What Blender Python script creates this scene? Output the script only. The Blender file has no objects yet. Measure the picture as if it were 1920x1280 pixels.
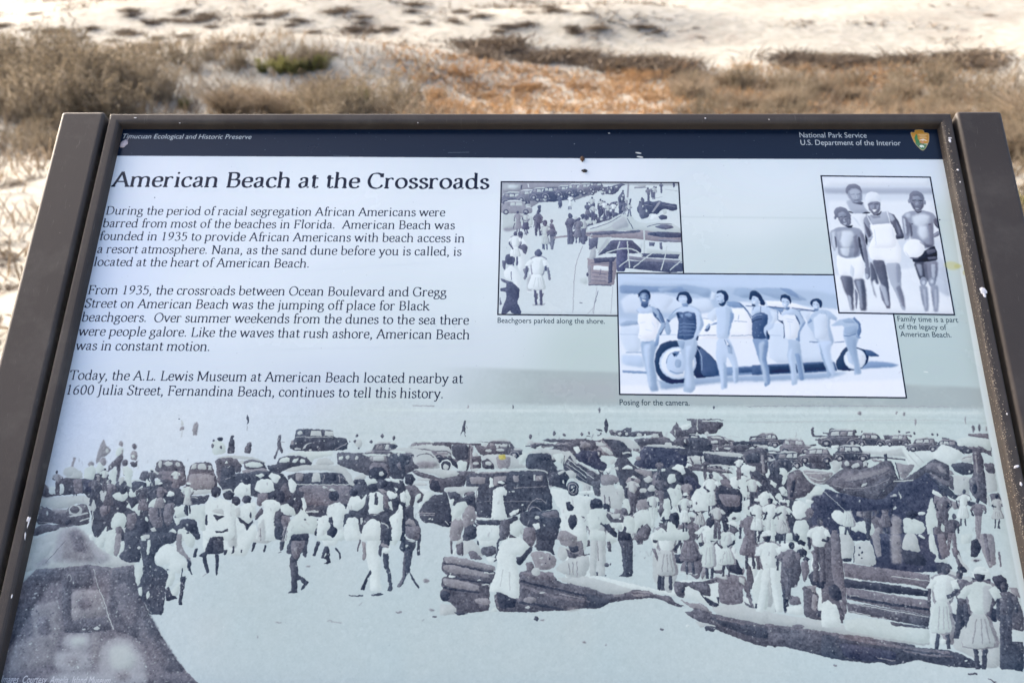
# A tilted wayside exhibit panel in front of a sand dune, built entirely in code.
import bpy, bmesh, math, random
import numpy as np
from mathutils import Vector, Matrix
# ======================= camera, sky, sun, exposure =======================
scene = bpy.context.scene
COL = scene.collection
cam_data = bpy.data.cameras.new('camera')
cam = bpy.data.objects.new('camera', cam_data); COL.objects.link(cam); scene.camera = cam
cam_data.sensor_width = 36.0; cam_data.lens = 37.5; cam_data.clip_start = 0.02; cam_data.clip_end = 800
cam.matrix_world = Matrix(((0.9995134, -0.00607319, 0.0305954, 0.02322587), (0.03091156, 0.32416676, -0.94549479, -1.21058532), (-0.00417585, 0.94598046, 0.32419675, 1.36353808), (0, 0, 0, 1)))
cam_data.dof.use_dof = True; cam_data.dof.focus_distance = 1.09; cam_data.dof.aperture_fstop = 8.3; cam_data.dof.aperture_blades = 7
SUN_EL, SUN_AZ = math.radians(29), math.radians(-54)          # azimuth from +Y towards +X
sdir = Vector((math.sin(SUN_AZ) * math.cos(SUN_EL), math.cos(SUN_AZ) * math.cos(SUN_EL), math.sin(SUN_EL)))
world = bpy.data.worlds.new("World"); scene.world = world; world.use_nodes = True
wn = world.node_tree.nodes; wl = world.node_tree.links
bg = wn['Background']; bg.inputs['Strength'].default_value = 0.15
sky = wn.new('ShaderNodeTexSky'); sky.sky_type = 'NISHITA'; sky.sun_disc = False
sky.sun_elevation = SUN_EL; sky.sun_rotation = SUN_AZ; sky.air_density = 0.75; sky.dust_density = 7.0; sky.ozone_density = 0.3
wl.new(sky.outputs[0], bg.inputs['Color'])
sl = bpy.data.lights.new('sun', 'SUN'); sl.energy = 2.0; sl.angle = math.radians(0.53); sl.color = (1.0, 0.955, 0.89)
sun = bpy.data.objects.new('sun', sl); COL.objects.link(sun); sun.rotation_euler = sdir.to_track_quat('Z', 'Y').to_euler()
scene.view_settings.view_transform = 'Standard'; scene.view_settings.look = 'None'; scene.view_settings.gamma = 1.0
scene.view_settings.use_curve_mapping = False
scene.view_settings.exposure = 1.96

# ======================= helpers =======================
def mesh_obj(name, verts, faces, mat=None, parent=None, smooth=False, uvs=None):
    me = bpy.data.meshes.new(name); me.from_pydata([tuple(v) for v in verts], [], [tuple(f) for f in faces])
    if uvs is not None:
        ul = me.uv_layers.new(name='sheet')
        for l in me.loops: ul.data[l.index].uv = uvs[l.vertex_index]
    if smooth: me.polygons.foreach_set('use_smooth', [True] * len(me.polygons))
    me.update(); o = bpy.data.objects.new(name, me); COL.objects.link(o)
    if mat: me.materials.append(mat)
    if parent: o.parent = parent
    return o
def tag(o, label=None, cat=None, group=None, kind=None):
    if label: o['label'] = label
    if cat: o['category'] = cat
    if group: o['group'] = group
    if kind: o['kind'] = kind
    return o
def mat(name, rough=.6, spec=.5):
    m = bpy.data.materials.new(name); m.use_nodes = True
    p = m.node_tree.nodes['Principled BSDF']; p.inputs['Roughness'].default_value = rough; p.inputs['Specular IOR Level'].default_value = spec
    return m, m.node_tree.nodes, m.node_tree.links, p
def ramp(n, stops):
    r = n.new('ShaderNodeValToRGB'); e = r.color_ramp.elements
    while len(e) < len(stops): e.new(.5)
    for el, (p, c) in zip(e, stops): el.position = p; el.color = (*c, 1)
    return r
def noise(n, l, scale, detail=4, rough=.55, coord=None, dist=0.):
    t = n.new('ShaderNodeTexNoise'); t.inputs['Scale'].default_value = scale; t.inputs['Detail'].default_value = detail; t.inputs['Roughness'].default_value = rough; t.inputs['Distortion'].default_value = dist
    if coord is not None: l.new(coord, t.inputs['Vector'])
    return t

# ======================= the dune =======================
def bump(x, y, cx, cy, rx, ry, h): return h * np.exp(-((x - cx) / rx) ** 2 - ((y - cy) / ry) ** 2)
def ground_z(x, y):
    x = np.asarray(x, float); y = np.asarray(y, float)
    z = .5 * (np.sqrt((y - 13.0 + .12 * x) ** 2 + 6) + (y - 13.0 + .12 * x)) * math.tan(math.radians(8.0))
    z = z + bump(x, y, -3.2, 13.2, 2.2, 1.6, .55) + bump(x, y, -6.2, 11.5, 2.0, 2.0, .3) + bump(x, y, 1.2, 17, 3.5, 1.2, .35) + bump(x, y, -4.5, 19, 4, 2, .5) + bump(x, y, 7, 22, 5, 2.5, .4) + bump(x, y, -2.9, 6.4, 1.2, .9, .06)
    z = z + .05 * np.sin(x * 1.3 + .7 * np.sin(y * .9)) * np.sin(y * 1.1 + 1.3 + .5 * np.sin(x * .8)) + .10 * np.sin(x * .31 + 1.1) * np.sin(y * .27 + .6)
    return z - .08

SHRUBS = '''
A twig -6.49,11.24,0.5 -6.67,11.37,0.51 -4.82,9.64,0.51 -5.94,10.07,0.42 -6.58,11.24,0.45 -4.78,9.58,0.52 -5.58,11.09,0.46 -5.21,9.69,0.54 -5.6,11.42,0.55 -5.39,10.21,0.39 -6.17,11.32,0.65 -5.1,10.17,0.42 -5.03,10.13,0.56 -5.16,10.26,0.45 -5.57,10.41,0.4 -5.51,9.42,0.34 -6.05,9.82,0.42 -5.6,10.27,0.44 -5.31,11.14,0.48 -5.83,9.81,0.41 -5.52,9.57,0.41 -5.14,9.31,0.35 -6.57,10.89,0.59 -5.78,10.93,0.46 -6.09,10.26,0.37 -4.98,9.36,0.55 -4.13,9.58,0.41 -4.51,9.45,0.57 -4.42,9.51,0.54 -4.39,10.56,0.48 -4.85,10.73,0.54 -4.23,10.54,0.44 -5.21,10.57,0.63 -4.82,10.44,0.47 -4.16,10.4,0.48 -5.28,10.79,0.5 -4.61,10.75,0.46 -4.72,10.53,0.67 -4.9,10,0.6 -4.4,9.45,0.5 -6.72,12.31,0.35 -6.93,13.89,0.6 -4.9,11.88,0.32 -7.78,14.54,0.45 -6.21,11.19,0.34 -6.64,11.11,0.44 -4.48,11.95,0.5 -5.22,11.47,0.46 -6.92,14.4,0.44 -4.61,11.4,0.49 -6.09,11.54,0.49 -5.24,11.45,0.42
B twig -4.58,8.17,0.28 -4.23,7.87,0.24 -4.18,7.85,0.33 -4.92,7.87,0.25 -4.35,8.22,0.25 -4.96,8.14,0.33 -4.38,7.9,0.26 -4.94,7.85,0.24 -4.66,8.75,0.38
C tan -2.28,9.8,0.36 -2.35,10.8,0.42 -2.86,9.92,0.42 -2.79,10.4,0.28 -3.31,10.25,0.37 -2.28,10.3,0.29 -2.86,10.09,0.37 -3.27,9.99,0.43 -3.26,10.3,0.35 -2.44,10.67,0.32 -2.63,9.76,0.27
D twig -2.3,9.48,0.5 -1.84,9.67,0.5 -1.61,10.39,0.54 -2.31,10.03,0.52 -1.86,9.12,0.35 -1.46,10.18,0.38 -1.89,9.86,0.45 -1.3,9.26,0.32 -2.07,9.53,0.42 -1.57,9.57,0.34 -2.06,9.09,0.38
E twig -2.92,11.74,0.24 -3.09,11.83,0.22 -2.73,11.98,0.28 -3.67,11.68,0.26 -3.21,11.88,0.2 -2.96,11.95,0.25 -4.06,12.04,0.21 -2.91,12.02,0.28 -3.59,11.8,0.22 -3.22,12,0.23 -2.71,12.09,0.25 -3.7,11.91,0.19 -4.14,11.66,0.27 -2.88,11.81,0.28
F green -3.33,11.64,0.19 -2.96,11.65,0.21 -2.66,11.88,0.2 -2.88,11.69,0.2 -2.77,11.81,0.22 -3.11,11.67,0.22
G low 1.14,14.81,0.23 -0.06,14.95,0.34 1.72,14.39,0.25 1.48,14.62,0.25 -1.1,15.44,0.28 1.09,14.6,0.24 1.84,14.08,0.21 -0.86,14.34,0.33 1.76,14.17,0.23 -0.83,15.35,0.23 1.75,13.9,0.29 -0.65,15.35,0.24 1.87,14.46,0.3 1.06,14.67,0.33 -0.27,15.06,0.22 -0.83,15.53,0.25 -0.74,15.49,0.35 -0.18,14.67,0.29 1.21,14.5,0.33 1.63,14.16,0.26 1.09,14.51,0.27 0.51,15.17,0.32 0.45,15.23,0.22 1.66,14.54,0.25 1.05,14.42,0.24 0.13,15.09,0.2 1.68,14.7,0.33 -0.64,15.4,0.33 1.51,14.66,0.27 0.42,14.78,0.22
H twig 4.14,9.13,0.27 4.63,9.52,0.23 4.48,9.8,0.27 1.87,10.58,0.32 2.68,10.71,0.33 4.52,12.91,0.35 2.3,9.79,0.27 2.44,9.56,0.26 2.63,9.88,0.31 4.59,9.67,0.28 4.29,10.84,0.28 5.65,11.36,0.22 4.51,11.32,0.3 4.34,12.34,0.25 1.65,10.04,0.31 4.87,12.6,0.41 4.87,11.04,0.2 4.76,10.57,0.29 1.47,10.19,0.18 3.89,12.67,0.28 4.76,10.12,0.32 2.86,11.69,0.3 1.67,11.28,0.35 4.05,9.58,0.22 3.93,9.89,0.29 3.68,12.58,0.22 4.5,9.5,0.22 4.79,11.61,0.32 5.19,11.72,0.32 2.57,11.15,0.2 2.79,12.08,0.37 1.9,10.14,0.19 5.88,11.91,0.23 2.08,9.49,0.26 5.12,11.01,0.22 3,11.5,0.37 2.38,12.24,0.36 1.72,9.41,0.2 3.73,10.74,0.34 1.64,9.83,0.19 5.03,12.81,0.37 2.48,12.43,0.22 3.03,11.97,0.38 4.28,11.99,0.39 2.43,12.39,0.38 5.09,10.37,0.35 1.55,9.66,0.27 3.76,9.61,0.19 2.62,12.73,0.3 3.83,11.35,0.26 4.05,9.66,0.29 1.87,12.79,0.25
H tan 2.4,10.62,0.23 4.25,11.64,0.28 3.73,9.13,0.21 2.48,9.09,0.21 1.69,11.71,0.34 3.83,9.17,0.25 1.69,11.24,0.31 3.39,12.2,0.29 3.55,11.62,0.29 2.29,12.51,0.35 4.54,11.19,0.24 2.65,10.75,0.33 2.9,8.96,0.24 2.14,10.44,0.28 3.64,10.02,0.2 2.97,9.81,0.21
I rust -1.5,12.14,0.14 0.41,12.6,0.19 -0.88,12.12,0.19 0.77,9.62,0.18 -0.46,12.34,0.17 0.94,12.36,0.22 -0.73,11.79,0.12 2.36,11.11,0.21 -0.89,10.6,0.16 -1.21,9.81,0.18 -1.04,9.27,0.16 1.14,11.22,0.13 -1.36,11.47,0.2 -0.67,11.81,0.14 1.33,9.54,0.17 -0.31,12.12,0.11 0.73,9.97,0.18 -1.3,11.62,0.11 0.3,9.78,0.12 1.92,9.46,0.17 -0.59,9.57,0.18 3.44,13.71,0.12 -0.28,11.76,0.15 -1.15,10.93,0.17 1.27,11.4,0.16 1.84,14.06,0.18 -1.09,12.67,0.21 -0.14,12.41,0.14 1.27,13.93,0.21 -1.07,9.2,0.1 1.86,11.18,0.15 -0.23,12.34,0.2 0.79,11.42,0.13 1.46,13.67,0.19 1.34,11.19,0.17 1.15,13.49,0.25 1.4,10.38,0.19 0.49,12.52,0.15 -0.18,12.54,0.15 -0.67,11.77,0.14 0.08,10.96,0.13 2.12,10.18,0.13 2.52,13.35,0.13 3.41,13.64,0.12 2.78,13.92,0.21 1.06,13.28,0.15 2.98,12.25,0.14 0.39,10.51,0.13
J low 3.43,13.93,0.18 3.48,14.38,0.29 3.89,13.91,0.23 4.69,14.2,0.22 4.34,14.38,0.22 4.35,14.01,0.23 4.62,14.13,0.26 3.92,14.31,0.22 3.68,14.34,0.21 5.1,14.25,0.32 5.63,13.8,0.24 5.54,13.81,0.25 6.02,14.4,0.37 5.72,13.69,0.34 5.72,14.19,0.32 5.85,14.04,0.3 5.98,14.27,0.25
K low -3.05,16.36,0.13 0.3,16.82,0.1 -0.71,16.19,0.11 -1.05,16.94,0.15 -2.59,16.36,0.09 0.43,16.2,0.12 0.66,16.68,0.1 -1.42,17.39,0.15 -0.27,16.4,0.16 0.81,16.14,0.15 1.61,16.2,0.11 -0.56,16.34,0.14 1.46,16.19,0.13 -1.93,16.69,0.1 0.16,16.97,0.09 1.74,16.08,0.11 -3.02,16.46,0.15 -2.43,16.44,0.15 -0.23,16.95,0.09 -3,16.98,0.15 0.12,16.9,0.15 -2.97,16.74,0.1 -3.36,17.28,0.15 -2.24,17.79,0.13 -1.43,16.71,0.13 0.47,16.05,0.11 0.1,17.17,0.11 -2.74,16.38,0.11 0.49,16.08,0.11 -2.26,17.35,0.13 -7.11,17.79,0.17 -4.07,12.45,0.12 -3.7,12.45,0.11 -6.06,15.4,0.15 -8.95,18.15,0.12 -5.01,12.86,0.11 -4.09,16.62,0.13 -7.35,16.24,0.12 -9.12,17.2,0.15 -3.98,16.79,0.16 -4.44,17.12,0.15 -2.78,12.31,0.11 -6.68,16.57,0.14 -5.64,17.34,0.17 -6.16,17.67,0.12 -8.53,16.83,0.11 -6.09,17.22,0.16 -4.68,17.1,0.16 -5.77,17.17,0.17 -9.13,17.2,0.15 -8,16.69,0.17 -6.73,15.99,0.11 -2.62,12.37,0.08 -4.62,16.73,0.1 -7.4,15.88,0.13 -6.19,17.55,0.11 -6.86,16.68,0.16 -6.54,17.15,0.17 -3.9,12.64,0.12 -6.37,17.28,0.11 -4.07,12.72,0.13 -3.68,16.32,0.12 -3.58,17.2,0.12 -5.71,16.26,0.14 -8.01,16.65,0.11 -7.03,17.51,0.13 -5.4,16.75,0.11 -6.08,16.1,0.11 -7.44,16.85,0.15 -8.49,16.19,0.1 7.21,17.24,0.08 2.34,16.28,0.06 6.08,15.72,0.06 2.39,15.92,0.06 4.23,16.72,0.07
L twig 3.59,6.68,0.26 2.48,4.15,0.26 2.61,4.32,0.23 2.68,4.7,0.2 4.24,8.04,0.41 2.76,4.79,0.19 2.73,4.62,0.19 3.84,7.2,0.4 4.99,9.53,0.42 2.49,4.17,0.28 3.94,8.03,0.36 2.82,4.75,0.26 2.8,4.64,0.3 3.87,7.31,0.4
L tan 2.88,4.94,0.23 3.61,7.22,0.31 4.49,9.01,0.44 3.9,7.57,0.31 4.45,8.71,0.47
M low -3.61,5.93,0.06 -3.61,6,0.08 -3.55,5.91,0.06 -3.53,6.11,0.07 -2.99,4.59,0.07 -2.72,4.05,0.06 -2.44,3.6,0.05 -2.48,3.62,0.07
N green -1.94,9.83,0.33 -1.97,9.96,0.32
O green -3.83,10.18,0.15
P green 2.72,4.77,0.2 2.72,4.68,0.18'''
def make_sand():
    m, n, l, p = mat('sand', .95, .15)
    tc = n.new('ShaderNodeTexCoord').outputs['Object']
    a = noise(n, l, .9, 6, .62, tc, .6); b = noise(n, l, 5.5, 6, .65, tc); c = noise(n, l, 60, 3, .6, tc)
    base = ramp(n, [(.28, (.215, .20, .165)), (.52, (.30, .285, .245)), (.75, (.365, .35, .31))]); l.new(b.outputs[0], base.inputs[0])
    # leaf litter lies in ragged drifts
    lit = ramp(n, [(.52, (0, 0, 0)), (.66, (1, 1, 1))]); l.new(a.outputs[0], lit.inputs[0])
    lit2 = ramp(n, [(.44, (0, 0, 0)), (.58, (1, 1, 1))]); l.new(b.outputs[0], lit2.inputs[0])
    mu = n.new('ShaderNodeMath'); mu.operation = 'MULTIPLY'; l.new(lit.outputs[0], mu.inputs[0]); l.new(lit2.outputs[0], mu.inputs[1])
    m2 = n.new('ShaderNodeMath'); m2.operation = 'MULTIPLY'; m2.inputs[1].default_value = .62; l.new(mu.outputs[0], m2.inputs[0])
    mx = n.new('ShaderNodeMix'); mx.data_type = 'RGBA'; l.new(m2.outputs[0], mx.inputs[0]); l.new(base.outputs[0], mx.inputs[6]); mx.inputs[7].default_value = (.15, .115, .09, 1)
    l.new(mx.outputs[2], p.inputs['Base Color'])
    bp = n.new('ShaderNodeBump'); bp.inputs['Strength'].default_value = .7; bp.inputs['Distance'].default_value = .05
    ad = n.new('ShaderNodeMath'); ad.operation = 'MULTIPLY_ADD'; ad.inputs[1].default_value = .15; l.new(c.outputs[0], ad.inputs[0]); l.new(b.outputs[0], ad.inputs[2])
    l.new(ad.outputs[0], bp.inputs['Height']); l.new(bp.outputs[0], p.inputs['Normal'])
    return m
def grid_sheet(name, xs, ys, zf, m):
    X, Y = np.meshgrid(xs, ys); Z = zf(X, Y)
    V = np.c_[X.ravel(), Y.ravel(), Z.ravel()]; w = len(xs)
    i = np.arange(len(ys) - 1)[:, None] * w + np.arange(w - 1)[None]; i = i.ravel()
    return mesh_obj(name, V, np.c_[i, i + 1, i + w + 1, i + w], m, smooth=True)
xs = np.concatenate([np.linspace(-160, -16, 40)[:-1], np.linspace(-16, 16, 220), np.linspace(16, 160, 40)[1:]])
ys = np.concatenate([np.linspace(-40, -4, 20)[:-1], np.linspace(-4, 30, 240), np.linspace(30, 150, 60)[1:]])
tag(grid_sheet('dune', xs, ys, ground_z, make_sand()), kind='structure')

def blade_mat(name, stops, trans=.35):
    m, n, l, p = mat(name, .75, .2)
    g = n.new('ShaderNodeNewGeometry'); oi = n.new('ShaderNodeObjectInfo')
    mixr = n.new('ShaderNodeMath'); mixr.operation = 'MULTIPLY_ADD'; mixr.inputs[1].default_value = .58
    sc = n.new('ShaderNodeMath'); sc.operation = 'MULTIPLY'; sc.inputs[1].default_value = .42
    l.new(oi.outputs['Random'], sc.inputs[0]); l.new(g.outputs['Random Per Island'], mixr.inputs[0]); l.new(sc.outputs[0], mixr.inputs[2])
    r = ramp(n, stops); l.new(mixr.outputs[0], r.inputs[0]); l.new(r.outputs[0], p.inputs['Base Color'])
    t = n.new('ShaderNodeBsdfTranslucent'); l.new(r.outputs[0], t.inputs[0])
    ms = n.new('ShaderNodeMixShader'); ms.inputs[0].default_value = trans
    l.new(p.outputs[0], ms.inputs[1]); l.new(t.outputs[0], ms.inputs[2]); l.new(ms.outputs[0], n['Material Output'].inputs[0])
    return m
LEAF = {
 'twig': blade_mat('dry_twigs', [(0, (.05, .04, .028)), (.35, (.125, .10, .068)), (.7, (.23, .187, .13)), (1, (.40, .335, .25))]),
 'tan': blade_mat('dry_grass', [(0, (.07, .053, .036)), (.4, (.17, .13, .088)), (.75, (.28, .22, .155)), (1, (.42, .345, .26))]),
 'low': blade_mat('tussock', [(0, (.06, .045, .035)), (.5, (.12, .09, .065)), (1, (.22, .17, .12))], .2),
 'green': blade_mat('green_leaves', [(0, (.07, .075, .03)), (.5, (.16, .16, .055)), (1, (.30, .28, .09))]),
 'rust': blade_mat('rusty_growth', [(0, (.12, .07, .035)), (.4, (.27, .15, .07)), (.75, (.34, .225, .12)), (1, (.42, .33, .22))]),
}
def shrub_mesh(kind, seed):
    """one plant about 1 m tall: stems that fork into twigs and small leaves, every piece a thin face of its own"""
    r = random.Random(seed); V = []; F = []
    def strip(p, q, w0, w1):
        p, q = Vector(p), Vector(q); d = (q - p).normalized()
        s = d.cross(Vector((r.gauss(0, 1), r.gauss(0, 1), r.gauss(0, 1)))).normalized(); i = len(V)
        V.extend([p - s * w0, p + s * w0, q + s * w1, q - s * w1]); F.append((i, i + 1, i + 2, i + 3))
    def leaf(p, s):
        a = Vector((r.gauss(0, 1), r.gauss(0, 1), r.gauss(0, 1))).normalized(); b = a.cross(Vector((r.gauss(0, 1), r.gauss(0, 1), r.gauss(0, 1)))).normalized(); i = len(V)
        p = Vector(p); V.extend([p - a * s, p + b * s * .45, p + a * s, p - b * s * .45]); F.append((i, i + 1, i + 2, i + 3))
    if kind in ('twig', 'green', 'rust'):
        ns = 26 if kind != 'rust' else 30; spread = {'twig': .55, 'green': .5, 'rust': 1.5}[kind]
        for _ in range(ns):
            a = r.uniform(0, 6.283); rr = r.uniform(0, .22) * (3.0 if kind == 'rust' else 1.3); p = Vector((math.cos(a) * rr, math.sin(a) * rr, -.05))
            d = Vector((math.cos(a) * spread * r.uniform(.1, 1), math.sin(a) * spread * r.uniform(.1, 1), 1)).normalized(); L = r.uniform(.5, 1.05) * (1 if kind != 'rust' else .8)
            for k in range(5):
                q = p + d * L / 5; strip(p, q, .010 - .0015 * k, .0085 - .0015 * k)
                for _ in range(3 if kind == 'twig' else 4):
                    e = (d + Vector((r.gauss(0, .7), r.gauss(0, .7), r.gauss(.1, .5)))).normalized(); b = p.lerp(q, r.random()); t = b + e * r.uniform(.08, .26); strip(b, t, .005, .002)
                    for _ in range({'twig': 3, 'green': 6, 'rust': 5}[kind]): leaf(b.lerp(t, r.uniform(.3, 1.05)) + Vector((r.gauss(0, .012), r.gauss(0, .012), r.gauss(0, .012))), r.uniform(.012, .03) * (1.5 if kind == 'green' else 1))
                p = q; d = (d + Vector((r.gauss(0, .18), r.gauss(0, .18), r.gauss(0, .1)))).normalized()
    else:
        n, sp = (420, .55) if kind == 'tan' else (330, 1.6)
        for _ in range(n):
            a = r.uniform(0, 6.283); rr = abs(r.gauss(0, .16)) * (1 if kind == 'tan' else 3.2); p = Vector((math.cos(a) * rr, math.sin(a) * rr, -.05)); L = r.uniform(.45, 1.1) * (1 if kind == 'tan' else .8)
            b = r.uniform(0, 6.283); d = Vector((math.cos(b) * sp * r.random(), math.sin(b) * sp * r.random(), 1)).normalized(); w = r.uniform(.006, .013) * (1 if kind == 'tan' else 2.5)
            for k in range(3):
                q = p + d * L / 3; strip(p, q, w * (1 - k * .28), w * (.74 - k * .3) + .001); p = q; d = (d + Vector((math.cos(b) * .28, math.sin(b) * .28, -.22))).normalized()
    me = bpy.data.meshes.new(kind); me.from_pydata([tuple(v) for v in V], [], F); me.materials.append(LEAF[kind]); me.update()
    return me
NAMES = dict(twig='dry_shrub', tan='dry_grass_clump', low='dune_tussock', green='green_shrub', rust='rusty_shrub')
ZONES = {
 'A': ('dry brown twiggy shrub in the dense thicket above the sign\'s left post', 'dry shrubs of the left thicket'),
 'B': ('low dry shrub on the sand just left of the sign\'s left post top', 'dry shrubs left of the left post'),
 'C': ('tan dry grass clump on the pale sand mound above the title', 'grass clumps on the sand mound'),
 'D': ('brown dry shrub at the foot of the sand mound above the sign\'s top rail', 'dry shrubs at the foot of the mound'),
 'E': ('small grey brown shrub along the crest of the sand mound', 'shrubs on the crest of the mound'),
 'F': ('small yellow green shrub on the crest of the sand mound', 'green shrubs on the crest of the mound'),
 'G': ('dark brown shrub in the hedge-like line across the dune foot', 'shrubs in a line across the dune foot'),
 'H': {'twig': ('brown twiggy shrub in the wide thicket above the sign\'s right half', 'twiggy shrubs of the right thicket'), 'tan': ('tan grass clump among the thicket above the sign\'s right half', 'grass clumps of the right thicket')},
 'I': ('low rusty orange shrub in the orange patch above the middle of the sign', 'rusty shrubs of the orange patch'),
 'J': ('dark bushy tussock standing on the bright sand at upper right', 'dark tussocks on the bright sand'),
 'K': ('small dark tussock scattered across the white dune slope', 'small tussocks on the dune slope'),
 'L': {'twig': ('dry brown shrub on the sand right of the sign\'s right post', 'dry shrubs right of the right post'), 'tan': ('tan grass clump right of the sign\'s right post', 'grass clumps right of the right post')},
 'M': ('tiny dark tuft on the open sand left of the sign', 'tufts on the sand left of the sign'),
 'N': ('dark green leafy shrub at the foot of the mound among brown shrubs', 'green shrubs at the foot of the mound'),
 'O': ('single bright yellow green plant above the sign\'s top left corner', None),
 'P': ('yellow green shrub behind the sign\'s right post', 'green shrubs behind the right post'),
}
meshes = {k: [shrub_mesh(k, 10 + i) for i in range(4)] for k in NAMES}
rs = random.Random(8)
def plant(zone, kind, x, y, h, i):
    o = bpy.data.objects.new(NAMES[kind], meshes[kind][i % 4]); COL.objects.link(o)
    wide = {'low': 1.5, 'rust': 1.5, 'twig': 1.15, 'tan': 1.3, 'green': 1.0}[kind]
    o.location = (x, y, float(ground_z(x, y)) - .02); o.rotation_euler = (rs.gauss(0, .08), rs.gauss(0, .08), rs.uniform(0, 6.283))
    s = h * rs.uniform(.9, 1.15); o.scale = (s * wide * rs.uniform(.85, 1.2), s * wide * rs.uniform(.85, 1.2), s)
    z = ZONES[zone]; lab, grp = z[kind] if isinstance(z, dict) else z
    tag(o, lab, {'twig': 'shrub', 'tan': 'grass clump', 'low': 'tussock', 'green': 'shrub', 'rust': 'shrub'}[kind], grp)
i = 0
for line in SHRUBS.strip().split('\n'):
    zone, kind, *pts = line.split()
    for q in pts:
        x, y, h = map(float, q.split(',')); plant(zone, kind, x, y, h, i); i += 1
# uncountable cover: dead grass, rusty creepers and litter lying on the sand
def scatter(name, spots, m, lmin, lmax, w, lean, seed):
    r = np.random.default_rng(seed); n = len(spots)
    P = np.c_[spots, ground_z(spots[:, 0], spots[:, 1]) + .005]
    a = r.uniform(0, 6.283, n); L = r.uniform(lmin, lmax, n); c = np.cos(a), np.sin(a)
    up = np.abs(r.normal(lean, .25, n)); D = np.c_[c[0], c[1], up]; D /= np.linalg.norm(D, axis=1)[:, None]
    S = np.c_[-c[1], c[0], r.normal(0, .3, n)] * (w * r.uniform(.5, 1.4, n))[:, None]
    Q = P + D * L[:, None]
    V = np.stack([P - S, P + S, Q + S * .4, Q - S * .4], 1).reshape(-1, 3); F = np.arange(4 * n).reshape(-1, 4)
    return tag(mesh_obj(name, V, F, m), kind='stuff')
def spots(n, x0, x1, y0, y1, seed, fn=None, cl=.35):
    r = np.random.default_rng(seed); k = max(n // 26, 1)
    cx = r.uniform(x0, x1, k); cy = r.uniform(y0, y1, k); j = r.integers(0, k, n)
    x = cx[j] + r.normal(0, cl, n); y = cy[j] + r.normal(0, cl * .6, n)
    if fn is not None:
        q = fn(x, y); x, y = x[q], y[q]
    return np.c_[x, y]
A = np.vstack([spots(9000, -7.5, -3.2, 7.5, 13, 1), spots(1600, -3.5, -.8, 8.5, 13, 2), spots(13000, 1.8, 9, 8.0, 13.5, 3), spots(2500, 2.6, 4.5, 4, 9, 4), spots(1500, -5, -2.4, 3, 8, 5, None, .15)])
tag(scatter('dry_grass', A, LEAF['tan'], .05, .22, .006, .9, 6), 'thin dry grass matted over the sand between the shrubs', 'grass')
B = spots(11000, -1.8, 5.4, 9.0, 14.0, 7, lambda x, y: (y > 9 + .15 * np.abs(x - 1)) & (y < 14.2))
tag(scatter('creeping_cover', B, LEAF['rust'], .04, .14, .012, .5, 8), 'rusty orange creeping cover matted over the sand behind the sign', 'ground cover')
Cc = np.vstack([spots(4500, -10, 2, 13, 24, 9, None, .22), spots(700, 0, 12, 14, 24, 10, None, .22), spots(900, -4.5, -1.5, 2.5, 8, 11, None, .12)])
tag(scatter('plant_litter', Cc, LEAF['low'], .05, .2, .012, .25, 12), 'dark dead plant litter drifted over the pale dune sand', 'litter')

# ---------- print shop: draws the sign's printed sheet into one picture, in sheet coordinates ----------
HI = np.array([[6.52011508e-04, 1.08113393e-05, -6.44760853e-01], [0, -8.03949808e-04, 1.95359803e-01], [1.66469443e-05, 2.95014648e-04, 1.0]])
CW, CH = 3072, 2040
U0, V0, PPM = -0.470, 0.004, 3072 / 0.94
def trace(P):
    """tracing-sheet points -> metres on the panel plane (u right, v up from the top edge of the opening)"""
    P = np.asarray(P, float).reshape(-1, 2)
    q = np.c_[P, np.ones(len(P))] @ HI.T
    return q[:, :2] / q[:, 2:]
def canv(P):
    q = trace(P)
    return np.c_[(q[:, 0] - U0) * PPM, (V0 - q[:, 1]) * PPM]
def smooth(P, n=1):
    for _ in range(n):
        Q = np.roll(P, -1, 0)
        P = np.stack([.86 * P + .14 * Q, .14 * P + .86 * Q], 1).reshape(-1, 2)
    return P
def boxblur(a, r):
    r = int(round(r))
    if r < 1: return a
    for ax in (0, 1):
        for _ in range(2):
            p = [(0, 0)] * a.ndim; p[ax] = (r + 1, r)
            c = np.cumsum(np.pad(a, p, mode='edge'), axis=ax, dtype=np.float64)
            n = a.shape[ax]
            hi = np.take(c, np.arange(2 * r + 1, 2 * r + 1 + n), axis=ax); lo = np.take(c, np.arange(0, n), axis=ax)
            a = ((hi - lo) / (2 * r + 1)).astype(np.float32)
    return a
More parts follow.
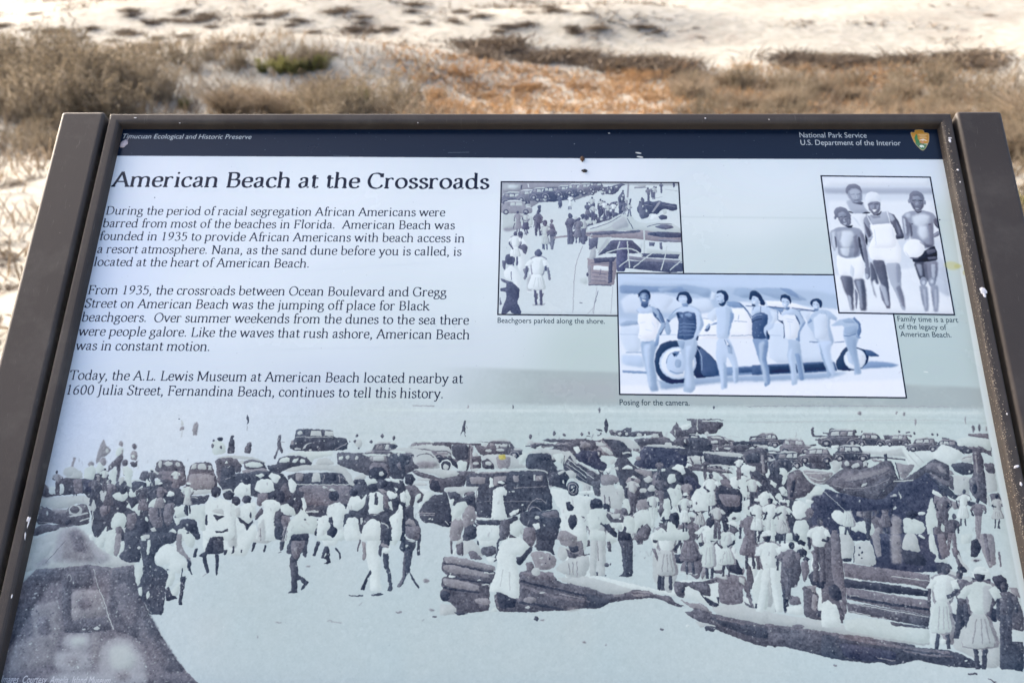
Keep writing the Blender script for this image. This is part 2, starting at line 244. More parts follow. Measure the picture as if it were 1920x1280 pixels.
def cover(P, pad=1, ss=3):
    """anti-aliased coverage of a closed polygon (canvas px) -> x0, y0, mask"""
    x0 = max(int(np.floor(P[:, 0].min())) - pad, 0); x1 = min(int(np.ceil(P[:, 0].max())) + pad, CW)
    y0 = max(int(np.floor(P[:, 1].min())) - pad, 0); y1 = min(int(np.ceil(P[:, 1].max())) + pad, CH)
    if x1 <= x0 or y1 <= y0: return None
    w, h = x1 - x0, y1 - y0
    acc = np.zeros((h, w + 1), np.float32)
    A = P - [x0, y0]; B = np.roll(A, -1, 0)
    for k in range(ss):
        yy = np.arange(h) + (k + .5) / ss
        d = np.zeros((h, w + 2), np.float32)
        for (ax, ay), (bx, by) in zip(A, B):
            if ay == by: continue
            lo, hi = (ay, by) if ay < by else (by, ay)
            i0 = max(int(np.ceil(lo - (k + .5) / ss)), 0); i1 = min(int(np.ceil(hi - (k + .5) / ss)), h)
            if i1 <= i0: continue
            ys = yy[i0:i1]
            xs = np.clip(ax + (ys - ay) * (bx - ax) / (by - ay), 0, w)
            xi = np.minimum(xs.astype(int), w); fr = (xs - xi).astype(np.float32)
            s = 1. if by > ay else -1.
            r = np.arange(i0, i1)
            d[r, xi] += s * (1 - fr); d[r, xi + 1] += s * fr
        acc += np.minimum(np.abs(np.cumsum(d, 1))[:, :w + 1], 1)
    return x0, y0, acc[:, :w] / ss
IMG = np.zeros((CH, CW, 3), np.float32)
TONE = dict(k=(66, 73, 94), D=(77, 84, 104), d=(95, 99, 117), n=(115, 117, 134), m=(139, 142, 156), g=(160, 166, 180), l=(180, 191, 200),
            L=(191, 206, 213), w=(202, 216, 224), b=(72, 79, 104), y=(178, 174, 112), s=(185, 203, 211))
ROUND = [0., np.random.default_rng(2)]          # how strongly traced shapes are modelled as lit, rounded forms
def blend(cov, col, soft=0., op=1.):
    if cov is None: return
    x0, y0, m = cov
    if soft: m = boxblur(m, soft)
    h, w = m.shape
    r = IMG[y0:y0 + h, x0:x0 + w]
    c = np.asarray(col, np.float32)
    if ROUND[0] and min(h, w) > 7 and max(h, w) < 900:
        k = int(np.clip(min(h, w) / 5, 1, 9))
        b = np.pad(boxblur(np.pad(m, k), k), k)
        e = b[3 * k:3 * k + h, 3 * k:3 * k + w] - b[k:k + h, k:k + w]
        lum = float(c.mean()); a, q = ROUND[1].uniform(0, 6.28), ROUND[1].uniform(2, 9)
        amp = np.where(e > 0, (34 if lum < 150 else 12), (26 if lum < 100 else 44)) * ROUND[0]
        g = (np.linspace(-1, 1, w)[None] * math.cos(a) + np.linspace(-1, 1, h)[:, None] * math.sin(a)) * q * ROUND[0]
        c = c + (e * amp + g)[..., None].astype(np.float32)
    r += (m * op)[..., None] * (c - r)
def fill(P, col, soft=0., op=1., sm=True):
    P = canv(P)
    if sm and len(P) > 3: P = smooth(P)
    blend(cover(P, 1 + int(2 * soft)), col, soft, op)
def ell(cx, cy, rx, ry, rot=0, n=20):
    t = np.linspace(0, 2 * np.pi, n, endpoint=False); a = math.radians(rot)
    x, y = rx * np.cos(t), ry * np.sin(t)
    return np.c_[cx + x * math.cos(a) - y * math.sin(a), cy + x * math.sin(a) + y * math.cos(a)]
def ribbon(P, w):
    P = np.asarray(P, float).reshape(-1, 2)
    if len(P) > 2:
        for _ in range(2):
            Q = [P[0]]
            for a, b in zip(P[:-1], P[1:]): Q += [.75 * a + .25 * b, .25 * a + .75 * b]
            P = np.array(Q + [P[-1]])
    d = np.gradient(P, axis=0); d /= np.linalg.norm(d, axis=1)[:, None] + 1e-9
    n = np.c_[-d[:, 1], d[:, 0]] * (w / 2)
    return np.r_[P + n, (P - n)[::-1]]
def sheet(ox, oy, sc, txt, tone=TONE, sk=1.8):
    for item in txt.replace('\n', '|').split('|'):
        item = item.strip()
        if not item: continue
        head, *num = item.split()
        num = [float(v) for v in num]
        kind, tn, soft = head[0], tone[head[1]], (float(head[2:]) if head[2:] else 0.)
        soft = soft / sc * sk
        o = np.array([ox, oy])
        if kind == 'E': P = ell(*num[:5])
        elif kind == 'S': P = ribbon(num[1:], num[0])
        elif kind == 'L': continue
        else: P = np.array(num).reshape(-1, 2)
        if len(P) < 3: continue
        fill(P / sc + o, tn, soft, 1., kind == 'P')
def rnoise(h, w, cell, seed):
    r = np.random.default_rng(seed)
    gh, gw = int(h / cell) + 3, int(w / cell) + 3
    g = r.standard_normal((gh, gw)).astype(np.float32)
    y = np.arange(h) / cell; x = np.arange(w) / cell
    yi = y.astype(int); xi = x.astype(int); fy = (y - yi)[:, None]; fx = (x - xi)[None]
    fy = fy * fy * (3 - 2 * fy); fx = fx * fx * (3 - 2 * fx)
    fy = fy.astype(np.float32); fx = fx.astype(np.float32)
    a = g[np.ix_(yi, xi)]; b = g[np.ix_(yi, xi + 1)]; c = g[np.ix_(yi + 1, xi)]; d = g[np.ix_(yi + 1, xi + 1)]
    return (a * (1 - fx) + b * fx) * (1 - fy) + (c * (1 - fx) + d * fx) * fy
def age(x0, y0, x1, y1, warp=1.6, seed=1, grain=5., blot=8.):
    """old half-tone look: ragged tone edges, blotches and grain over one picture (canvas box)"""
    x0, y0, x1, y1 = [int(v) for v in (max(x0, 0), max(y0, 0), min(x1, CW), min(y1, CH))]
    h, w = y1 - y0, x1 - x0
    dx = rnoise(h, w, 7, seed) * warp + rnoise(h, w, 3, seed + 5) * warp * .3
    dy = rnoise(h, w, 7, seed + 1) * warp + rnoise(h, w, 3, seed + 6) * warp * .3
    yy, xx = np.mgrid[0:h, 0:w]
    sx = np.clip(xx + dx, 0, w - 1.01).astype(np.float32); sy = np.clip(yy + dy, 0, h - 1.01).astype(np.float32)
    xi, yi = sx.astype(int), sy.astype(int); fx, fy = (sx - xi)[..., None], (sy - yi)[..., None]
    S = IMG[y0:y1, x0:x1]
    R = (S[yi, xi] * (1 - fx) + S[yi, xi + 1] * fx) * (1 - fy) + (S[yi + 1, xi] * (1 - fx) + S[yi + 1, xi + 1] * fx) * fy
    lum = R.mean(2)
    mid = np.clip(1 - np.abs(lum - 112) / 85, .2, 1)
    nz = rnoise(h, w, 14, seed + 2) * blot * .7 + rnoise(h, w, 5, seed + 3) * blot + rnoise(h, w, 2.5, seed + 4) * grain
    R += (nz * mid)[..., None]
    tint = rnoise(h, w, 90, seed + 8) * mid * 2.5
    R[..., 0] += tint; R[..., 2] -= tint * .5
    IMG[y0:y1, x0:x1] = R
# ---- paper tone of the sheet
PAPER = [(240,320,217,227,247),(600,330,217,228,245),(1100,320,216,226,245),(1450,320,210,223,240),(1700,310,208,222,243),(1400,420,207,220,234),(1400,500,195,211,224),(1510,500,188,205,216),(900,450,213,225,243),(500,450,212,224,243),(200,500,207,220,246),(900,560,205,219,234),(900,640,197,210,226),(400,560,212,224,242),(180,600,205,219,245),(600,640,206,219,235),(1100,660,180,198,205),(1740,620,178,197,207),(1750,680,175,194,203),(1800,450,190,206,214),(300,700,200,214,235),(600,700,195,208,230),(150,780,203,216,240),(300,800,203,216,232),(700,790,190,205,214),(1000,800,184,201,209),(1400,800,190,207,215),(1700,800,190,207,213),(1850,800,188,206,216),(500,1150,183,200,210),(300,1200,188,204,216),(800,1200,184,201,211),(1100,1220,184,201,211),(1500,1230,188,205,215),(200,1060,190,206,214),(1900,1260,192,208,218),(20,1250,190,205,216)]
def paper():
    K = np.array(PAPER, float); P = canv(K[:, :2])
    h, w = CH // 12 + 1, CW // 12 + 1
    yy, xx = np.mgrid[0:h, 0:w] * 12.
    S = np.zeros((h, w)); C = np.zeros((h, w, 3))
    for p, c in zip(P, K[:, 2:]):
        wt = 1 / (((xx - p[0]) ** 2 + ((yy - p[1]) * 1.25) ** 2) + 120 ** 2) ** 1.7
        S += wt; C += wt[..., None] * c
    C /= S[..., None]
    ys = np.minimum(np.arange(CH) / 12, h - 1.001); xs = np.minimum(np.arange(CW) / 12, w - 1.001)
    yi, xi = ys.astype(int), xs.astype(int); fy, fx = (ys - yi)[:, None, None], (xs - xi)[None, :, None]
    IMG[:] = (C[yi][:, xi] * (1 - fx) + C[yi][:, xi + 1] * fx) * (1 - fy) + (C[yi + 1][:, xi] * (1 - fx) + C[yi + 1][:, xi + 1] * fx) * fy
def background():
    paper()
    # faint seams of the sky, then the sea band and the surf
    fill([(1275,446),(1562,447),(1800,449),(1830,560),(1290,530)], (189,206,218), 34, .32, False)
    fill([(1270,405),(1560,408),(1800,412),(1800,415),(1560,411),(1270,408)], (186,202,214), 2, .6, False)
    x0, y0, m = cover(canv([(640,688),(780,687),(905,689),(1000,693),(1160,698),(1400,706),(1700,721),(1845,727),(1852,766),(1500,763),(1160,760),(1000,758),(880,757),(700,752)]), 20)
    m = boxblur(m, 5) * np.clip((np.arange(m.shape[1]) + x0 - canv([(800, 720)])[0, 0]) / (canv([(1010, 720)])[0, 0] - canv([(800, 720)])[0, 0]), 0, 1)[None] ** 1.3
    m = (m * (1 + .10 * rnoise(*m.shape, 40, 77) + .06 * rnoise(*m.shape, 9, 78))).clip(0, 1).astype(np.float32)
    blend((x0, y0, m), (164, 178, 187), 0, .97)
    fill([(1000,714),(1160,710),(1160,750),(1040,745)], (168,175,187), 14, .5)
    fill([(930,738),(1000,744),(960,750),(900,748)], (176,194,201), 7, .4)
    for x0, y0, x1, y1, wd, t, o in ((700,768,1840,774,5,(198,213,221),.8),(860,790,1160,793,3,(178,194,203),.6),(1000,778,1500,782,4,(180,197,205),.5),(1180,788,1860,793,5,(178,196,204),.7),(600,812,1100,806,3,(180,196,206),.5),(1400,778,1860,783,3,(180,197,206),.6),(500,780,800,784,3,(190,205,220),.5)):
        fill(ribbon([(x0,y0),((x0+x1)/2,(y0+y1)/2+.5),(x1,y1)], wd), t, 2, o)
def specks(n, x0, y0, x1, y1, seed):
    r = random.Random(seed)
    for _ in range(n):
        x, y = r.uniform(x0, x1), r.uniform(y0, y1)
        c = canv([(x, y)])[0]; ix, iy = int(c[0]), int(c[1])
        if not (3 < ix < CW - 3 and 3 < iy < CH - 3): continue
        lum = IMG[iy, ix].mean()
        if lum > 165: continue
        t = TONE[r.choice('mngl' if lum < 125 else 'dnlL')]
        fill(ell(x, y, r.uniform(.5, 2.6), r.uniform(.5, 2.2), r.uniform(0, 180), 9), t, 0, r.uniform(.25, .8), False)
def tonefix():  # lower sheet darkened in its colour to offset brighter light and gloss veil there
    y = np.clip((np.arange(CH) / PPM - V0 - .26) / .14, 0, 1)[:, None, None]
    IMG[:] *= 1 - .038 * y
def folds(n, x0, y0, x1, y1, seed):
    r = random.Random(seed)
    for _ in range(n):
        x, y = r.uniform(x0, x1), r.uniform(y0, y1); k = 0
        if k < .62:
            l, a = r.uniform(3, 11), math.radians(90 + r.gauss(0, 22)); e = np.array([math.cos(a), math.sin(a)]) * l / 2
            fill(ribbon([np.array([x, y]) - e, np.array([x + r.uniform(-1, 1), y]), np.array([x, y]) + e], r.uniform(.6, 1.6)), TONE[r.choice('gglmnd')], .6, r.uniform(.35, .85), False)
        else:
            s = r.uniform(2.2, 4.6)
            fill(ell(x, y, s, s * 1.15, 0, 10), TONE[r.choice('kDDdn')], 0, .92)
            if r.random() < .7: fill(np.array([(x - s * 1.5, y + s * 1.3), (x + s * 1.4, y + s * 1.2), (x + s * 1.5, y + s * 4), (x - s * 1.3, y + s * 4.2)]), TONE[r.choice('wLLlmn')], 0, .9)
def margin():
    fill([(1783, 400), (1812, 580), (1840, 740), (1870.6, 900), (1902, 1060), (1945, 1285), (1975, 1285), (1960, 400)], (207, 223, 236), 1, 1, False)
def person(x, y, h, kind, top, bot, hat='', face=0, seed=0):
    r = random.Random(seed * 7 + int(x)); t = TONE; j = lambda s: r.uniform(-s, s) * h
    dark = {'g': 'n', 'w': 'l', 'L': 'g', 'l': 'm', 'm': 'n', 'n': 'd', 'd': 'D', 'D': 'k', 'k': 'k'}
    sh, wa = .135 * h, .085 * h; ys, yw = y - .81 * h, y - .53 * h; lx = j(.03)
    tor = np.array([(x - sh + lx, ys + .02 * h), (x - .04 * h + lx, ys - .03 * h), (x + .04 * h + lx, ys - .03 * h), (x + sh + lx, ys + .02 * h), (x + wa, yw), (x - wa, yw)])
    if top in 'wLl':
        c = tor.mean(0); fill(c + (tor - c) * 1.2, t['n'], .5, .7)
    if kind == 'w':
        hw = h * r.uniform(.13, .19); hem = y - h * r.uniform(.18, .3)
        for s in (-1, 1): fill(ribbon([(x + s * .05 * h, hem), (x + s * .05 * h + j(.03), y)], .045 * h), t['D'], 0, 1, False)
        sk = np.array([(x - wa, yw - 2), (x + wa, yw - 2), (x + hw + j(.03), hem), (x, hem + .03 * h), (x - hw + j(.03), hem)])
        fill(sk + [0, .01 * h], t[dark[bot]], .3, .9); fill(sk * [.86, 1] + [x * .14 - .02 * h, 0], t[bot], .3)
        for k in (-.4, .1, .5): fill(ribbon([(x + k * wa, yw + .05 * h), (x + k * hw, hem - .02 * h)], .014 * h), t[dark[bot]], .3, .7, False)
    elif kind == 'm':
        st = j(.09)
        for s in (-1, 1): fill(ribbon([(x + s * .035 * h, yw - 2), (x + s * .05 * h + s * st * .3, y - .26 * h), (x + s * .055 * h + s * st, y)], .088 * h), t[bot], .2, 1, False)
        fill(ribbon([(x, yw), (x + .01 * h, y - .2 * h)], .014 * h), t[dark[bot]], .2, .8, False)
    fill(tor, t[top], .2)
    fill(np.array([(x + .03 * h + lx, ys), (x + sh + lx, ys + .02 * h), (x + wa, yw), (x + .3 * wa, yw)]), t[dark[top]], .6, .55)
    for s in (-1, 1):
        ex, ey = x + s * (sh + h * r.uniform(.0, .07)), ys + .19 * h; hx, hy = ex - s * h * r.uniform(-.02, .14), ey + h * r.uniform(-.08, .16)
        fill(ribbon([(x + s * (sh - .025 * h) + lx, ys + .03 * h), (ex, ey - .05 * h)], .075 * h), t[top], .2, 1, False)
        fill(ribbon([(ex - s * .005 * h, ey - .06 * h), (ex, ey), (hx, hy)], .038 * h), t[r.choice('kDd')], 0, 1, False)
    hx = x + lx * 1.3 + face * .02 * h; hy = y - .905 * h
    fill(ell(hx, hy, .052 * h, .066 * h, 0, 12), t['k' if r.random() < .6 else 'D'], 0, 1, False)
    if face: fill(ell(hx + face * .022 * h, hy + .012 * h, .026 * h, .034 * h, 0, 10), t[r.choice('dn')], .4, .8, False)
    if hat: fill(ell(hx, hy - .045 * h, .06 * h, .035 * h, 0, 12), t[hat], 0, 1, False); fill(ell(hx + face * .02 * h, hy - .022 * h, .088 * h, .018 * h, 6 * face, 12), t[hat], 0, 1, False)
FIG = '''1100 938 62 w m l . 0;1142 952 76 w m l w -1;1187 960 70 m l d w 1;1213 962 62 w n n . 0;1240 955 66 m d n . -1;1266 956 74 m w w w 1;1288 960 64 w m m . 0;1312 972 70 m L d w -1;1334 966 82 w w L . 1;1392 952 72 w w L w -1;1412 962 76 m L D . 1;1160 975 60 w l m . 1;1224 985 66 m L L . -1;1250 990 70 w w L w 1;1284 996 74 w L w w 0;1310 1002 78 w w l w -1;1345 1010 70 m l d . 1;1368 1004 100 m D D . -1;1420 1016 84 w w w w 1;1444 1020 90 m w L . -1;1468 1018 84 w L l w 1;1110 1002 66 w L n . 1;1140 1010 60 m l l . -1;1200 1020 74 m w d . 1;1176 1004 60 w n l w 0;1128 905 40 m l d . 0;1165 902 40 w d m w 0;1205 905 42 w L m . 0;1236 900 40 m n D . 0;1290 905 44 w w L w 0;1322 898 40 m d d . 0;1360 905 44 w L w . 0;1385 898 44 m w n w 0;1425 905 46 w w l w 0;1458 900 44 m d D . 0;108 928 48 m g d . 0;140 930 50 w l n . 0;176 948 58 m d D . 1;205 958 62 w n d . -1;236 962 66 m L d w 1;268 972 70 w d n . 0;300 968 66 w n m w -1;332 978 70 m l D . 1;352 962 60 w L l w 0;196 920 46 m L d w 0;240 918 44 w g d . 0;286 925 48 m d D w 0;330 922 46 w L n . 0;1590 1002 80 w w L . 1;1628 1010 74 m d D . -1;1660 1000 70 w n n . 0;1768 1000 84 m n d . 1;1806 985 70 w w w . 0;1834 1010 80 m n m . -1;1870 990 66 w l l . 0;1785 1040 80 m d n . 1;900 1020 70 w m n . 1;880 965 56 m n d . -1'''
def figures():
    for k, q in enumerate(FIG.split(';')):
        x, y, h, kind, a, b, hat, f = q.split(); person(float(x), float(y), float(h), kind, a, b, '' if hat == '.' else hat, int(f), k)
def car(x, y, w, h, body='d', roof='l', flip=0):
    q = lambda pts: np.array([((1 - a if flip else a) * w + x, b * h + y) for a, b in pts]); t = TONE
    fill(q([(0, .55), (.06, .45), (.2, .42), (.29, .1), (.4, 0), (.72, 0), (.84, .1), (.91, .42), (1, .52), (1, .9), (.5, .96), (0, .93)]), t[body], .3)
    fill(q([(.27, .14), (.4, -.03), (.72, -.03), (.86, .13), (.72, .08), (.42, .08)]), t[roof], .3); fill(q([(0, .55), (.07, .45), (.22, .43), (.2, .52)]), t[roof], .4)
    for a, b in ((.31, .5), (.53, .68), (.71, .82)): fill(q([(a + .02, .16), (b, .14), (b + .01, .38), (a - .01, .38)]), t['l' if (int(x) + int(a * 10)) % 3 else 'm'], .2, 1, False)
    fill(ribbon(q([(.02, .56), (.5, .45), (.98, .53)]), .035 * h), t['m'], .2, .9, False)
    for a in (.2, .82):
        fill(ribbon(q([(a - .13, .86), (a - .1, .66), (a, .58), (a + .1, .66), (a + .13, .86)]), .05 * h), t['m'], .2, 1, False)
        c = q([(a, .84)])[0]; fill(ell(c[0], c[1], .09 * w, .2 * h, 0, 14), t['k'], 0, 1, False); fill(ell(c[0], c[1], .055 * w, .12 * h, 0, 12), t['m'], 0, 1, False); fill(ell(c[0], c[1], .025 * w, .06 * h, 0, 8), t['l'], 0, 1, False)
CARS = '1020 824 84 40 d l 0;1108 820 76 36 n L 1;1196 818 70 34 d m 0;1258 812 74 36 D l 1;1322 822 66 34 d l 0;1380 830 78 36 D L 1;1404 812 60 26 d m 0;1462 822 60 28 n l 1;1534 804 78 32 d l 0;1606 812 56 24 D m 1;1658 814 50 22 d l 0;1440 846 66 32 D l 0;1280 848 74 36 d L 1;1700 820 60 26 d l 0;1752 824 56 24 D m 1;1806 826 54 24 d l 0;1562 834 70 30 D l 1;1496 838 66 30 d L 0;760 826 78 40 n L 1;684 828 66 36 d l 0;905 824 74 36 d l 1'
def cars():
    for q in CARS.split(';'):
        x, y, w, h, b, r_, f = q.split(); car(float(x), float(y), float(w), float(h), b, r_, int(f))
FRONT = {(1060, 960): '1120 1079 144 m L l . -1;1176 1081 136 m w D . 1;1250 1106 142 w w l k 0;1293 1076 118 w n n . 0;1330 1084 122 w w L . 1;1362 1080 100 w L L . -1;1406 1066 116 w n n . 0;1080 1062 104 w n m . 0;1443 1147 156 m w w w -1;1478 1122 110 m n d . 1', (1540, 1000): '1806 1196 132 m d D . -1;1768 1216 166 w w L . 1;1886 1226 140 m d D . -1;1838 1254 196 w L l w 0;1536 1090 124 m w d . 1'}
def figures_front():
    for k, q in enumerate(FIG.split(';')):
        x, y, h, kind, a, b, hat, f = q.split()
        if 1180 < float(x) < 1500 and k % 2 == 0 or float(x) < 380 and k % 3: person(float(x), float(y), float(h), kind, a, b, '' if hat == '.' else hat, int(f), k)
def crowd():
    ROUND[0] = .5
    for ox, oy, sc, txt in CROWD:
        if (ox, oy) == (1060, 960): figures()
        sheet(ox, oy, sc, txt)
        for k, q in enumerate(FRONT.get((ox, oy), '').split(';') if (ox, oy) in FRONT else ()):
            x, y, h, kind, a, b, hat, f = q.split(); person(float(x), float(y), float(h), kind, a, b, '' if hat == '.' else hat, int(f), 60 + k)
        if (ox, oy) == (1400, 760): cars()
    figures_front()
    sheet(1400, 760, 5.0526, CANOPY)
    folds(110, 1060, 890, 1480, 985, 8); folds(60, 1180, 985, 1460, 1060, 9); folds(60, 100, 860, 420, 950, 10); folds(70, 430, 905, 780, 1000, 11); folds(40, 860, 890, 1060, 1010, 12); folds(50, 1560, 880, 1850, 1000, 13); folds(60, 1000, 805, 1500, 890, 14)
    specks(2600, 60, 800, 1920, 1180, 5); specks(900, 0, 1060, 380, 1280, 6); specks(500, 1250, 1100, 1920, 1260, 7)
    ROUND[0] = 0.
    c = canv([(60, 762), (1920, 762), (1940, 1285), (-20, 1285)])
    age(c[:, 0].min(), c[:, 1].min(), c[:, 0].max(), c[:, 1].max(), 1.0, 3, 6, 9)

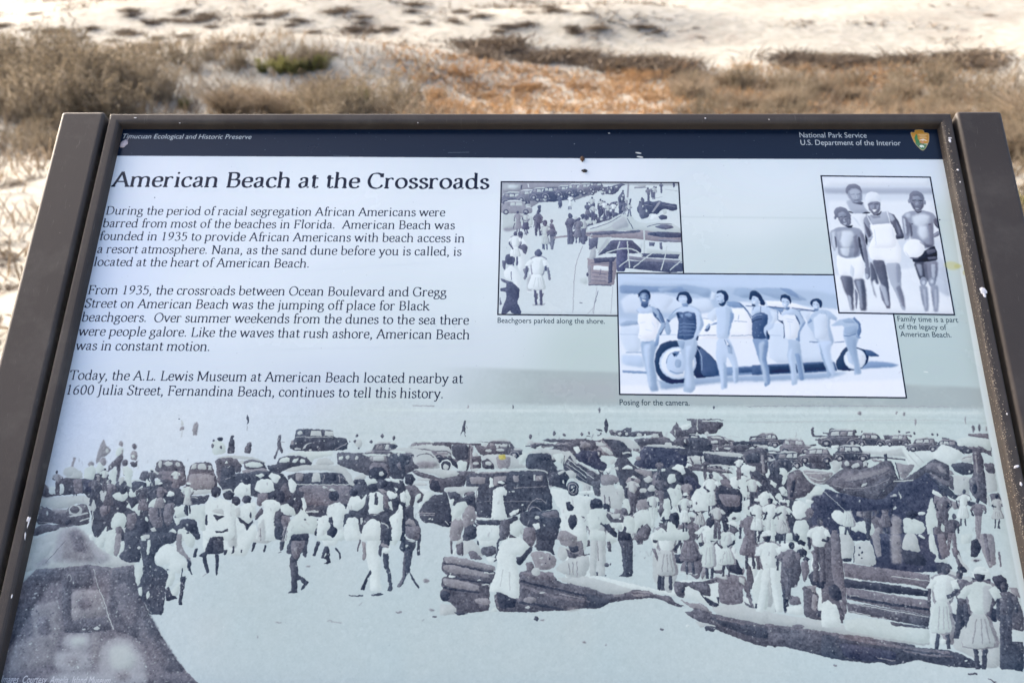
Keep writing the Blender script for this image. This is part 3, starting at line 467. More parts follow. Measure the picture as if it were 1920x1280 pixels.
# printed beach photograph, traced as tone shapes; each block: origin x, origin y, scale of its tracing sheet
CROWD = [
(1400,960,5.0526,'''
Pd 0 1040 60 1035 400 1090 860 1140 1200 1190 1400 1210 1600 1260 1600 1278 300 1278 0 1220
Pl 0 900 100 920 400 980 560 1000 700 1030 900 1060 1000 1080 1730 1130 1730 1270 1300 1210 900 1150 560 1100 200 1060 0 1000
Sn 26 0 1050 400 1090 800 1150 1200 1200|En 490 1080 60 22|Sl 14 150 1165 460 1225
Pd 470 0 620 0 640 250 580 380 470 300|Pk 560 60 800 0 850 200 700 300 600 260
PL 100 0 350 0 360 180 290 180 270 170 180 170 170 220 100 310 80 250 90 120|Pk 290 180 350 170 350 250 310 290 290 220
Pn 0 60 60 40 110 80 130 120 80 140 80 300 110 400 0 420|Pk 0 330 60 320 90 380 40 440 0 430
Pw 170 200 190 165 270 170 300 220 240 222|Pk 165 230 285 230 280 280 250 340 210 300
PL 380 160 460 170 470 290 350 290 360 220|PL 460 90 560 70 590 150 590 300 610 380 560 400 530 330 470 240|Pk 470 160 500 200 480 280 440 270
Pw 110 330 170 260 210 310 240 330 270 290 500 290 530 330 470 380 350 370 330 540 330 800 345 940 240 950 110 910 90 850 40 740 60 640 110 560 130 480 105 450
Pk 110 470 170 465 200 560 255 640 250 690 220 680 160 560|Pk 440 260 500 240 560 290 550 320 500 300|Ek 520 385 52 42|Sk 44 540 430 590 460|Pl4 60 740 130 600 240 540 250 900 110 900
Qd 335 370 460 380 500 420 520 560 480 700 400 720 400 900 360 960 340 760 320 660|Pk 340 720 410 720 390 860 360 960 345 880
PL 0 430 90 420 110 450 100 560 50 640 30 520|Pd 0 460 40 520 60 640 30 740 70 890 60 910 0 880|Qk 80 850 140 860 130 910 90 910|Qk 270 905 310 905 310 940 275 940
Pn 510 470 580 450 600 560 540 680|Pn 600 380 660 320 700 360 640 420
Pk 680 250 720 200 770 210 800 290 810 350 770 410 720 390 690 330
Pw 610 470 640 400 690 380 740 420 770 410 810 460 830 560 830 640 790 660 790 720 750 720 740 640 660 540 610 540
Pk 580 610 620 550 700 550 750 600 740 700 700 720 620 690|Pw 650 740 740 720 780 800 860 860 890 960 900 1080 720 1060 760 960 680 920|Pk 770 700 850 670 900 730 890 850 860 850 800 800
Pd 530 700 620 690 680 780 670 940 760 960 720 1030 540 990 540 830|Pm 560 700 660 690 650 760|Em 640 850 30 80|Ek 700 960 50 30
Pn 820 170 870 170 890 400 940 700 950 960 900 960 860 850 890 700 850 500 830 380|Sd 12 830 560 850 640
Pn 380 780 500 800 520 870 420 880|Pw 380 890 530 880 530 980 380 960
'''),
(1400,760,5.0526,'''
Sg 7 0 8 900 0 1920 12
Sl 8 0 160 700 150 1400 135 1920 140
Em3 1070 72 22 20|Em3 1490 80 12 20|Em3 1600 160 10 34|Em3 1420 70 10 14
Qd 20 320 40 290 230 290 235 300 60 305 30 330|Ed 120 310 8 8
Sd 20 0 352 240 362 420 362
PD 240 330 360 315 480 325 540 355 440 372 240 365
Ew 466 352 14 22
Sd 14 360 412 520 396 660 372
Pd 620 290 610 230 620 205 640 210 630 250 645 290
Sd 14 625 290 760 290 840 292
Qd 720 255 785 255 780 225 800 215 970 225 985 285 960 270 950 235 880 235 960 265 930 270 850 232 815 238 825 262 780 270 720 264
Ed 1020 250 16 22 30|Sd 9 985 280 1000 270|Ed 1092 250 9 9
Qd 1010 285 1180 285 1260 330 1240 352 1100 330 1010 300|Ew 1110 305 62 14
Sd 12 1170 350 1300 350
Qd 1290 280 1440 285 1450 300 1380 325 1310 325|Sn 14 1370 330 1500 320
Ed 1445 248 11 11|Ed 1590 262 11 11|Qd 1505 250 1545 245 1545 258 1510 262|Pn 1500 270 1570 280 1560 298 1520 290
Ed 1758 272 10 13|Ed 1806 278 10 14
Qd 1660 320 1720 325 1820 350 1780 368 1700 355 1670 335|Ew 1742 352 16 14|Sd 16 1850 310 1920 318|Sd 12 1880 355 1920 372
PD 690 360 700 320 800 305 900 340 920 380 850 410 740 410|Sn 16 650 320 690 330|Pw 790 400 830 355 880 375 860 410
Pn 900 380 960 355 1020 370 1060 410 1090 445 1060 445 1040 400 980 378|PD 840 410 900 385 1000 385 1060 420 1080 445 960 435
Pw 560 390 700 380 840 408 1000 440 1300 480 1500 500 1550 600 1620 600 1720 510 1920 560 1920 390 1700 360 1480 350 1200 380 1060 365 1090 430 1050 450 860 420 700 395
Pl6 1100 430 1300 440 1460 400 1480 430 1560 560 1500 480 1300 470 1120 460
Sl 10 1560 420 1680 540|Sl 9 1530 460 1640 580
PD 0 395 60 380 100 390 60 400|Pd 0 420 100 400 180 420 320 430 460 440 700 470 880 500 880 520 700 510 560 480 300 452 160 440 170 560 160 700 130 720 0 600
Pl 260 460 320 455 450 480 520 490 520 525 400 520 300 500
PD 540 470 720 490 780 520 800 610 620 600 540 560|Ew 580 525 17 22|Ew 522 570 14 20|Pd 600 500 740 500 760 600 620 590
Pl 780 520 810 515 900 525 905 570 850 640 815 620 810 560|Pd 900 500 1000 510 1160 530 1140 620 900 600|El 950 550 26 26|Pl 980 570 1050 540 1080 570 1010 600|Ll 0 0 0 0
Sl 40 1118 500 1128 580|Sd 16 1140 495 1300 490 1500 515|QD 1300 455 1330 455 1335 520 1305 520|Pm 1170 500 1290 520 1280 540 1200 530
PD 0 620 160 600 280 520 420 540 440 600 380 640 390 870 500 900 520 1278 0 1278
Pl 120 610 150 440 160 610 150 680
PL 0 580 70 570 90 610 50 660 60 740 20 760 0 740|Pw 0 760 50 800 40 850 0 840|Ew 200 640 24 42|PL 270 610 340 580 390 620 380 700 350 760 330 740 350 660 290 640|PL 230 700 290 740 280 780 220 740
Pk 80 680 180 660 200 760 150 830 90 800|Sw 8 85 790 110 804 140 800 150 785
Ed 430 860 50 30|Pn 385 640 500 600 520 620 560 700 640 770 600 810 540 870 400 880 390 760|Sk 30 420 700 430 840
Pl4 520 600 830 630 760 720 700 740 640 730 580 690|Sm 12 560 620 800 650|Sm 10 600 670 700 720
Pn 730 735 830 650 920 590 1080 610 1200 575 1310 515 1380 530 1430 690 1400 760 1300 880 1200 880 1020 850 870 820 830 780
Sn 16 800 740 1000 735 1180 680|Sn 14 860 790 1050 790 1250 700|Sm 12 900 700 1100 690 1280 610|Sn 22 1000 830 1200 780 1380 650|El 1110 750 34 18 -30|Sm 10 880 640 1040 650
Pm 1410 540 1500 560 1590 560 1570 610 1500 690 1460 690|Sk 10 1410 540 1450 690
Pd 1510 690 1640 600 1770 500 1920 560 1920 780 1840 760 1700 640 1640 620|Pm 1800 560 1920 600 1920 650 1850 620
Pb 1440 720 1640 620 1700 620 1780 700 1900 800 1920 1278 640 1278 600 950 700 840 760 780 860 830 1200 880 1320 870 1420 720
Sl 16 1390 715 1580 708|Pl 1300 890 1330 870 1340 920|El 1400 850 24 16|Pl 1440 800 1470 870 1460 890|Pn 1340 880 1400 870 1420 980 1360 960
Pw 1755 790 1830 830 1860 860 1840 870 1760 835|Ew 1390 968 32 18|Ew 1655 1020 36 18|Ew 1340 1078 18 18|El 890 915 30 26|El 800 940 26 8 20|Em 1080 1025 44 30
Pn 1140 1080 1200 1040 1280 1070 1290 1278 1140 1278|Pm8 1370 1040 1470 1060 1460 1278 1360 1278|Pd 1760 870 1900 850 1920 1278 1780 1278
PL 1480 1090 1500 1060 1580 1065 1680 1110 1690 1180 1640 1220 1490 1210|Pl 1500 1215 1620 1220 1640 1278 1470 1278|PL 1600 1210 1690 1240 1690 1270 1650 1265
PL 1690 1060 1710 1000 1750 860 1780 950 1820 1070 1890 1170 1860 1200 1790 1140 1760 1160 1790 1278 1720 1278
Pw 800 1030 830 990 880 985 930 1030 965 1090 940 1130 880 1130 810 1070|PL 870 1140 940 1150 1000 1278 890 1278
PL 960 1160 1000 1110 1100 1090 1190 1110 1220 1180 1200 1230 1120 1210 1060 1180 1020 1200|Pm 1220 1160 1260 1150 1270 1260 1200 1230|Ek 1560 1030 60 40
Qn 805 1180 860 1180 870 1278 805 1278
PL 540 830 620 780 680 760 720 790 715 850 680 890 590 910|Ek 660 890 50 30|Pw 560 880 640 900 610 930 560 920
Pw 430 960 450 900 500 895 580 940 590 1000 560 1060 470 1080 430 1020|PL 380 1000 430 990 430 1050 400 1040|PL 460 1090 560 1080 590 1150 590 1278 470 1278 440 1180
Pn 540 1010 600 960 640 1000 620 1060 570 1050
PL 100 860 150 815 230 830 270 890 330 940 350 1000 360 1180 300 1200 200 1180 90 1190 80 1130 140 1060 140 960|Sk 30 180 955 230 975|Sk 34 280 930 310 960|PL 260 860 310 820 350 900 340 960 300 900
PL 370 890 410 890 400 950 380 950|PL 300 780 340 760 380 800 390 860 330 850|PL 0 880 60 900 130 970 120 1040 60 1050 0 1000|Ed 30 980 26 26|Ed 120 1000 22 30
Pn 0 1060 70 1050 100 1100 60 1160 70 1278 0 1278|Pw 90 1190 170 1190 160 1278 80 1278
Pw 170 1230 190 1190 270 1190 290 1225 240 1232|Pk 170 1245 290 1245 260 1278 190 1278|PL 350 1230 380 1180 430 1210 440 1278 350 1278|Ek 470 1250 30 40
Ek 720 1240 60 40|El 765 1240 14 26
Sl 4 420 530 640 740|Sw 5 720 800 900 960 1040 1105|Sl 4 1040 1105 1220 1270
'''),
(1540,1000,4.571,'''
Pb 420 0 1060 0 1060 330 420 330
Pd 0 0 160 0 180 240 200 720 180 780 130 650 60 560 0 600
Qn 80 0 150 0 180 200 215 620 200 700 130 520 90 340
Ql 160 0 240 0 285 90 270 210 175 210|Qk 180 210 260 212 255 240 185 240
Pl 290 80 410 65 450 120 470 280 270 250|Sk 7 285 100 278 250|Ek 330 120 8 10|Ek 350 160 8 10|Ek 325 180 8 10|Ek 350 210 6 8
Pm 430 0 500 0 520 190 470 200|Pm8 590 0 680 0 690 260 600 250
Pl 720 0 810 0 855 165 680 130|PL 840 0 890 30 880 50 830 20|Pk 690 140 850 170 910 240 880 280 700 250
PL 920 0 960 0 990 120 1010 220 1080 215 1085 250 970 245 985 180 925 145|Pn 990 0 1060 0 1090 200 1020 215
Qn 185 250 400 275 930 350 930 480 800 440 400 400 200 370|Qk 195 385 420 410 700 450 930 490 930 540 600 510 400 480 200 460
Qn 210 460 420 490 930 575 935 700 600 640 400 600 220 560|Qd 215 590 400 610 930 700 920 800 600 740 230 670
Sk 22 220 540 500 590 920 650|Sl 10 200 372 270 382|Sw 17 275 385 350 400|Sl 7 600 365 930 405|Sm 7 480 510 930 575|Sl 7 250 595 500 640 920 715|Sl 7 240 660 420 700|Sm 8 430 710 560 725|Sl 6 240 525 330 540|Sm 7 470 570 530 575
PL 200 740 320 720 560 740 620 780 920 800 930 950 600 900 400 870 200 830|Pd 590 750 700 770 920 800 920 815 640 790 600 780
Pw 60 600 130 600 160 720 170 800 60 800 0 800 0 590
Pk 60 450 120 430 170 480 180 560 130 580 70 540|Ek 10 400 30 70
Pk 980 260 1090 250 1130 300 1060 320 1050 380 1000 350
Pw 930 440 980 360 1020 380 1060 450 1130 540 1165 620 1175 700 1100 680 1060 640 970 610 960 680 1020 700 1040 800 1030 900 980 960 930 940 930 800 940 620
Pk 975 610 1050 620 1060 650 1170 700 1260 740 1240 800 1180 830 1080 740 1000 680|Pm 1030 760 1100 790 1150 850 1140 960 1050 930 1030 860|Ew 1045 925 26 26|Sw 8 1120 740 1180 810
Pn 1050 380 1110 350 1180 390 1195 450 1150 500 1090 470|Pl 1055 330 1110 310 1160 330 1200 400 1260 540 1190 520 1190 440 1130 370 1060 370
Pk 1160 500 1260 540 1340 590 1320 640 1260 700 1200 640|Pk 1240 260 1160 280 1180 330 1250 330|Pd 1110 120 1180 140 1220 280 1180 300|Sl 22 1170 170 1200 240 1260 310
Pl 1190 370 1280 360 1340 470 1380 560 1360 620 1290 560 1250 470
Pw 1290 340 1320 295 1420 295 1455 340 1450 380 1360 390 1300 370|Pk 1280 370 1360 395 1450 385 1450 430 1390 500 1310 430
PL 1370 600 1420 510 1480 430 1530 500 1565 600 1500 630 1440 600 1400 620|Ek 1470 570 10 14|Ek 1530 570 8 12
Pk 1330 600 1400 620 1530 650 1560 560 1600 560 1640 640 1620 700 1540 700 1500 760 1380 720 1330 660|Pk 1460 370 1530 350 1590 390 1590 510 1540 510 1480 430
Pd 1540 560 1640 520 1700 600 1737 700 1737 840 1640 820 1580 760|Pm 1600 460 1680 460 1710 560 1640 510|Sl 22 1600 480 1700 590
Pk 1180 620 1240 640 1260 740 1200 740|Pk 1260 680 1300 700 1320 760 1270 740|Sl 8 1225 630 1270 740
Pl 1140 880 1220 800 1310 680 1340 680 1430 750 1500 770 1550 700 1590 820 1580 880 1550 960 1530 1130 1500 1150 1420 1150 1300 1060 1130 980
Sm 8 1390 720 1470 750|Em 1400 1000 30 20|Em 1300 900 40 16|Em 1480 900 24 40|Sl 5 1440 1080 1520 1140
PD 1540 910 1650 920 1737 930 1737 1180 1640 1165 1530 1160 1530 1010
Ek 1605 815 16 18
Pd -460 850 -200 850 0 860 60 960 60 1060 -100 1020 -300 970 -460 930
PD 0 860 200 880 500 930 800 970 1130 1000 1300 1080 1420 1150 1300 1150 1040 1130 940 1110 880 1090 820 1080 740 1100 600 1130 500 1100 400 1110 250 1090 130 1075 0 1050
Sn 24 150 880 500 945 800 985 1100 1020|Pb 150 930 400 970 640 1010 640 1080 400 1090 200 1060|Sm 9 480 1060 640 1090|Sn 14 700 1000 900 1040 1130 1050|Ew 1240 1085 14 6
Qd 1255 1195 1335 1190 1335 1208 1255 1210|Pd 1420 1235 1460 1250 1510 1280 1480 1280|Em 120 1130 16 10
Pm 1320 0 1480 0 1500 260 1440 300 1400 200|Sn 30 1400 0 1440 240|Sn 14 1520 150 1540 280|Pk 1280 60 1340 40 1370 120 1340 200 1280 200|El 1330 225 44 18|Ed 1330 228 26 9|PL 1200 0 1300 0 1280 80 1200 90
'''),
(1620,780,6.4,'''
PL 1120 270 1280 245 1510 280 1530 430 1400 370 1200 360 1110 350|Qn 1250 210 1490 205 1500 272 1250 235
Pw 920 340 1000 350 1100 390 1190 450 1140 530 1020 590 900 520 820 500 870 400
PD 1080 360 1220 355 1310 410 1280 450 1190 450|Qd 1370 350 1530 430 1540 490 1380 380|Ed3 1310 150 13 42|Ed3 1386 140 13 44|Em3 1465 150 10 30|Em3 1215 50 8 44
Pl 1150 500 1290 450 1300 560 1180 545|Sm 12 1180 500 1290 480|PD 1030 580 1150 550 1310 570 1320 690 1200 710 1090 660|El 1264 664 13 15
Pm 940 600 1060 660 1090 700 980 700 930 650|Pn 740 640 820 520 1010 590 940 640 950 690 1070 710 1080 900 1000 830 880 760
Ql 1075 700 1280 730 1260 930 1080 930|QD 870 780 1010 850 1100 940 1220 1010 1340 1030 1330 1090 1200 1060 1030 970 900 880
Pd 1290 430 1380 400 1430 500 1440 640 1470 780 1480 1070 1400 1010 1340 1000 1270 900 1260 760 1320 680|Sm 20 1340 470 1360 700|Sn 30 1350 720 1380 900|Ek 1330 870 30 60
Ql 1450 620 1570 620 1610 900 1480 920 1460 800|Pd 1430 560 1560 560 1580 690 1480 680|Pd 1500 930 1630 920 1650 1050 1540 1060
Pm 1040 1000 1140 1040 1150 1110 1080 1120 1030 1060|Pn 1100 940 1260 930 1300 1010 1200 1010|Sl 26 1480 940 1510 1080|PL 1570 1060 1640 1050 1660 1170 1600 1170
Pn 830 950 930 940 1000 1100 1000 1280 880 1280|Pk 920 980 1020 990 1030 1100 940 1100|Pl 820 875 910 920 960 970 930 975 850 935
'''),
(1060,960,5.0526,'''
Pd 0 0 0 0 1 1
Pw 0 380 240 400 260 590 1000 760 1060 640 1400 640 1900 900 1440 900 1100 800 500 720 0 640
Pd 0 650 200 700 420 780 500 750 620 730 780 740 880 790 1000 790 1040 850 1130 890 1100 900 1020 880 920 830 800 805 700 820 560 830 440 850 340 900 260 915 130 900 0 920
PD 0 700 200 760 440 840 340 900 200 905 0 880|Em 490 780 40 26|Em 720 770 100 26|Sn 18 560 760 840 770 1000 830|Sn 12 60 800 240 850|Pl6 0 900 120 890 150 920 20 945
Pl 0 610 240 610 600 720 640 735 560 770 440 780 350 760 200 700 100 660 0 640
Pl 230 170 385 180 385 560 300 580 295 300 235 260|Pn 240 270 290 280 290 560 230 580 250 480|PD 230 580 290 560 390 590 390 605 250 590|Sd 9 235 158 380 170|PL 210 0 330 0 340 80 390 100 370 150 230 160|Pk 330 80 400 110 490 190 490 240 440 230 370 150
PL 390 190 450 190 490 270 440 300 390 270|Pd 390 280 430 270 435 370 400 375|Ed 390 500 20 20|Ed 425 495 9 12|Pd 185 270 230 260 240 320 200 320
PD 525 210 560 150 580 170 570 210 635 195 640 300 640 600 560 610 500 605 550 580 540 440 530 340 500 260|Pk 500 190 525 180 520 260 495 270
PL 0 180 60 190 110 260 120 180 200 120 210 300 180 380 130 400 40 300|Pk 20 320 100 310 130 360 60 380|Pd 0 330 60 380 130 410 80 430 0 400|Pl 0 440 220 400 235 520 150 620 0 610|Sm 10 80 480 90 600|Sm 9 150 460 150 600|Sm 8 120 470 115 560|Pd 130 400 230 390 232 402 150 410
Pw 800 220 860 170 960 200 980 130 1120 150 1160 240 1080 300 1040 320 880 340 830 320|Qk 885 120 980 110 970 200 920 180|Pk 1000 60 1080 40 1080 120 1060 150 1020 120
Pl 830 350 880 350 1030 340 1040 460 1080 500 1050 640 1000 770 880 700 830 640|Pn 815 340 850 340 890 450 900 480 880 480|Pk 890 490 920 460 975 530 940 600 900 740 870 720 880 600|Sm 10 870 310 875 350
Pn 1120 270 1130 220 1160 210 1190 240 1260 300 1280 420 1310 500 1260 640 1150 570 1090 560 1100 480 1130 420|Pk 1030 400 1110 390 1135 460 1090 485 1030 470|Pd 1010 340 1060 320 1080 300 1110 280 1090 380 1040 390|Pw 1060 330 1090 310 1090 380 1065 390|Pd 1220 380 1340 380 1350 430 1250 450|PL 1260 350 1320 320 1360 340 1340 390 1280 400|Sl 13 1140 480 1155 630|Sl 12 1090 560 1250 590
PL 1180 160 1330 160 1380 200 1360 270 1280 290 1250 260|Qk 1265 285 1440 270 1430 310 1400 360 1380 320 1270 320|Pw 1360 360 1440 290 1480 300 1560 420 1480 540 1390 550 1350 440|Qk 1480 285 1580 290 1550 400 1510 350|Pw 1580 290 1640 400 1700 500 1620 440 1560 410
PL 1300 540 1360 540 1340 640 1270 650|Pm 1320 470 1350 480 1360 540 1300 640 1280 600|Pd 1370 550 1500 540 1480 580 1420 580
Pk 1500 490 1520 440 1570 425 1630 450 1650 510 1690 550 1690 590 1620 590 1560 570|Pn 1680 510 1700 560 1680 600
Pn 1330 650 1450 600 1540 590 1700 600 1730 690 1780 880 1790 910 1760 900 1720 780 1680 700 1690 860 1580 880 1470 860 1450 760 1450 660 1330 690|Pl4 1400 590 1520 590 1540 640 1450 620|Pl4 1640 610 1700 620 1700 690 1650 660|Sd 26 1440 640 1290 670 1200 665
Pd 1030 650 1130 660 1290 670 1370 690 1380 800 1290 780 1260 740 1140 690 1130 810 1060 800 1030 740|Pk 1270 760 1320 800 1460 870 1460 800 1430 800 1460 890 1380 900|Ek 1110 740 16 20
Pm 1080 820 1180 860 1300 860 1370 930 1400 960 1300 950 1180 900|Pl 1380 900 1500 870 1700 890 1920 950 1920 1070 1700 1030 1440 970
Pd 1120 940 1190 940 1230 900 1400 960 1600 1000 1920 1070 1920 1278 1800 1250 1660 1200 1480 1130 1370 1090 1240 1020 1190 990|PD 1350 990 1500 1010 1700 1060 1920 1100 1920 1200 1700 1160 1500 1080|Pl 1230 1030 1340 1050 1420 1070 1420 1090 1340 1070 1280 1090 1210 1010|PD 1310 1090 1350 1070 1450 1090 1400 1130 1330 1120
Sn 16 1430 1000 1700 1060|Pw 1720 480 1820 420 1820 560 1780 640 1740 560|Pd 1710 470 1760 520 1790 650 1760 740 1730 660|Pn 1740 180 1740 60 1780 40 1840 70 1800 100 1800 300 1830 320 1820 430 1720 430|Pk 1720 330 1780 340 1780 400 1720 400
PL 1830 330 1920 280 1920 460 1840 470|Pk 1830 470 1880 470 1920 580 1880 540 1830 520|PL 1770 720 1860 520 1920 620 1920 930 1790 900|Qk 1800 860 1860 860 1840 915 1790 910|Pd 1690 840 1720 860 1800 910 1720 890
Ed 915 1108 18 11|Em3 180 1225 20 12|Ew 1160 1075 20 14|Em3 385 1255 8 12
PD 1150 110 1190 150 1160 160|PL 60 0 130 0 210 200 120 180
'''),
(1060,760,5.0526,'''
Ed3 322 45 9 22|Ed 1405 18 10 16
PD 370 155 385 118 405 150 410 180 400 250 385 262 372 240|PD 285 215 350 230 345 245 310 240
Ed 157 272 12 14|Ed 222 262 10 16|Sd 6 195 292 240 292|Ed 335 268 9 12|Sd 9 300 285 330 278
Qd 410 230 520 235 570 210 630 210 625 250 700 240 910 245 930 300 880 300 880 270 640 300 520 290 430 280|El 700 278 24 20|Ql 830 268 885 268 885 302 830 302|Ew 755 280 8 14|El 515 265 18 14|Pl 440 240 490 235 470 262|El 580 270 14 14|El 565 240 8 8
Qd 1150 125 1490 130 1500 138 1350 140 1350 150 1490 160 1495 190 1440 240 1430 265 1300 270 1180 270 1160 290 1050 310 990 250 1030 190 1050 155 1080 200 1110 235 1150 230 1200 200 1190 145 1150 140|Sl 9 1252 130 1250 230|Ql 1300 138 1350 140 1348 155 1300 152|Pw 1090 190 1180 170 1180 210 1110 235|El 1340 265 20 18|El 1246 270 10 16|Sl 12 1035 230 1040 280
Qd 0 330 40 320 340 330 300 420 200 430 0 430|Pm 130 370 180 340 240 360 230 390 150 400|Pm 270 340 330 335 400 390 460 460 430 480 340 420|Pl 285 345 350 345 390 380 300 385|Pl 320 390 400 395 460 460 420 470
PD 350 315 520 330 570 360 620 430 640 480 560 500 460 490 440 420|Pl 340 300 480 290 600 310 680 360 720 420 700 440 640 430 580 370 520 330|Sl 18 540 450 620 445|Sn 24 640 420 700 420
Pd 640 320 740 305 960 310 1050 350 1040 370 760 370 720 400|PD 1060 310 1340 300 1400 380 1380 440 1140 420|Ed 1100 340 70 40|El 1135 335 8 18
Qd 1340 290 1460 285 1530 310 1560 360 1480 380 1380 370|Pl 1380 330 1440 330 1450 355 1380 360|Pl 1370 290 1470 295 1500 320 1400 310|Pl 1500 305 1530 310 1545 345|Sl 6 1540 285 1650 300
QD 1580 345 1640 335 1920 345 1920 370 1800 365 1590 372|Qd 1480 380 1700 370 1780 380 1680 440 1480 410|El 1540 405 34 10|Qd 1740 300 1780 288 1920 290 1920 300 1780 302|Pl 1790 370 1920 375 1920 410 1860 400
Pd 1690 440 1740 410 1860 400 1910 430 1920 640 1860 650 1700 560|PD 1700 470 1840 440 1850 540 1720 550|Sm 26 1865 470 1880 640
PD 1310 440 1500 470 1690 490 1680 560 1590 570 1400 560 1310 520|Pl 1310 430 1540 440 1660 450 1695 480 1600 490 1420 465 1310 445|PL 1420 420 1440 395 1455 430
Pb 710 430 760 380 900 370 1060 390 1150 420 1300 440 1310 480 1160 480 1150 560 1100 600 740 600 640 560 700 490|Pl 750 380 800 365 940 370 950 345 1000 350 1020 375 1140 400 1140 408 980 400 800 390|PD 1060 420 1300 425 1305 470 1100 470
Pl 1150 480 1230 470 1290 480 1350 545 1320 555 1180 550|Sd 14 1180 490 1210 550|Sd 10 1280 480 1290 550|Qd 1160 570 1540 600 1590 640 1400 640 1160 600|Sl 16 1290 590 1400 560 1560 570 1590 610|El 1530 605 14 24|Sm 14 1300 590 1560 620
Pb 80 470 140 430 300 430 320 500 400 560 380 620 300 610 160 540|PD 460 560 500 490 580 490 640 560 700 600 820 620 960 600 1000 560 1060 560 1180 600 1260 680 1270 800 1220 870 1100 960 900 900 700 900 560 880 500 700
Pl 420 520 470 510 470 540 430 560|Pl 430 590 500 580 500 610|Em 690 500 24 20|Pm 640 600 820 610 830 680 720 660
Pl 0 430 40 430 90 480 110 540 80 560 20 490|Qd 0 560 60 570 130 540 240 610 330 660 320 720 240 760 160 720 60 650 0 640
Sl 9 20 540 220 660|Sl 9 0 570 190 680|Sl 9 140 550 320 650|Sl 9 130 600 270 690|Sn 9 0 590 100 650|Pl 0 600 60 620 90 660 50 690 0 670
Ek 70 785 58 72|Em 68 785 46 58|Ek 68 785 36 46|El 60 770 8 14|El 78 800 8 12|El 64 815 8 6|El 82 770 7 8
Sl 14 90 690 240 760|Qd 240 720 330 700 340 860 280 850|Pw 130 810 270 800 270 840 140 840
Pw 0 820 280 870 230 940 240 980 200 1040 220 1160 180 1100 120 1010 60 1000 20 910 0 900
Pw 375 620 390 590 430 585 440 620 410 640|Pm 330 680 360 650 440 650 500 680 510 720 470 730 440 760 340 750|Pl 330 760 450 750 480 790 550 780 560 830 540 920 540 980 430 980 380 970 340 900|Sn 12 370 850 380 940|Sn 12 415 860 420 950|Pk 360 930 400 930 430 960 420 980 360 980
Pw 530 600 580 560 640 580 640 600 560 600|Pm 570 720 600 680 660 670 710 700 700 740 670 730 650 770 590 770|PL 480 740 540 760 550 800 500 800
Pd 580 780 660 775 720 810 690 870 680 960 640 980 600 900|Pn 820 680 880 600 930 690 940 780 930 870 860 860 820 760|Pl 730 690 800 660 830 710 780 740|Pl 770 790 810 750 850 760 860 800 800 820|El 735 800 36 22
PL 960 700 980 650 1040 645 1050 720 980 740|PL 910 600 950 590 940 620 910 625|Pw 1000 600 1060 550 1120 570 1140 640 1110 660 1060 610|Pk 1050 660 1120 660 1120 740 1060 720
PL 960 800 990 770 1040 790 1060 740 1100 760 1110 860 1120 900 1060 950 1010 960 1000 870|Pn 1110 780 1160 790 1180 890 1150 900
Pb 1120 700 1160 660 1220 680 1300 780 1230 800 1220 860 1180 880
Pm 670 930 700 890 780 880 790 960 760 1000 680 990|PL 790 890 850 880 880 980 870 1070 850 1070 840 1010 790 1010|PL 890 890 990 880 1000 960 980 1080 940 1080 930 980 890 970|Pd 870 980 940 985 900 1060
PL 540 900 580 870 640 980 600 1030 560 980|Pd 530 970 570 970 600 1020 550 1040
PL 1280 700 1300 640 1340 625 1360 680 1400 620 1450 640 1460 720 1430 750 1370 740 1330 720|Pn 1440 630 1480 640 1540 690 1500 700|Pn 1460 700 1540 690 1580 730 1560 790 1480 760
Pw 1280 780 1330 730 1390 760 1400 830 1470 830 1430 880 1370 890 1360 960 1340 1000 1230 990 1130 980 1130 920 1180 900 1230 800|Sd 9 1170 998 1260 1010 1350 998|Ed 1240 925 9 14
Pk 1390 790 1420 740 1470 750 1560 780 1640 790 1680 850 1670 1010 1580 1010 1540 1100 1530 1200 1500 1190 1480 1070 1470 960 1440 960 1450 1100 1430 1110 1410 950 1370 900 1420 870|Pn 1440 830 1660 850 1650 960 1500 950
Pw 1600 600 1640 560 1720 560 1800 580 1800 620 1740 650 1720 660 1690 620|Pw 1560 680 1640 670 1660 740 1620 790 1570 760|PL 1660 690 1740 670 1780 720 1760 780 1780 820 1740 880 1690 860 1650 790|PD 1740 620 1820 620 1900 680 1920 800 1800 800 1760 700
Pw 1830 880 1860 820 1920 810 1920 920 1870 940|Pd 1740 840 1780 850 1790 890 1740 890|PL 1680 900 1760 900 1830 920 1870 960 1840 1030 1740 1050 1690 1010|Ed 1750 970 26 22|Ed 1840 1000 24 26
Pn 1690 1090 1730 1050 1820 1060 1850 1110 1810 1130 1800 1278 1730 1278 1740 1140 1690 1150
PL 1530 1060 1580 1010 1650 1015 1670 1070 1620 1100 1550 1100|Ed 1600 1070 20 16|Pw 1520 1110 1560 1090 1620 1100 1660 1160 1600 1140|Pd 1550 1150 1620 1150 1650 1190 1600 1210 1560 1200
Pk 1330 1120 1350 1060 1400 1055 1420 1110 1370 1160|PL 1400 1160 1450 1200 1460 1278 1330 1278 1330 1200
PL 1050 1000 1130 985 1200 1030 1230 1080 1180 1120 1110 1100 1060 1050|Pd 1180 1050 1230 1060 1220 1100 1150 1130 1190 1090
Pk 980 1060 1000 1020 1060 1010 1085 1060 1070 1150 1040 1170 1010 1120|Qd 880 1110 980 1110 970 1210 920 1160|PL 970 1090 1040 1130 1060 1180 1160 1150 1180 1278 820 1278 850 1200 900 1160 960 1210
PL 660 1010 740 980 800 1000 830 1070 840 1160 800 1150 760 1110 700 1150 660 1220 640 1150|PL 550 1050 600 1040 660 1070 650 1200 590 1210 550 1170|Pk 560 1140 580 1160 570 1200 620 1210 630 1278 500 1278 500 1190 540 1190
Pd 680 1200 770 1110 820 1170 780 1278 650 1278
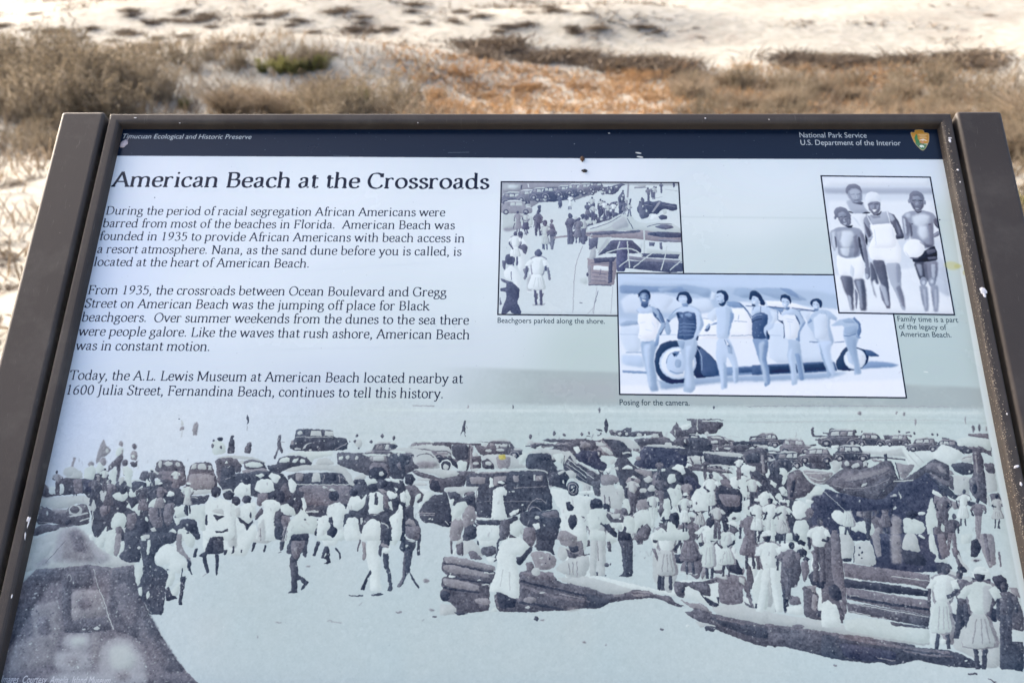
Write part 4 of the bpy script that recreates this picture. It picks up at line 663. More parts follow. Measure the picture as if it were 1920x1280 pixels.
Pk 230 970 240 900 290 870 350 900 360 970|PL 210 1050 230 980 330 970 390 1000 400 1110 360 1130 330 1090 340 1170 220 1170|PL 230 1180 380 1185 380 1278 220 1278|Pk 370 1120 410 1120 490 1220 480 1250 430 1230|PL 390 1200 450 1230 490 1278 390 1278
Pd 390 1010 440 1040 530 1090 520 1010 560 1060 540 1110 430 1100 390 1060|Pl 430 1030 520 1020 510 1070 450 1070|PL 410 1110 530 1110 540 1180 470 1170
Pk 0 920 40 905 80 960 60 1010 0 1010|Pk 25 1080 40 1040 90 1030 120 1070 100 1130 70 1180 40 1140|Ll 0 0 0 0|Sl 9 25 1060 50 1030 90 1030|Pd 150 1040 190 1060 180 1075 160 1060|PL 120 1080 180 1120 220 1278 100 1278 60 1200
'''),
(720,960,5.0526,'''
PD 0 0 60 0 70 150 40 260 50 330 0 330
Pw 0 330 60 310 60 395 0 395|Pn 0 390 45 395 45 520 70 640 80 740 30 745 45 720 30 560 0 490
PD 170 0 280 0 280 60 340 120 350 240 340 370 345 400 320 410 310 380 320 220 305 200 300 250 300 320 270 390 260 470 240 560 290 640 340 710 320 720 260 630 235 560 170 690 150 710 120 705 180 620 195 540 190 380 145 350 160 290|Pm 195 90 240 50 290 80 300 130 240 130|Pw 175 205 230 250 300 260 290 280 230 275|Pn 230 140 310 130 310 220 250 240|El 215 315 20 12 -40|El 170 335 10 10
PL 620 120 640 60 690 50 640 20 640 0 720 0 740 60 700 250 620 260|Pm 660 60 740 60 740 180 700 270 640 260 630 160|Pd 740 0 860 0 870 60 820 170 760 190|PD 760 150 840 130 880 170 870 240 830 260 760 230|Sd 20 640 270 640 390|Pd 680 300 750 270 760 410 690 400|Pl 680 300 740 225 780 240 720 300|Pl 750 270 820 250 900 310 940 400 930 420 800 380 760 420|Pn 790 370 850 360 940 440 900 450 820 440|Pw 650 380 680 330 680 400 650 410
Pw 880 130 1090 130 1090 260 1060 320 920 320 880 260|Pd 920 340 980 320 1060 320 1060 400 980 420 920 390|PD 1100 80 1250 40 1280 60 1190 120 1190 200 1140 240 1090 280 1080 360 1130 350 1130 390 1080 440 1050 475 1030 465 1060 400 1070 280|Pw 960 420 1060 430 1040 480 1010 490|Pd 860 90 1030 70 1100 90 1090 120 920 125
Pw 1190 110 1260 90 1260 200 1200 180|Pw 1270 100 1320 80 1320 200 1280 240|Pn 1310 240 1330 150 1430 145 1440 250 1410 330 1330 300|Sd 24 1430 170 1460 250 1440 330|Pl 1400 110 1480 100 1460 180 1440 150
PD 1480 150 1500 20 1660 0 1680 130 1640 190 1600 350 1620 410 1560 370 1440 360 1460 260|Pn 1500 160 1640 160 1640 180 1500 180
Pd 560 420 650 420 820 450 1000 500 1050 560 1050 640 1000 680 1000 920 940 940 700 960 640 860 540 800 530 750 560 720 540 690 550 620 600 600 540 540
Pm 570 420 650 415 820 450 1050 510 1060 560 940 530 760 500 660 480 570 470|Pm4 570 500 650 490 1000 580 1000 620 800 590 600 570|Sk 12 560 480 700 500 1050 575|Sk 18 600 590 700 630 1000 670|Pm 560 620 700 640 900 690 900 740 700 720 560 690|Sk 16 560 710 660 730 900 760|Ew 645 607 34 12 10|Sl 14 945 565 1040 580|El 960 685 40 8|Pm 850 820 980 810 1020 860 960 880 880 860|Ek 580 790 50 50|Pl 530 860 660 880 690 920 680 960 530 980|Pk 660 940 800 960 700 975|Em 590 520 30 30|El 900 640 18 8
Pd 1280 560 1440 540 1620 600 1640 650 1920 740 1920 900 1720 930 1560 930 1400 945 1100 940 1060 900 1040 760 1280 820|Sk 20 1290 650 1500 700 1920 790|Sn 26 1310 700 1600 800 1900 840|Pn 1290 570 1600 560 1630 640 1400 640|Sk 22 1280 850 1500 880 1700 920|Em 1380 830 60 30|El 1360 900 22 12|El 1500 760 24 9|Sm 10 1660 770 1900 820|Pm8 1720 910 1830 890 1800 930|Pk 1060 760 1110 750 1200 810 1260 820 1240 900 1100 920
Pm 1380 380 1470 365 1600 400 1640 450 1620 520 1540 545 1440 540|Pn 1340 480 1400 460 1430 540 1360 560|El 1440 560 44 40|Ek 1570 440 8 10|Ek 1530 480 8 8|El 1490 430 20 10
Pm 1650 230 1720 170 1830 230 1840 300 1770 330 1680 310|Pl 1660 320 1760 340 1740 430 1680 470 1640 400|Pk 1750 330 1840 310 1850 370 1780 380|Pd 1720 340 1780 380 1860 400 1800 430 1750 430|Pl 1630 530 1700 460 1920 400 1920 610 1760 600 1640 560|Sm 9 1750 480 1760 590|Sm 9 1830 460 1830 610|Sm 8 1790 470 1790 590|Pl 1640 620 1720 610 1920 650 1920 710 1700 660
Pk 1745 80 1770 30 1820 20 1838 70 1810 130 1780 170
Pw 1090 330 1130 260 1190 210 1300 240 1380 320 1360 380 1290 410 1250 400 1260 500 1280 600 1285 810 1230 815 1110 760 1000 750 995 730 1040 620 1080 480 1060 430|Pd 1190 200 1260 240 1180 240|Pk 1250 420 1290 420 1390 320 1420 330 1330 460 1300 500 1260 490|Sl 10 1190 560 1190 740|Sl 9 1130 540 1100 700
PD 1415 1020 1430 985 1460 985 1470 1010 1445 1030|Em3 1500 1022 20 10|Em3 140 945 30 10|Ed 480 985 24 7|Em3 450 925 26 9|Sm3 6 360 1030 380 1005|Em3 400 650 30 18
PL 985 940 1060 900 1075 940
'''),
(720,760,5.0526,'''
Sm3 7 270 0 480 5|Em3 795 12 8 18|Ed 1226 14 8 18
PD 740 210 760 140 775 145 768 200 770 270 755 240 720 290 740 245|Sm 5 775 200 795 215|Sd 5 760 260 775 295
PD 80 310 95 280 108 310 95 335|PL 50 360 80 340 110 340 120 370|PD 50 370 130 375 120 395 100 410 60 410|Sd 8 0 410 15 365
Em 283 370 20 14
Ed 1390 292 14 22|Pl 1350 370 1370 320 1410 330 1420 360|Ed 1612 262 14 24|Pl 1580 290 1640 290 1640 300|Ed 1705 278 14 14|Ed 1875 270 12 14|Sd 12 1340 382 1400 378
Qd 455 370 480 345 600 345 740 355 920 362 920 378 700 372 640 372 640 500 780 510 780 430 800 380 830 370 840 460 800 600 780 620|Qd 880 340 1000 345 1200 355 1200 365 1060 360|PD 640 370 800 375 800 510 700 520 650 470
Sm 12 825 370 820 600|Sm 10 840 380 830 620|Pd 850 375 920 380 1200 385 1200 450 1100 470 920 470|Ql 940 362 970 362 970 390 940 390|Ql 1100 370 1160 370 1160 392 1100 392|El 870 465 20 24|El 990 425 30 14|El 1100 420 40 14|El 1075 390 10 12|Sd 14 1175 360 1175 460
Pl 40 430 200 390 440 430 480 470 530 560 540 590 480 600 340 600 270 540 290 450 100 440|Sd 9 310 480 360 455 440 458 470 490|Em8 400 560 110 34|Pl 200 390 380 370 600 380 650 440 640 480 590 480 480 430 400 410|Sd 9 480 440 530 425 620 435 640 470|Qm 500 440 610 440 610 465 510 465
Pk 490 490 620 490 700 540 700 600 640 560 580 510 530 530|Ew 585 570 58 60|Ek 585 570 46 48|El 585 580 26 26|PL 690 540 720 510 790 540 780 610 720 620
Pd 0 460 150 450 250 460 280 540 340 590 260 620 180 660 60 680 0 600|PD 50 500 150 470 260 480 230 560 100 600|El 45 470 14 14|El 140 462 14 14|Pn 110 540 160 520 180 600 140 660
Qd 830 480 920 480 920 590 840 600|Pl 920 480 1000 460 1200 465 1260 500 1320 560 1360 570 1360 590 1060 600 1000 520 920 490|PD 920 520 980 500 1030 540 1050 600 940 600|El 990 545 30 20|Pm 1060 480 1200 480 1190 590 1080 595
Py3 1085 468 1150 462 1155 505 1130 515 1090 510|El 870 545 30 16|El 860 608 34 12
Qm 1390 370 1420 350 1580 360 1740 350 1760 380 1480 400 1390 400|Qd 1500 330 1540 315 1760 320 1920 310 1920 335 1760 345 1560 345|Pd 1390 365 1440 360 1740 370 1760 400 1500 380 1440 410 1400 400|Pd 1780 330 1830 320 1860 370 1830 400 1780 380|Pw 1790 395 1840 380 1860 430 1830 460|Pm 1850 345 1920 340 1920 390 1870 390|Pb 1840 470 1870 420 1920 420 1920 550 1870 530
Pl 1340 460 1400 430 1500 410 1640 415 1760 450 1830 540 1840 570 1720 540 1660 460 1600 480 1560 450 1400 450|PL 1270 480 1340 440 1370 470 1330 540 1280 560|PD 1340 520 1370 460 1480 445 1560 460 1600 530 1640 600 1660 640 1560 720 1540 640 1350 600|Ek 1520 490 70 30|PL 1590 460 1700 450 1720 540 1680 560 1630 520|PL 1440 400 1480 380 1500 410|Sd 8 1710 470 1700 560
QD 1700 560 1760 470 1800 540 1860 560 1920 600 1920 740 1840 700 1700 600|Sl 8 1740 500 1920 640|Sl 8 1730 540 1920 680|Sm 7 1720 570 1920 720|Pl 1720 620 1780 610 1830 660 1800 690 1740 680
PD 1560 640 1700 600 1760 680 1720 740 1740 800 1640 770 1560 760|Ek 1685 690 46 60|El 1697 720 9 20|Pl 1640 640 1690 610 1720 620 1660 660
Ek 1790 785 58 72|Em 1788 785 46 58|Ek 1788 785 36 46|El 1780 770 9 12|El 1798 800 8 12|El 1784 815 8 6|El 1800 765 7 8|Sl 14 1800 690 1920 760|Pw 1850 810 1920 805 1920 840 1850 840
Pw 1560 780 1740 800 1760 850 1920 880 1920 1278 1700 1278 1660 1100 1680 1000 1620 920
Pd 260 610 340 620 540 690 660 650 700 620 840 620 980 640 980 720 780 700 760 770 580 770 560 830 440 800 420 700 300 660|Pl 260 605 470 600 640 610 720 640 690 660 600 680 560 690 440 640
Pl 310 685 440 690 430 715 320 712|Pl 265 735 400 730 410 755 280 760|Pw 320 790 420 785 430 850 330 840|Pn 430 700 500 690 540 750 500 800 440 790
PD 780 640 980 640 1200 620 1380 610 1540 630 1560 760 1590 860 1600 980 1500 1000 1400 960 1300 1020 1180 1060 880 1070 870 900 900 800 780 780|Sl 12 860 630 980 640 1200 615 1500 605 1550 635|Sm 10 900 635 1180 630
Pm 805 680 960 670 960 740 830 740|Qm 1040 670 1155 668 1155 760 1040 760|Pm 1220 660 1275 660 1275 720 1225 720|Qm 1440 665 1500 660 1500 710 1440 712|Sl 20 1425 655 1425 710|Pw 1000 680 1035 690 1040 770 1000 775
Sm 7 1230 780 1540 765|Sm 5 950 905 1500 905|El 1190 815 9 7|El 1225 812 14 7|Ew 1312 942 9 9|El 925 1000 6 6
Pl 580 790 640 770 900 765 880 800 760 820 740 860 700 850 680 810 600 820 590 850|QD 600 820 680 815 750 870 860 820 880 1000 640 940|Sm 8 880 800 870 900
Sm 10 1350 990 1390 910 1440 880 1490 885 1540 920|Ek 1430 1040 80 100|Sm 9 1360 1030 1390 970 1440 955 1490 990 1510 1040|El 1445 1025 16 14|El 1450 1070 22 16|El 1440 1050 10 20
Pw 600 890 670 880 640 980 610 980|PD 560 800 600 830 640 1000 640 1140 600 1150 540 1040
Pd 180 760 280 750 330 790 390 860 370 900 320 930 300 840 280 950 240 950 180 940 170 800|PL 150 880 200 790 220 790 255 870 240 950 150 920|PL 290 920 310 840 350 830 350 880|Pk 200 640 270 650 300 700 260 760 200 740
PL 380 840 440 810 480 820 440 910 360 920|Pk 420 760 460 690 520 720 540 790 480 820|PD 380 920 470 850 560 840 610 920 600 1000 620 1100 600 1150 540 1140 500 1120 460 1110 380 1110 340 1060 330 990|Sm 10 320 1015 480 1020|Sm 8 330 1035 480 1035|El 430 1072 12 10|El 460 1075 10 10|Ek 600 1070 40 80|Sl 8 580 1090 610 1130|Pw 330 930 370 925 350 970 325 960
PD 160 960 280 945 280 1060 330 1100 350 1278 160 1278|Pm 195 1110 240 1060 290 1090 300 1140 240 1130|Pn 170 1150 340 1130 340 1270 180 1278|Pw 180 1215 240 1260 300 1270 270 1278 200 1260
Pw 60 960 140 940 170 1000 160 1278 70 1278 60 1130 30 1080|Pd 0 830 50 880 70 1000 20 1120 0 1100|Pk 0 1120 60 1140 50 1278 0 1278|Pw 10 700 80 690 150 720 140 760 30 730|Pk 30 740 80 720 100 770 60 820|PL 90 770 130 780 130 810|PL 10 800 60 810 140 880 90 890 40 880|Pw 30 920 70 910 80 1010
PL 630 990 700 910 770 905 800 960 760 1010 700 1060 640 1080|Pk 760 880 820 850 850 900 800 950|Pm 760 1000 800 940 860 960 870 1060 830 1180 760 1190 740 1080|Pm 620 1278 630 1110 700 1060 760 1090 720 1278|PD 860 1080 1030 1080 1180 1080 1240 1040 1270 1060 1240 1100 1060 1130 900 1130|PD 760 1160 830 1120 880 1160 870 1250 800 1278 740 1278|El 705 1078 22 10|El 745 1080 10 10|Ew 835 1082 8 9
Pw 870 1060 1020 1060 1000 1085 880 1085|Pw 880 1130 1090 1130 1100 1278 880 1278|Pd 1100 1080 1190 1070 1200 1200 1160 1260 1100 1278 1090 1200|PL 1190 1120 1260 1090 1320 1100 1320 1200 1260 1250 1190 1200
Ek 1118 735 46 24|Pw 1075 735 1085 712 1120 708 1150 735 1120 742|Pw 1030 810 1070 770 1130 765 1165 810 1160 850 1130 870 1150 1020 1170 1060 1130 1085 1060 1080 1010 1070 1025 980 1030 880|Ek 1140 860 16 14
Pw 1180 1030 1220 990 1290 980 1260 1020 1200 1050|PD 1300 1000 1520 1000 1640 980 1680 1080 1660 1160 1640 1278 1460 1278 1420 1160 1330 1140 1280 1080|Pn 1330 1150 1430 1150 1440 1278 1310 1278|Pn 1490 1020 1640 990 1660 1060 1520 1060|El 1450 1060 24 18|Pw 1400 1120 1470 1110 1480 1160 1440 1180
Pk 1720 920 1760 910 1800 960 1790 1000 1740 1000|Pk 1745 1080 1760 1040 1810 1030 1838 1080 1820 1130 1780 1180 1750 1140|Pm 1660 1190 1720 1180 1830 1240 1830 1278 1640 1278|Pd 1870 1040 1905 1060 1900 1075 1880 1060
'''),
(380,960,5.0526,'''
Pw 0 0 330 0 420 160 500 100 520 260 460 300 410 420 220 400 180 350 0 380
Pk 20 20 45 20 40 120 20 120|Pk 100 20 140 30 215 35 160 60 130 85|Pk 330 40 420 100 430 120 480 70 470 100 430 160 415 175 400 120 350 80|Ek 455 30 9 30|Pl4 220 50 310 40 330 340 240 330|Pd 490 40 560 0 580 0 500 80|Ll 0 0 0 0
Pk 110 180 140 180 190 180 235 150 240 185 200 195 140 200 140 230 110 230|Ek 218 168 24 24|PD 70 230 190 225 200 330 195 385 130 390 60 395 10 390 50 300|Pk 10 390 45 400 30 440 60 560 40 580 30 560 0 460|Pk 115 390 150 390 155 460 140 590 125 600|Sg 8 0 605 40 580
Pk 195 355 240 355 220 400 200 415|Pk 290 320 305 320 300 380 270 395|Pk 362 350 378 352 376 385 362 382
Pl 540 60 600 0 680 0 700 100 690 180 680 250 610 300 470 280 530 160|Sm 14 550 130 545 270|Sm 10 570 200 580 260|Ek 680 90 7 18
Pk 475 290 510 285 480 370 460 375|Pk 585 310 606 310 585 375 568 375
PD 680 130 700 20 680 10 850 30 840 45 770 40 760 250 680 250|Pm 770 90 840 60 800 280 730 280|Sd 14 790 150 770 250|PD 730 280 790 280 760 350 740 370 730 330|Sd 7 720 378 750 376
PL 810 130 890 20 960 0 1080 60 1090 110 1050 210 1000 200 850 215 780 330 760 350 800 200|Ek 970 65 12 9|Pk 1060 215 1070 160 1092 160 1082 218|Pk 1085 270 1118 275 1080 380 1070 415 1045 415 1060 350
PD 850 215 1000 190 1010 240 985 330 985 420 965 430 945 370 890 470 830 500 820 440 840 400 790 380 800 320|Pn 830 300 880 230 970 260 960 330 890 450 850 420|Pm 860 340 900 320 890 400|PD 820 490 890 460 905 540 910 590 960 620 1005 660 990 690 935 740 940 700 960 680 920 640 895 640 895 740 905 765 800 768 840 740 835 560
Pw 1090 60 1190 30 1220 130 1170 190 1230 250 1330 100 1340 190 1260 320 1150 320 1130 270 1090 240|Pk 1195 40 1230 50 1240 130 1280 170 1270 200 1220 250 1170 205 1215 150|Pk 1150 320 1200 320 1205 440 1215 480 1140 490 1180 465 1170 440 1115 435 1140 380|Pk 1245 340 1270 340 1310 390 1310 440 1295 445 1290 390|PL 1160 390 1170 380 1172 410 1150 425
Pw 1360 100 1380 50 1470 50 1480 130 1490 230 1330 200|PD 1340 30 1570 0 1600 60 1540 110 1500 200 1490 90 1480 50 1380 50 1330 150|Sd 16 1490 260 1465 370
Pw 1490 260 1540 120 1600 60 1680 100 1690 270 1660 320 1660 420 1690 440 1680 640 1700 750 1580 740 1590 620 1580 560 1540 400 1560 260|Pm 1500 270 1540 280 1550 420 1530 460 1510 440 1520 380|Pk 1585 540 1605 570 1560 640 1530 740 1490 735 1530 650|PD 1380 775 1400 785 1460 785 1520 778 1525 790 1460 795 1390 795|PD 1590 778 1660 762 1715 775 1700 785 1600 792
PD 1690 50 1740 0 1780 40 1760 80 1790 130 1780 260 1760 330 1700 330 1690 420 1665 410 1670 320 1690 280 1680 150|Pm 1690 290 1770 320 1760 340 1690 320|Pw 1700 350 1780 330 1780 390 1700 390|Sl 8 1690 100 1740 120 1750 150|PD 1705 390 1765 395 1760 500 1785 580 1795 745 1745 745 1770 710 1745 560 1715 500
PL 1790 40 1880 0 1880 200 1830 320 1780 300|PD 1880 30 1920 0 1920 370 1870 360 1885 260|Pw 1890 210 1920 200 1920 235|Pn 1905 370 1920 370 1920 590 1870 710 1840 710 1890 620
Sm3 6 1180 1030 1210 1020 1240 1040 1320 1045|Em3 1860 945 26 9|Sm3 5 1480 880 1510 850|Em3 1000 510 20 10|Em4 720 1045 30 5|Em4 520 1180 6 14
'''),
(380,760,5.0526,'''
PD 415 115 425 85 440 120 435 155 415 185 420 150|Sg 7 420 190 420 240
PL 80 370 110 330 160 330 210 370 215 450 100 470|Ek 165 318 28 18|Ed 92 385 12 22|Ed 170 395 14 14|Ed 105 332 10 10|Sd 10 210 380 190 450
PD 232 455 250 350 270 280 295 285 285 310 305 330 300 455|Pd 400 455 395 400 440 345 465 350 455 455
Pd 710 400 705 330 720 280 745 270 740 320 745 380 765 440 745 455 725 410 690 510 670 505|Sm 6 745 345 775 348
PD 820 400 850 330 870 320 880 230 900 222 1080 222 1230 230 1245 300 1360 310 1380 350 1370 420 1100 430 900 430 860 420|El 920 258 24 20|Ql 1025 238 1122 238 1122 290 1022 285|Ql 1155 242 1238 242 1240 290 1155 288|Pl 940 420 960 380 1000 355 1050 350 1000 365 970 400|Ql 870 405 930 402 925 418 875 418|El 1018 420 14 10|Em 850 350 14 22|Sl 5 880 296 1240 300|Sm 8 1250 420 1370 350
Ed 1460 285 12 16|Ed 1442 338 16 18|El 1480 360 34 40|Ed 1475 405 10 8|Ed 1395 340 7 7|Ed 1598 342 14 14|Ed 1702 290 14 20|Sd 7 1665 390 1672 370 1735 370|Sd 12 1735 360 1715 415|Ed 1812 308 14 24|PD 1770 370 1840 375 1850 385 1820 410 1780 410
Pl 120 490 300 470 500 490 590 540 600 590 560 530 400 510 200 500|Pd 110 510 320 500 370 560 360 640 300 620 160 640|PD 160 580 300 560 330 720 300 800 170 790|Pw 195 550 215 520 235 530 215 560|El 375 535 26 20|Pd 380 530 480 505 580 540 610 600 560 600 480 610 400 600|PL 395 555 450 530 530 535 575 570 540 585 420 580|Pm 370 610 600 590 620 630 480 650 380 650|El 460 640 12 20
Pd 0 540 80 540 110 640 90 740 0 740|PL 0 545 30 560 30 620 0 620|Pm 30 570 80 560 100 630 40 640|Pm 0 640 110 640 120 780 0 800|PL 0 800 130 750 180 770 60 830 0 850|PD 0 850 70 845 50 900 0 930
PD 610 565 700 560 720 500 780 475 920 475 1000 500 1040 550 1000 580 860 580 760 620 700 660 620 610|PL 720 540 740 500 800 485 825 500 820 535|PL 845 540 860 505 915 495 890 540|PL 925 540 930 505 965 510 975 545|PL 780 470 860 440 1000 432 1230 440 1230 470 1180 480 1060 500 1040 540 1000 500 920 470|Pl 1060 560 1100 500 1180 490 1250 540 1240 560
Qd 1270 460 1290 440 1530 450 1560 470 1760 470 1770 690 1560 660 1280 560|PL 1285 510 1295 475 1335 480 1320 515|El 1372 490 18 20|El 1460 495 14 20|PL 1500 455 1740 460 1750 475 1560 480|Pm 1580 480 1740 470 1750 530 1590 525|Pl 1615 480 1720 475 1715 520 1615 520|Pn 1590 540 1750 540 1760 690 1580 640|Ek 1660 650 90 70|El 1695 645 24 24
PD 1760 470 1920 450 1920 700 1780 690|PL 1780 430 1920 430 1920 450 1800 450|El 1855 465 14 14|El 1765 465 14 16|Pn 1830 560 1870 530 1890 620
PD 800 640 1340 630 1440 760 1440 900 1380 960 1340 1000 1160 1060 980 1040 880 900 820 800|Pn 900 750 1440 755 1400 950 1340 930 1180 950 960 940|Pl 780 620 820 590 940 560 1180 560 1340 575 1400 650 1440 740 1400 760 1370 720 1330 650 1240 620 1000 610 860 630|Ql 1045 640 1080 632 1110 640 1120 720 1030 720|Sl 9 880 745 1440 748|Sm 7 1150 650 1140 735|Em 1100 770 30 8|El 1155 772 24 8|Pm 880 640 960 640 940 720 880 700|Pk 1160 650 1270 640 1260 720 1160 700|Sm 10 1290 650 1300 730|Sm 8 1330 680 1370 720|QD 980 960 1180 950 1160 1040 990 1030|Ql 980 992 1100 992 1100 1012 980 1012
PD 200 640 400 640 500 620 640 620 760 640 800 700 880 800 960 820 960 900 900 1050 700 1000 600 900 500 860 300 840 170 800
PD 1440 700 1500 690 1560 740 1660 690 1760 720 1920 700 1920 1278 1680 1278 1340 1140 1400 960
Pw 300 790 370 720 400 750 450 730 460 860 380 870 300 840|Ek 415 700 40 50|Pw 490 800 510 720 580 680 660 710 680 800 640 820 560 830|Pk 520 700 560 660 630 650 640 690|Pw 620 670 650 635 700 650 740 670 700 740 670 730|Pw 805 710 840 680 890 740 880 800 850 830 830 820|PL 500 660 560 640 590 660 540 690|Pd 720 820 780 720 840 860 800 900
Ek 125 815 48 52|Pl 170 800 260 785 300 830 240 820|Ek 245 850 50 45|Ek 318 905 42 46|Ek 418 890 44 42|Ek 660 855 44 40|Ek 740 860 40 60|Pn 520 830 610 820 620 870 540 960 510 930|Ek 830 920 34 40
Pw 20 950 80 860 120 900 160 870 200 890 260 930 300 940 360 960 400 930 500 910 510 1000 490 1060 430 1120 390 1100 330 1050 310 1080 320 1278 0 1278 0 960|Pl4 300 980 350 960 360 1040 320 1060|Pk 20 1040 45 1030 40 1130 20 1130|Pk 100 1030 140 1040 215 1045 160 1070 130 1100|Pk 330 1050 420 1110 430 1120 480 1080 470 1100 430 1170 415 1185 400 1130 350 1090|Ek 165 940 8 16|Ek 455 1040 9 30|Pl 100 1000 90 980 190 970 210 1030 120 1020|Pl4 220 1060 310 1050 310 1278 230 1278|Pd 490 1050 560 960 580 1000 500 1090
Pk 110 1190 140 1190 190 1185 235 1160 240 1190 200 1200 130 1210|Ek 215 1180 26 26|Pk 60 1278 70 1240 190 1235 200 1278
Pw 550 930 600 890 680 890 740 930 740 970 690 1010 700 1080 690 1180 700 1278 500 1278 530 1160 520 1080 590 1000|Pl4 530 1140 580 1060 600 1278 520 1278|Sm 12 545 1160 550 1278|Ek 680 1100 7 18
PD 680 1010 740 980 770 1040 760 1278 680 1260|Pn 740 1040 830 1050 800 1150 760 1150|PL 740 940 800 920 860 970 890 1040 800 1040 740 1000|Pw 860 880 880 870 870 900|Pw 930 870 960 870 990 960 960 1000 930 920|Pk 880 900 930 880 950 940 900 1000 870 940
PL 860 1060 910 1010 960 980 1010 1050 1080 1070 1090 1120 1070 1220 1010 1210 860 1210 790 1278 770 1278 810 1120|Ek 970 1075 12 9|Pk 1060 1210 1070 1160 1090 1165 1085 1225|Ek 1090 1130 7 14|Ek 1090 1080 6 7|Sm 9 800 1180 790 1278|Pk 830 1260 850 1215 1000 1220 1005 1278 830 1278
Pl 1190 800 1220 780 1260 800 1250 820|Ek 1245 855 50 50|Pw 1170 1020 1190 950 1250 920 1300 910 1350 960 1370 1000 1330 1060 1330 1160 1290 1180 1240 1160 1190 1050|Pw 1090 1100 1140 1040 1190 1040 1220 1140 1180 1200 1090 1278 1080 1180|Pk 1190 1060 1230 1050 1240 1140 1280 1180 1270 1220 1220 1260 1170 1200 1215 1150|PL 1090 1240 1180 1220 1240 1260 1340 1170 1380 1200 1360 1278 1090 1278
Pw 1360 980 1400 860 1480 850 1500 890 1560 830 1540 930 1510 970 1460 1000|Ek 1430 820 42 40|Ek 1450 720 24 24|Ek 1520 725 26 30
Pw 1570 1000 1560 860 1590 820 1660 810 1710 850 1710 980 1720 1000 1640 1040 1580 1030|PD 1640 810 1660 880 1660 940 1625 940 1630 870|Sd 8 1590 1030 1660 1025 1710 1000|Ek 1615 780 40 44|PD 1550 860 1580 850 1570 1020 1520 1010|Pn 1700 820 1760 860 1760 980 1720 960|Pm 1650 790 1720 790 1780 830 1700 830|Ek 1710 740 40 40
PD 1340 1020 1560 1010 1520 1110 1490 1100 1480 1060 1380 1050 1330 1150|Pw 1360 1100 1380 1060 1470 1060 1480 1130 1500 1278 1340 1278 1340 1160|Ql 1495 1060 1515 1060 1512 1125 1492 1125|PD 1500 1140 1560 1050 1600 1070 1520 1200|Pw 1520 1140 1600 1065 1680 1100 1690 1180 1680 1278 1490 1278
PD 1690 1060 1740 1000 1780 1040 1760 1080 1790 1130 1780 1278 1680 1278|Sl 10 1690 1110 1740 1120 1760 1160|Pw 1760 1070 1840 1000 1860 930 1900 960 1880 1278 1790 1278 1790 1150|Ek 1830 920 36 40|PL 1750 920 1790 900 1800 1000 1770 960|Pw 1760 800 1830 830 1850 860 1780 890 1740 840|Ek 1780 760 34 36|Pw 1870 830 1920 810 1920 930 1870 910|Pw 1810 770 1850 790 1840 820
Pl 1430 690 1500 650 1550 660 1540 690 1460 700|PL 1530 700 1640 690 1660 730 1590 740 1560 760|PL 1740 700 1860 700 1870 740 1800 720
'''),
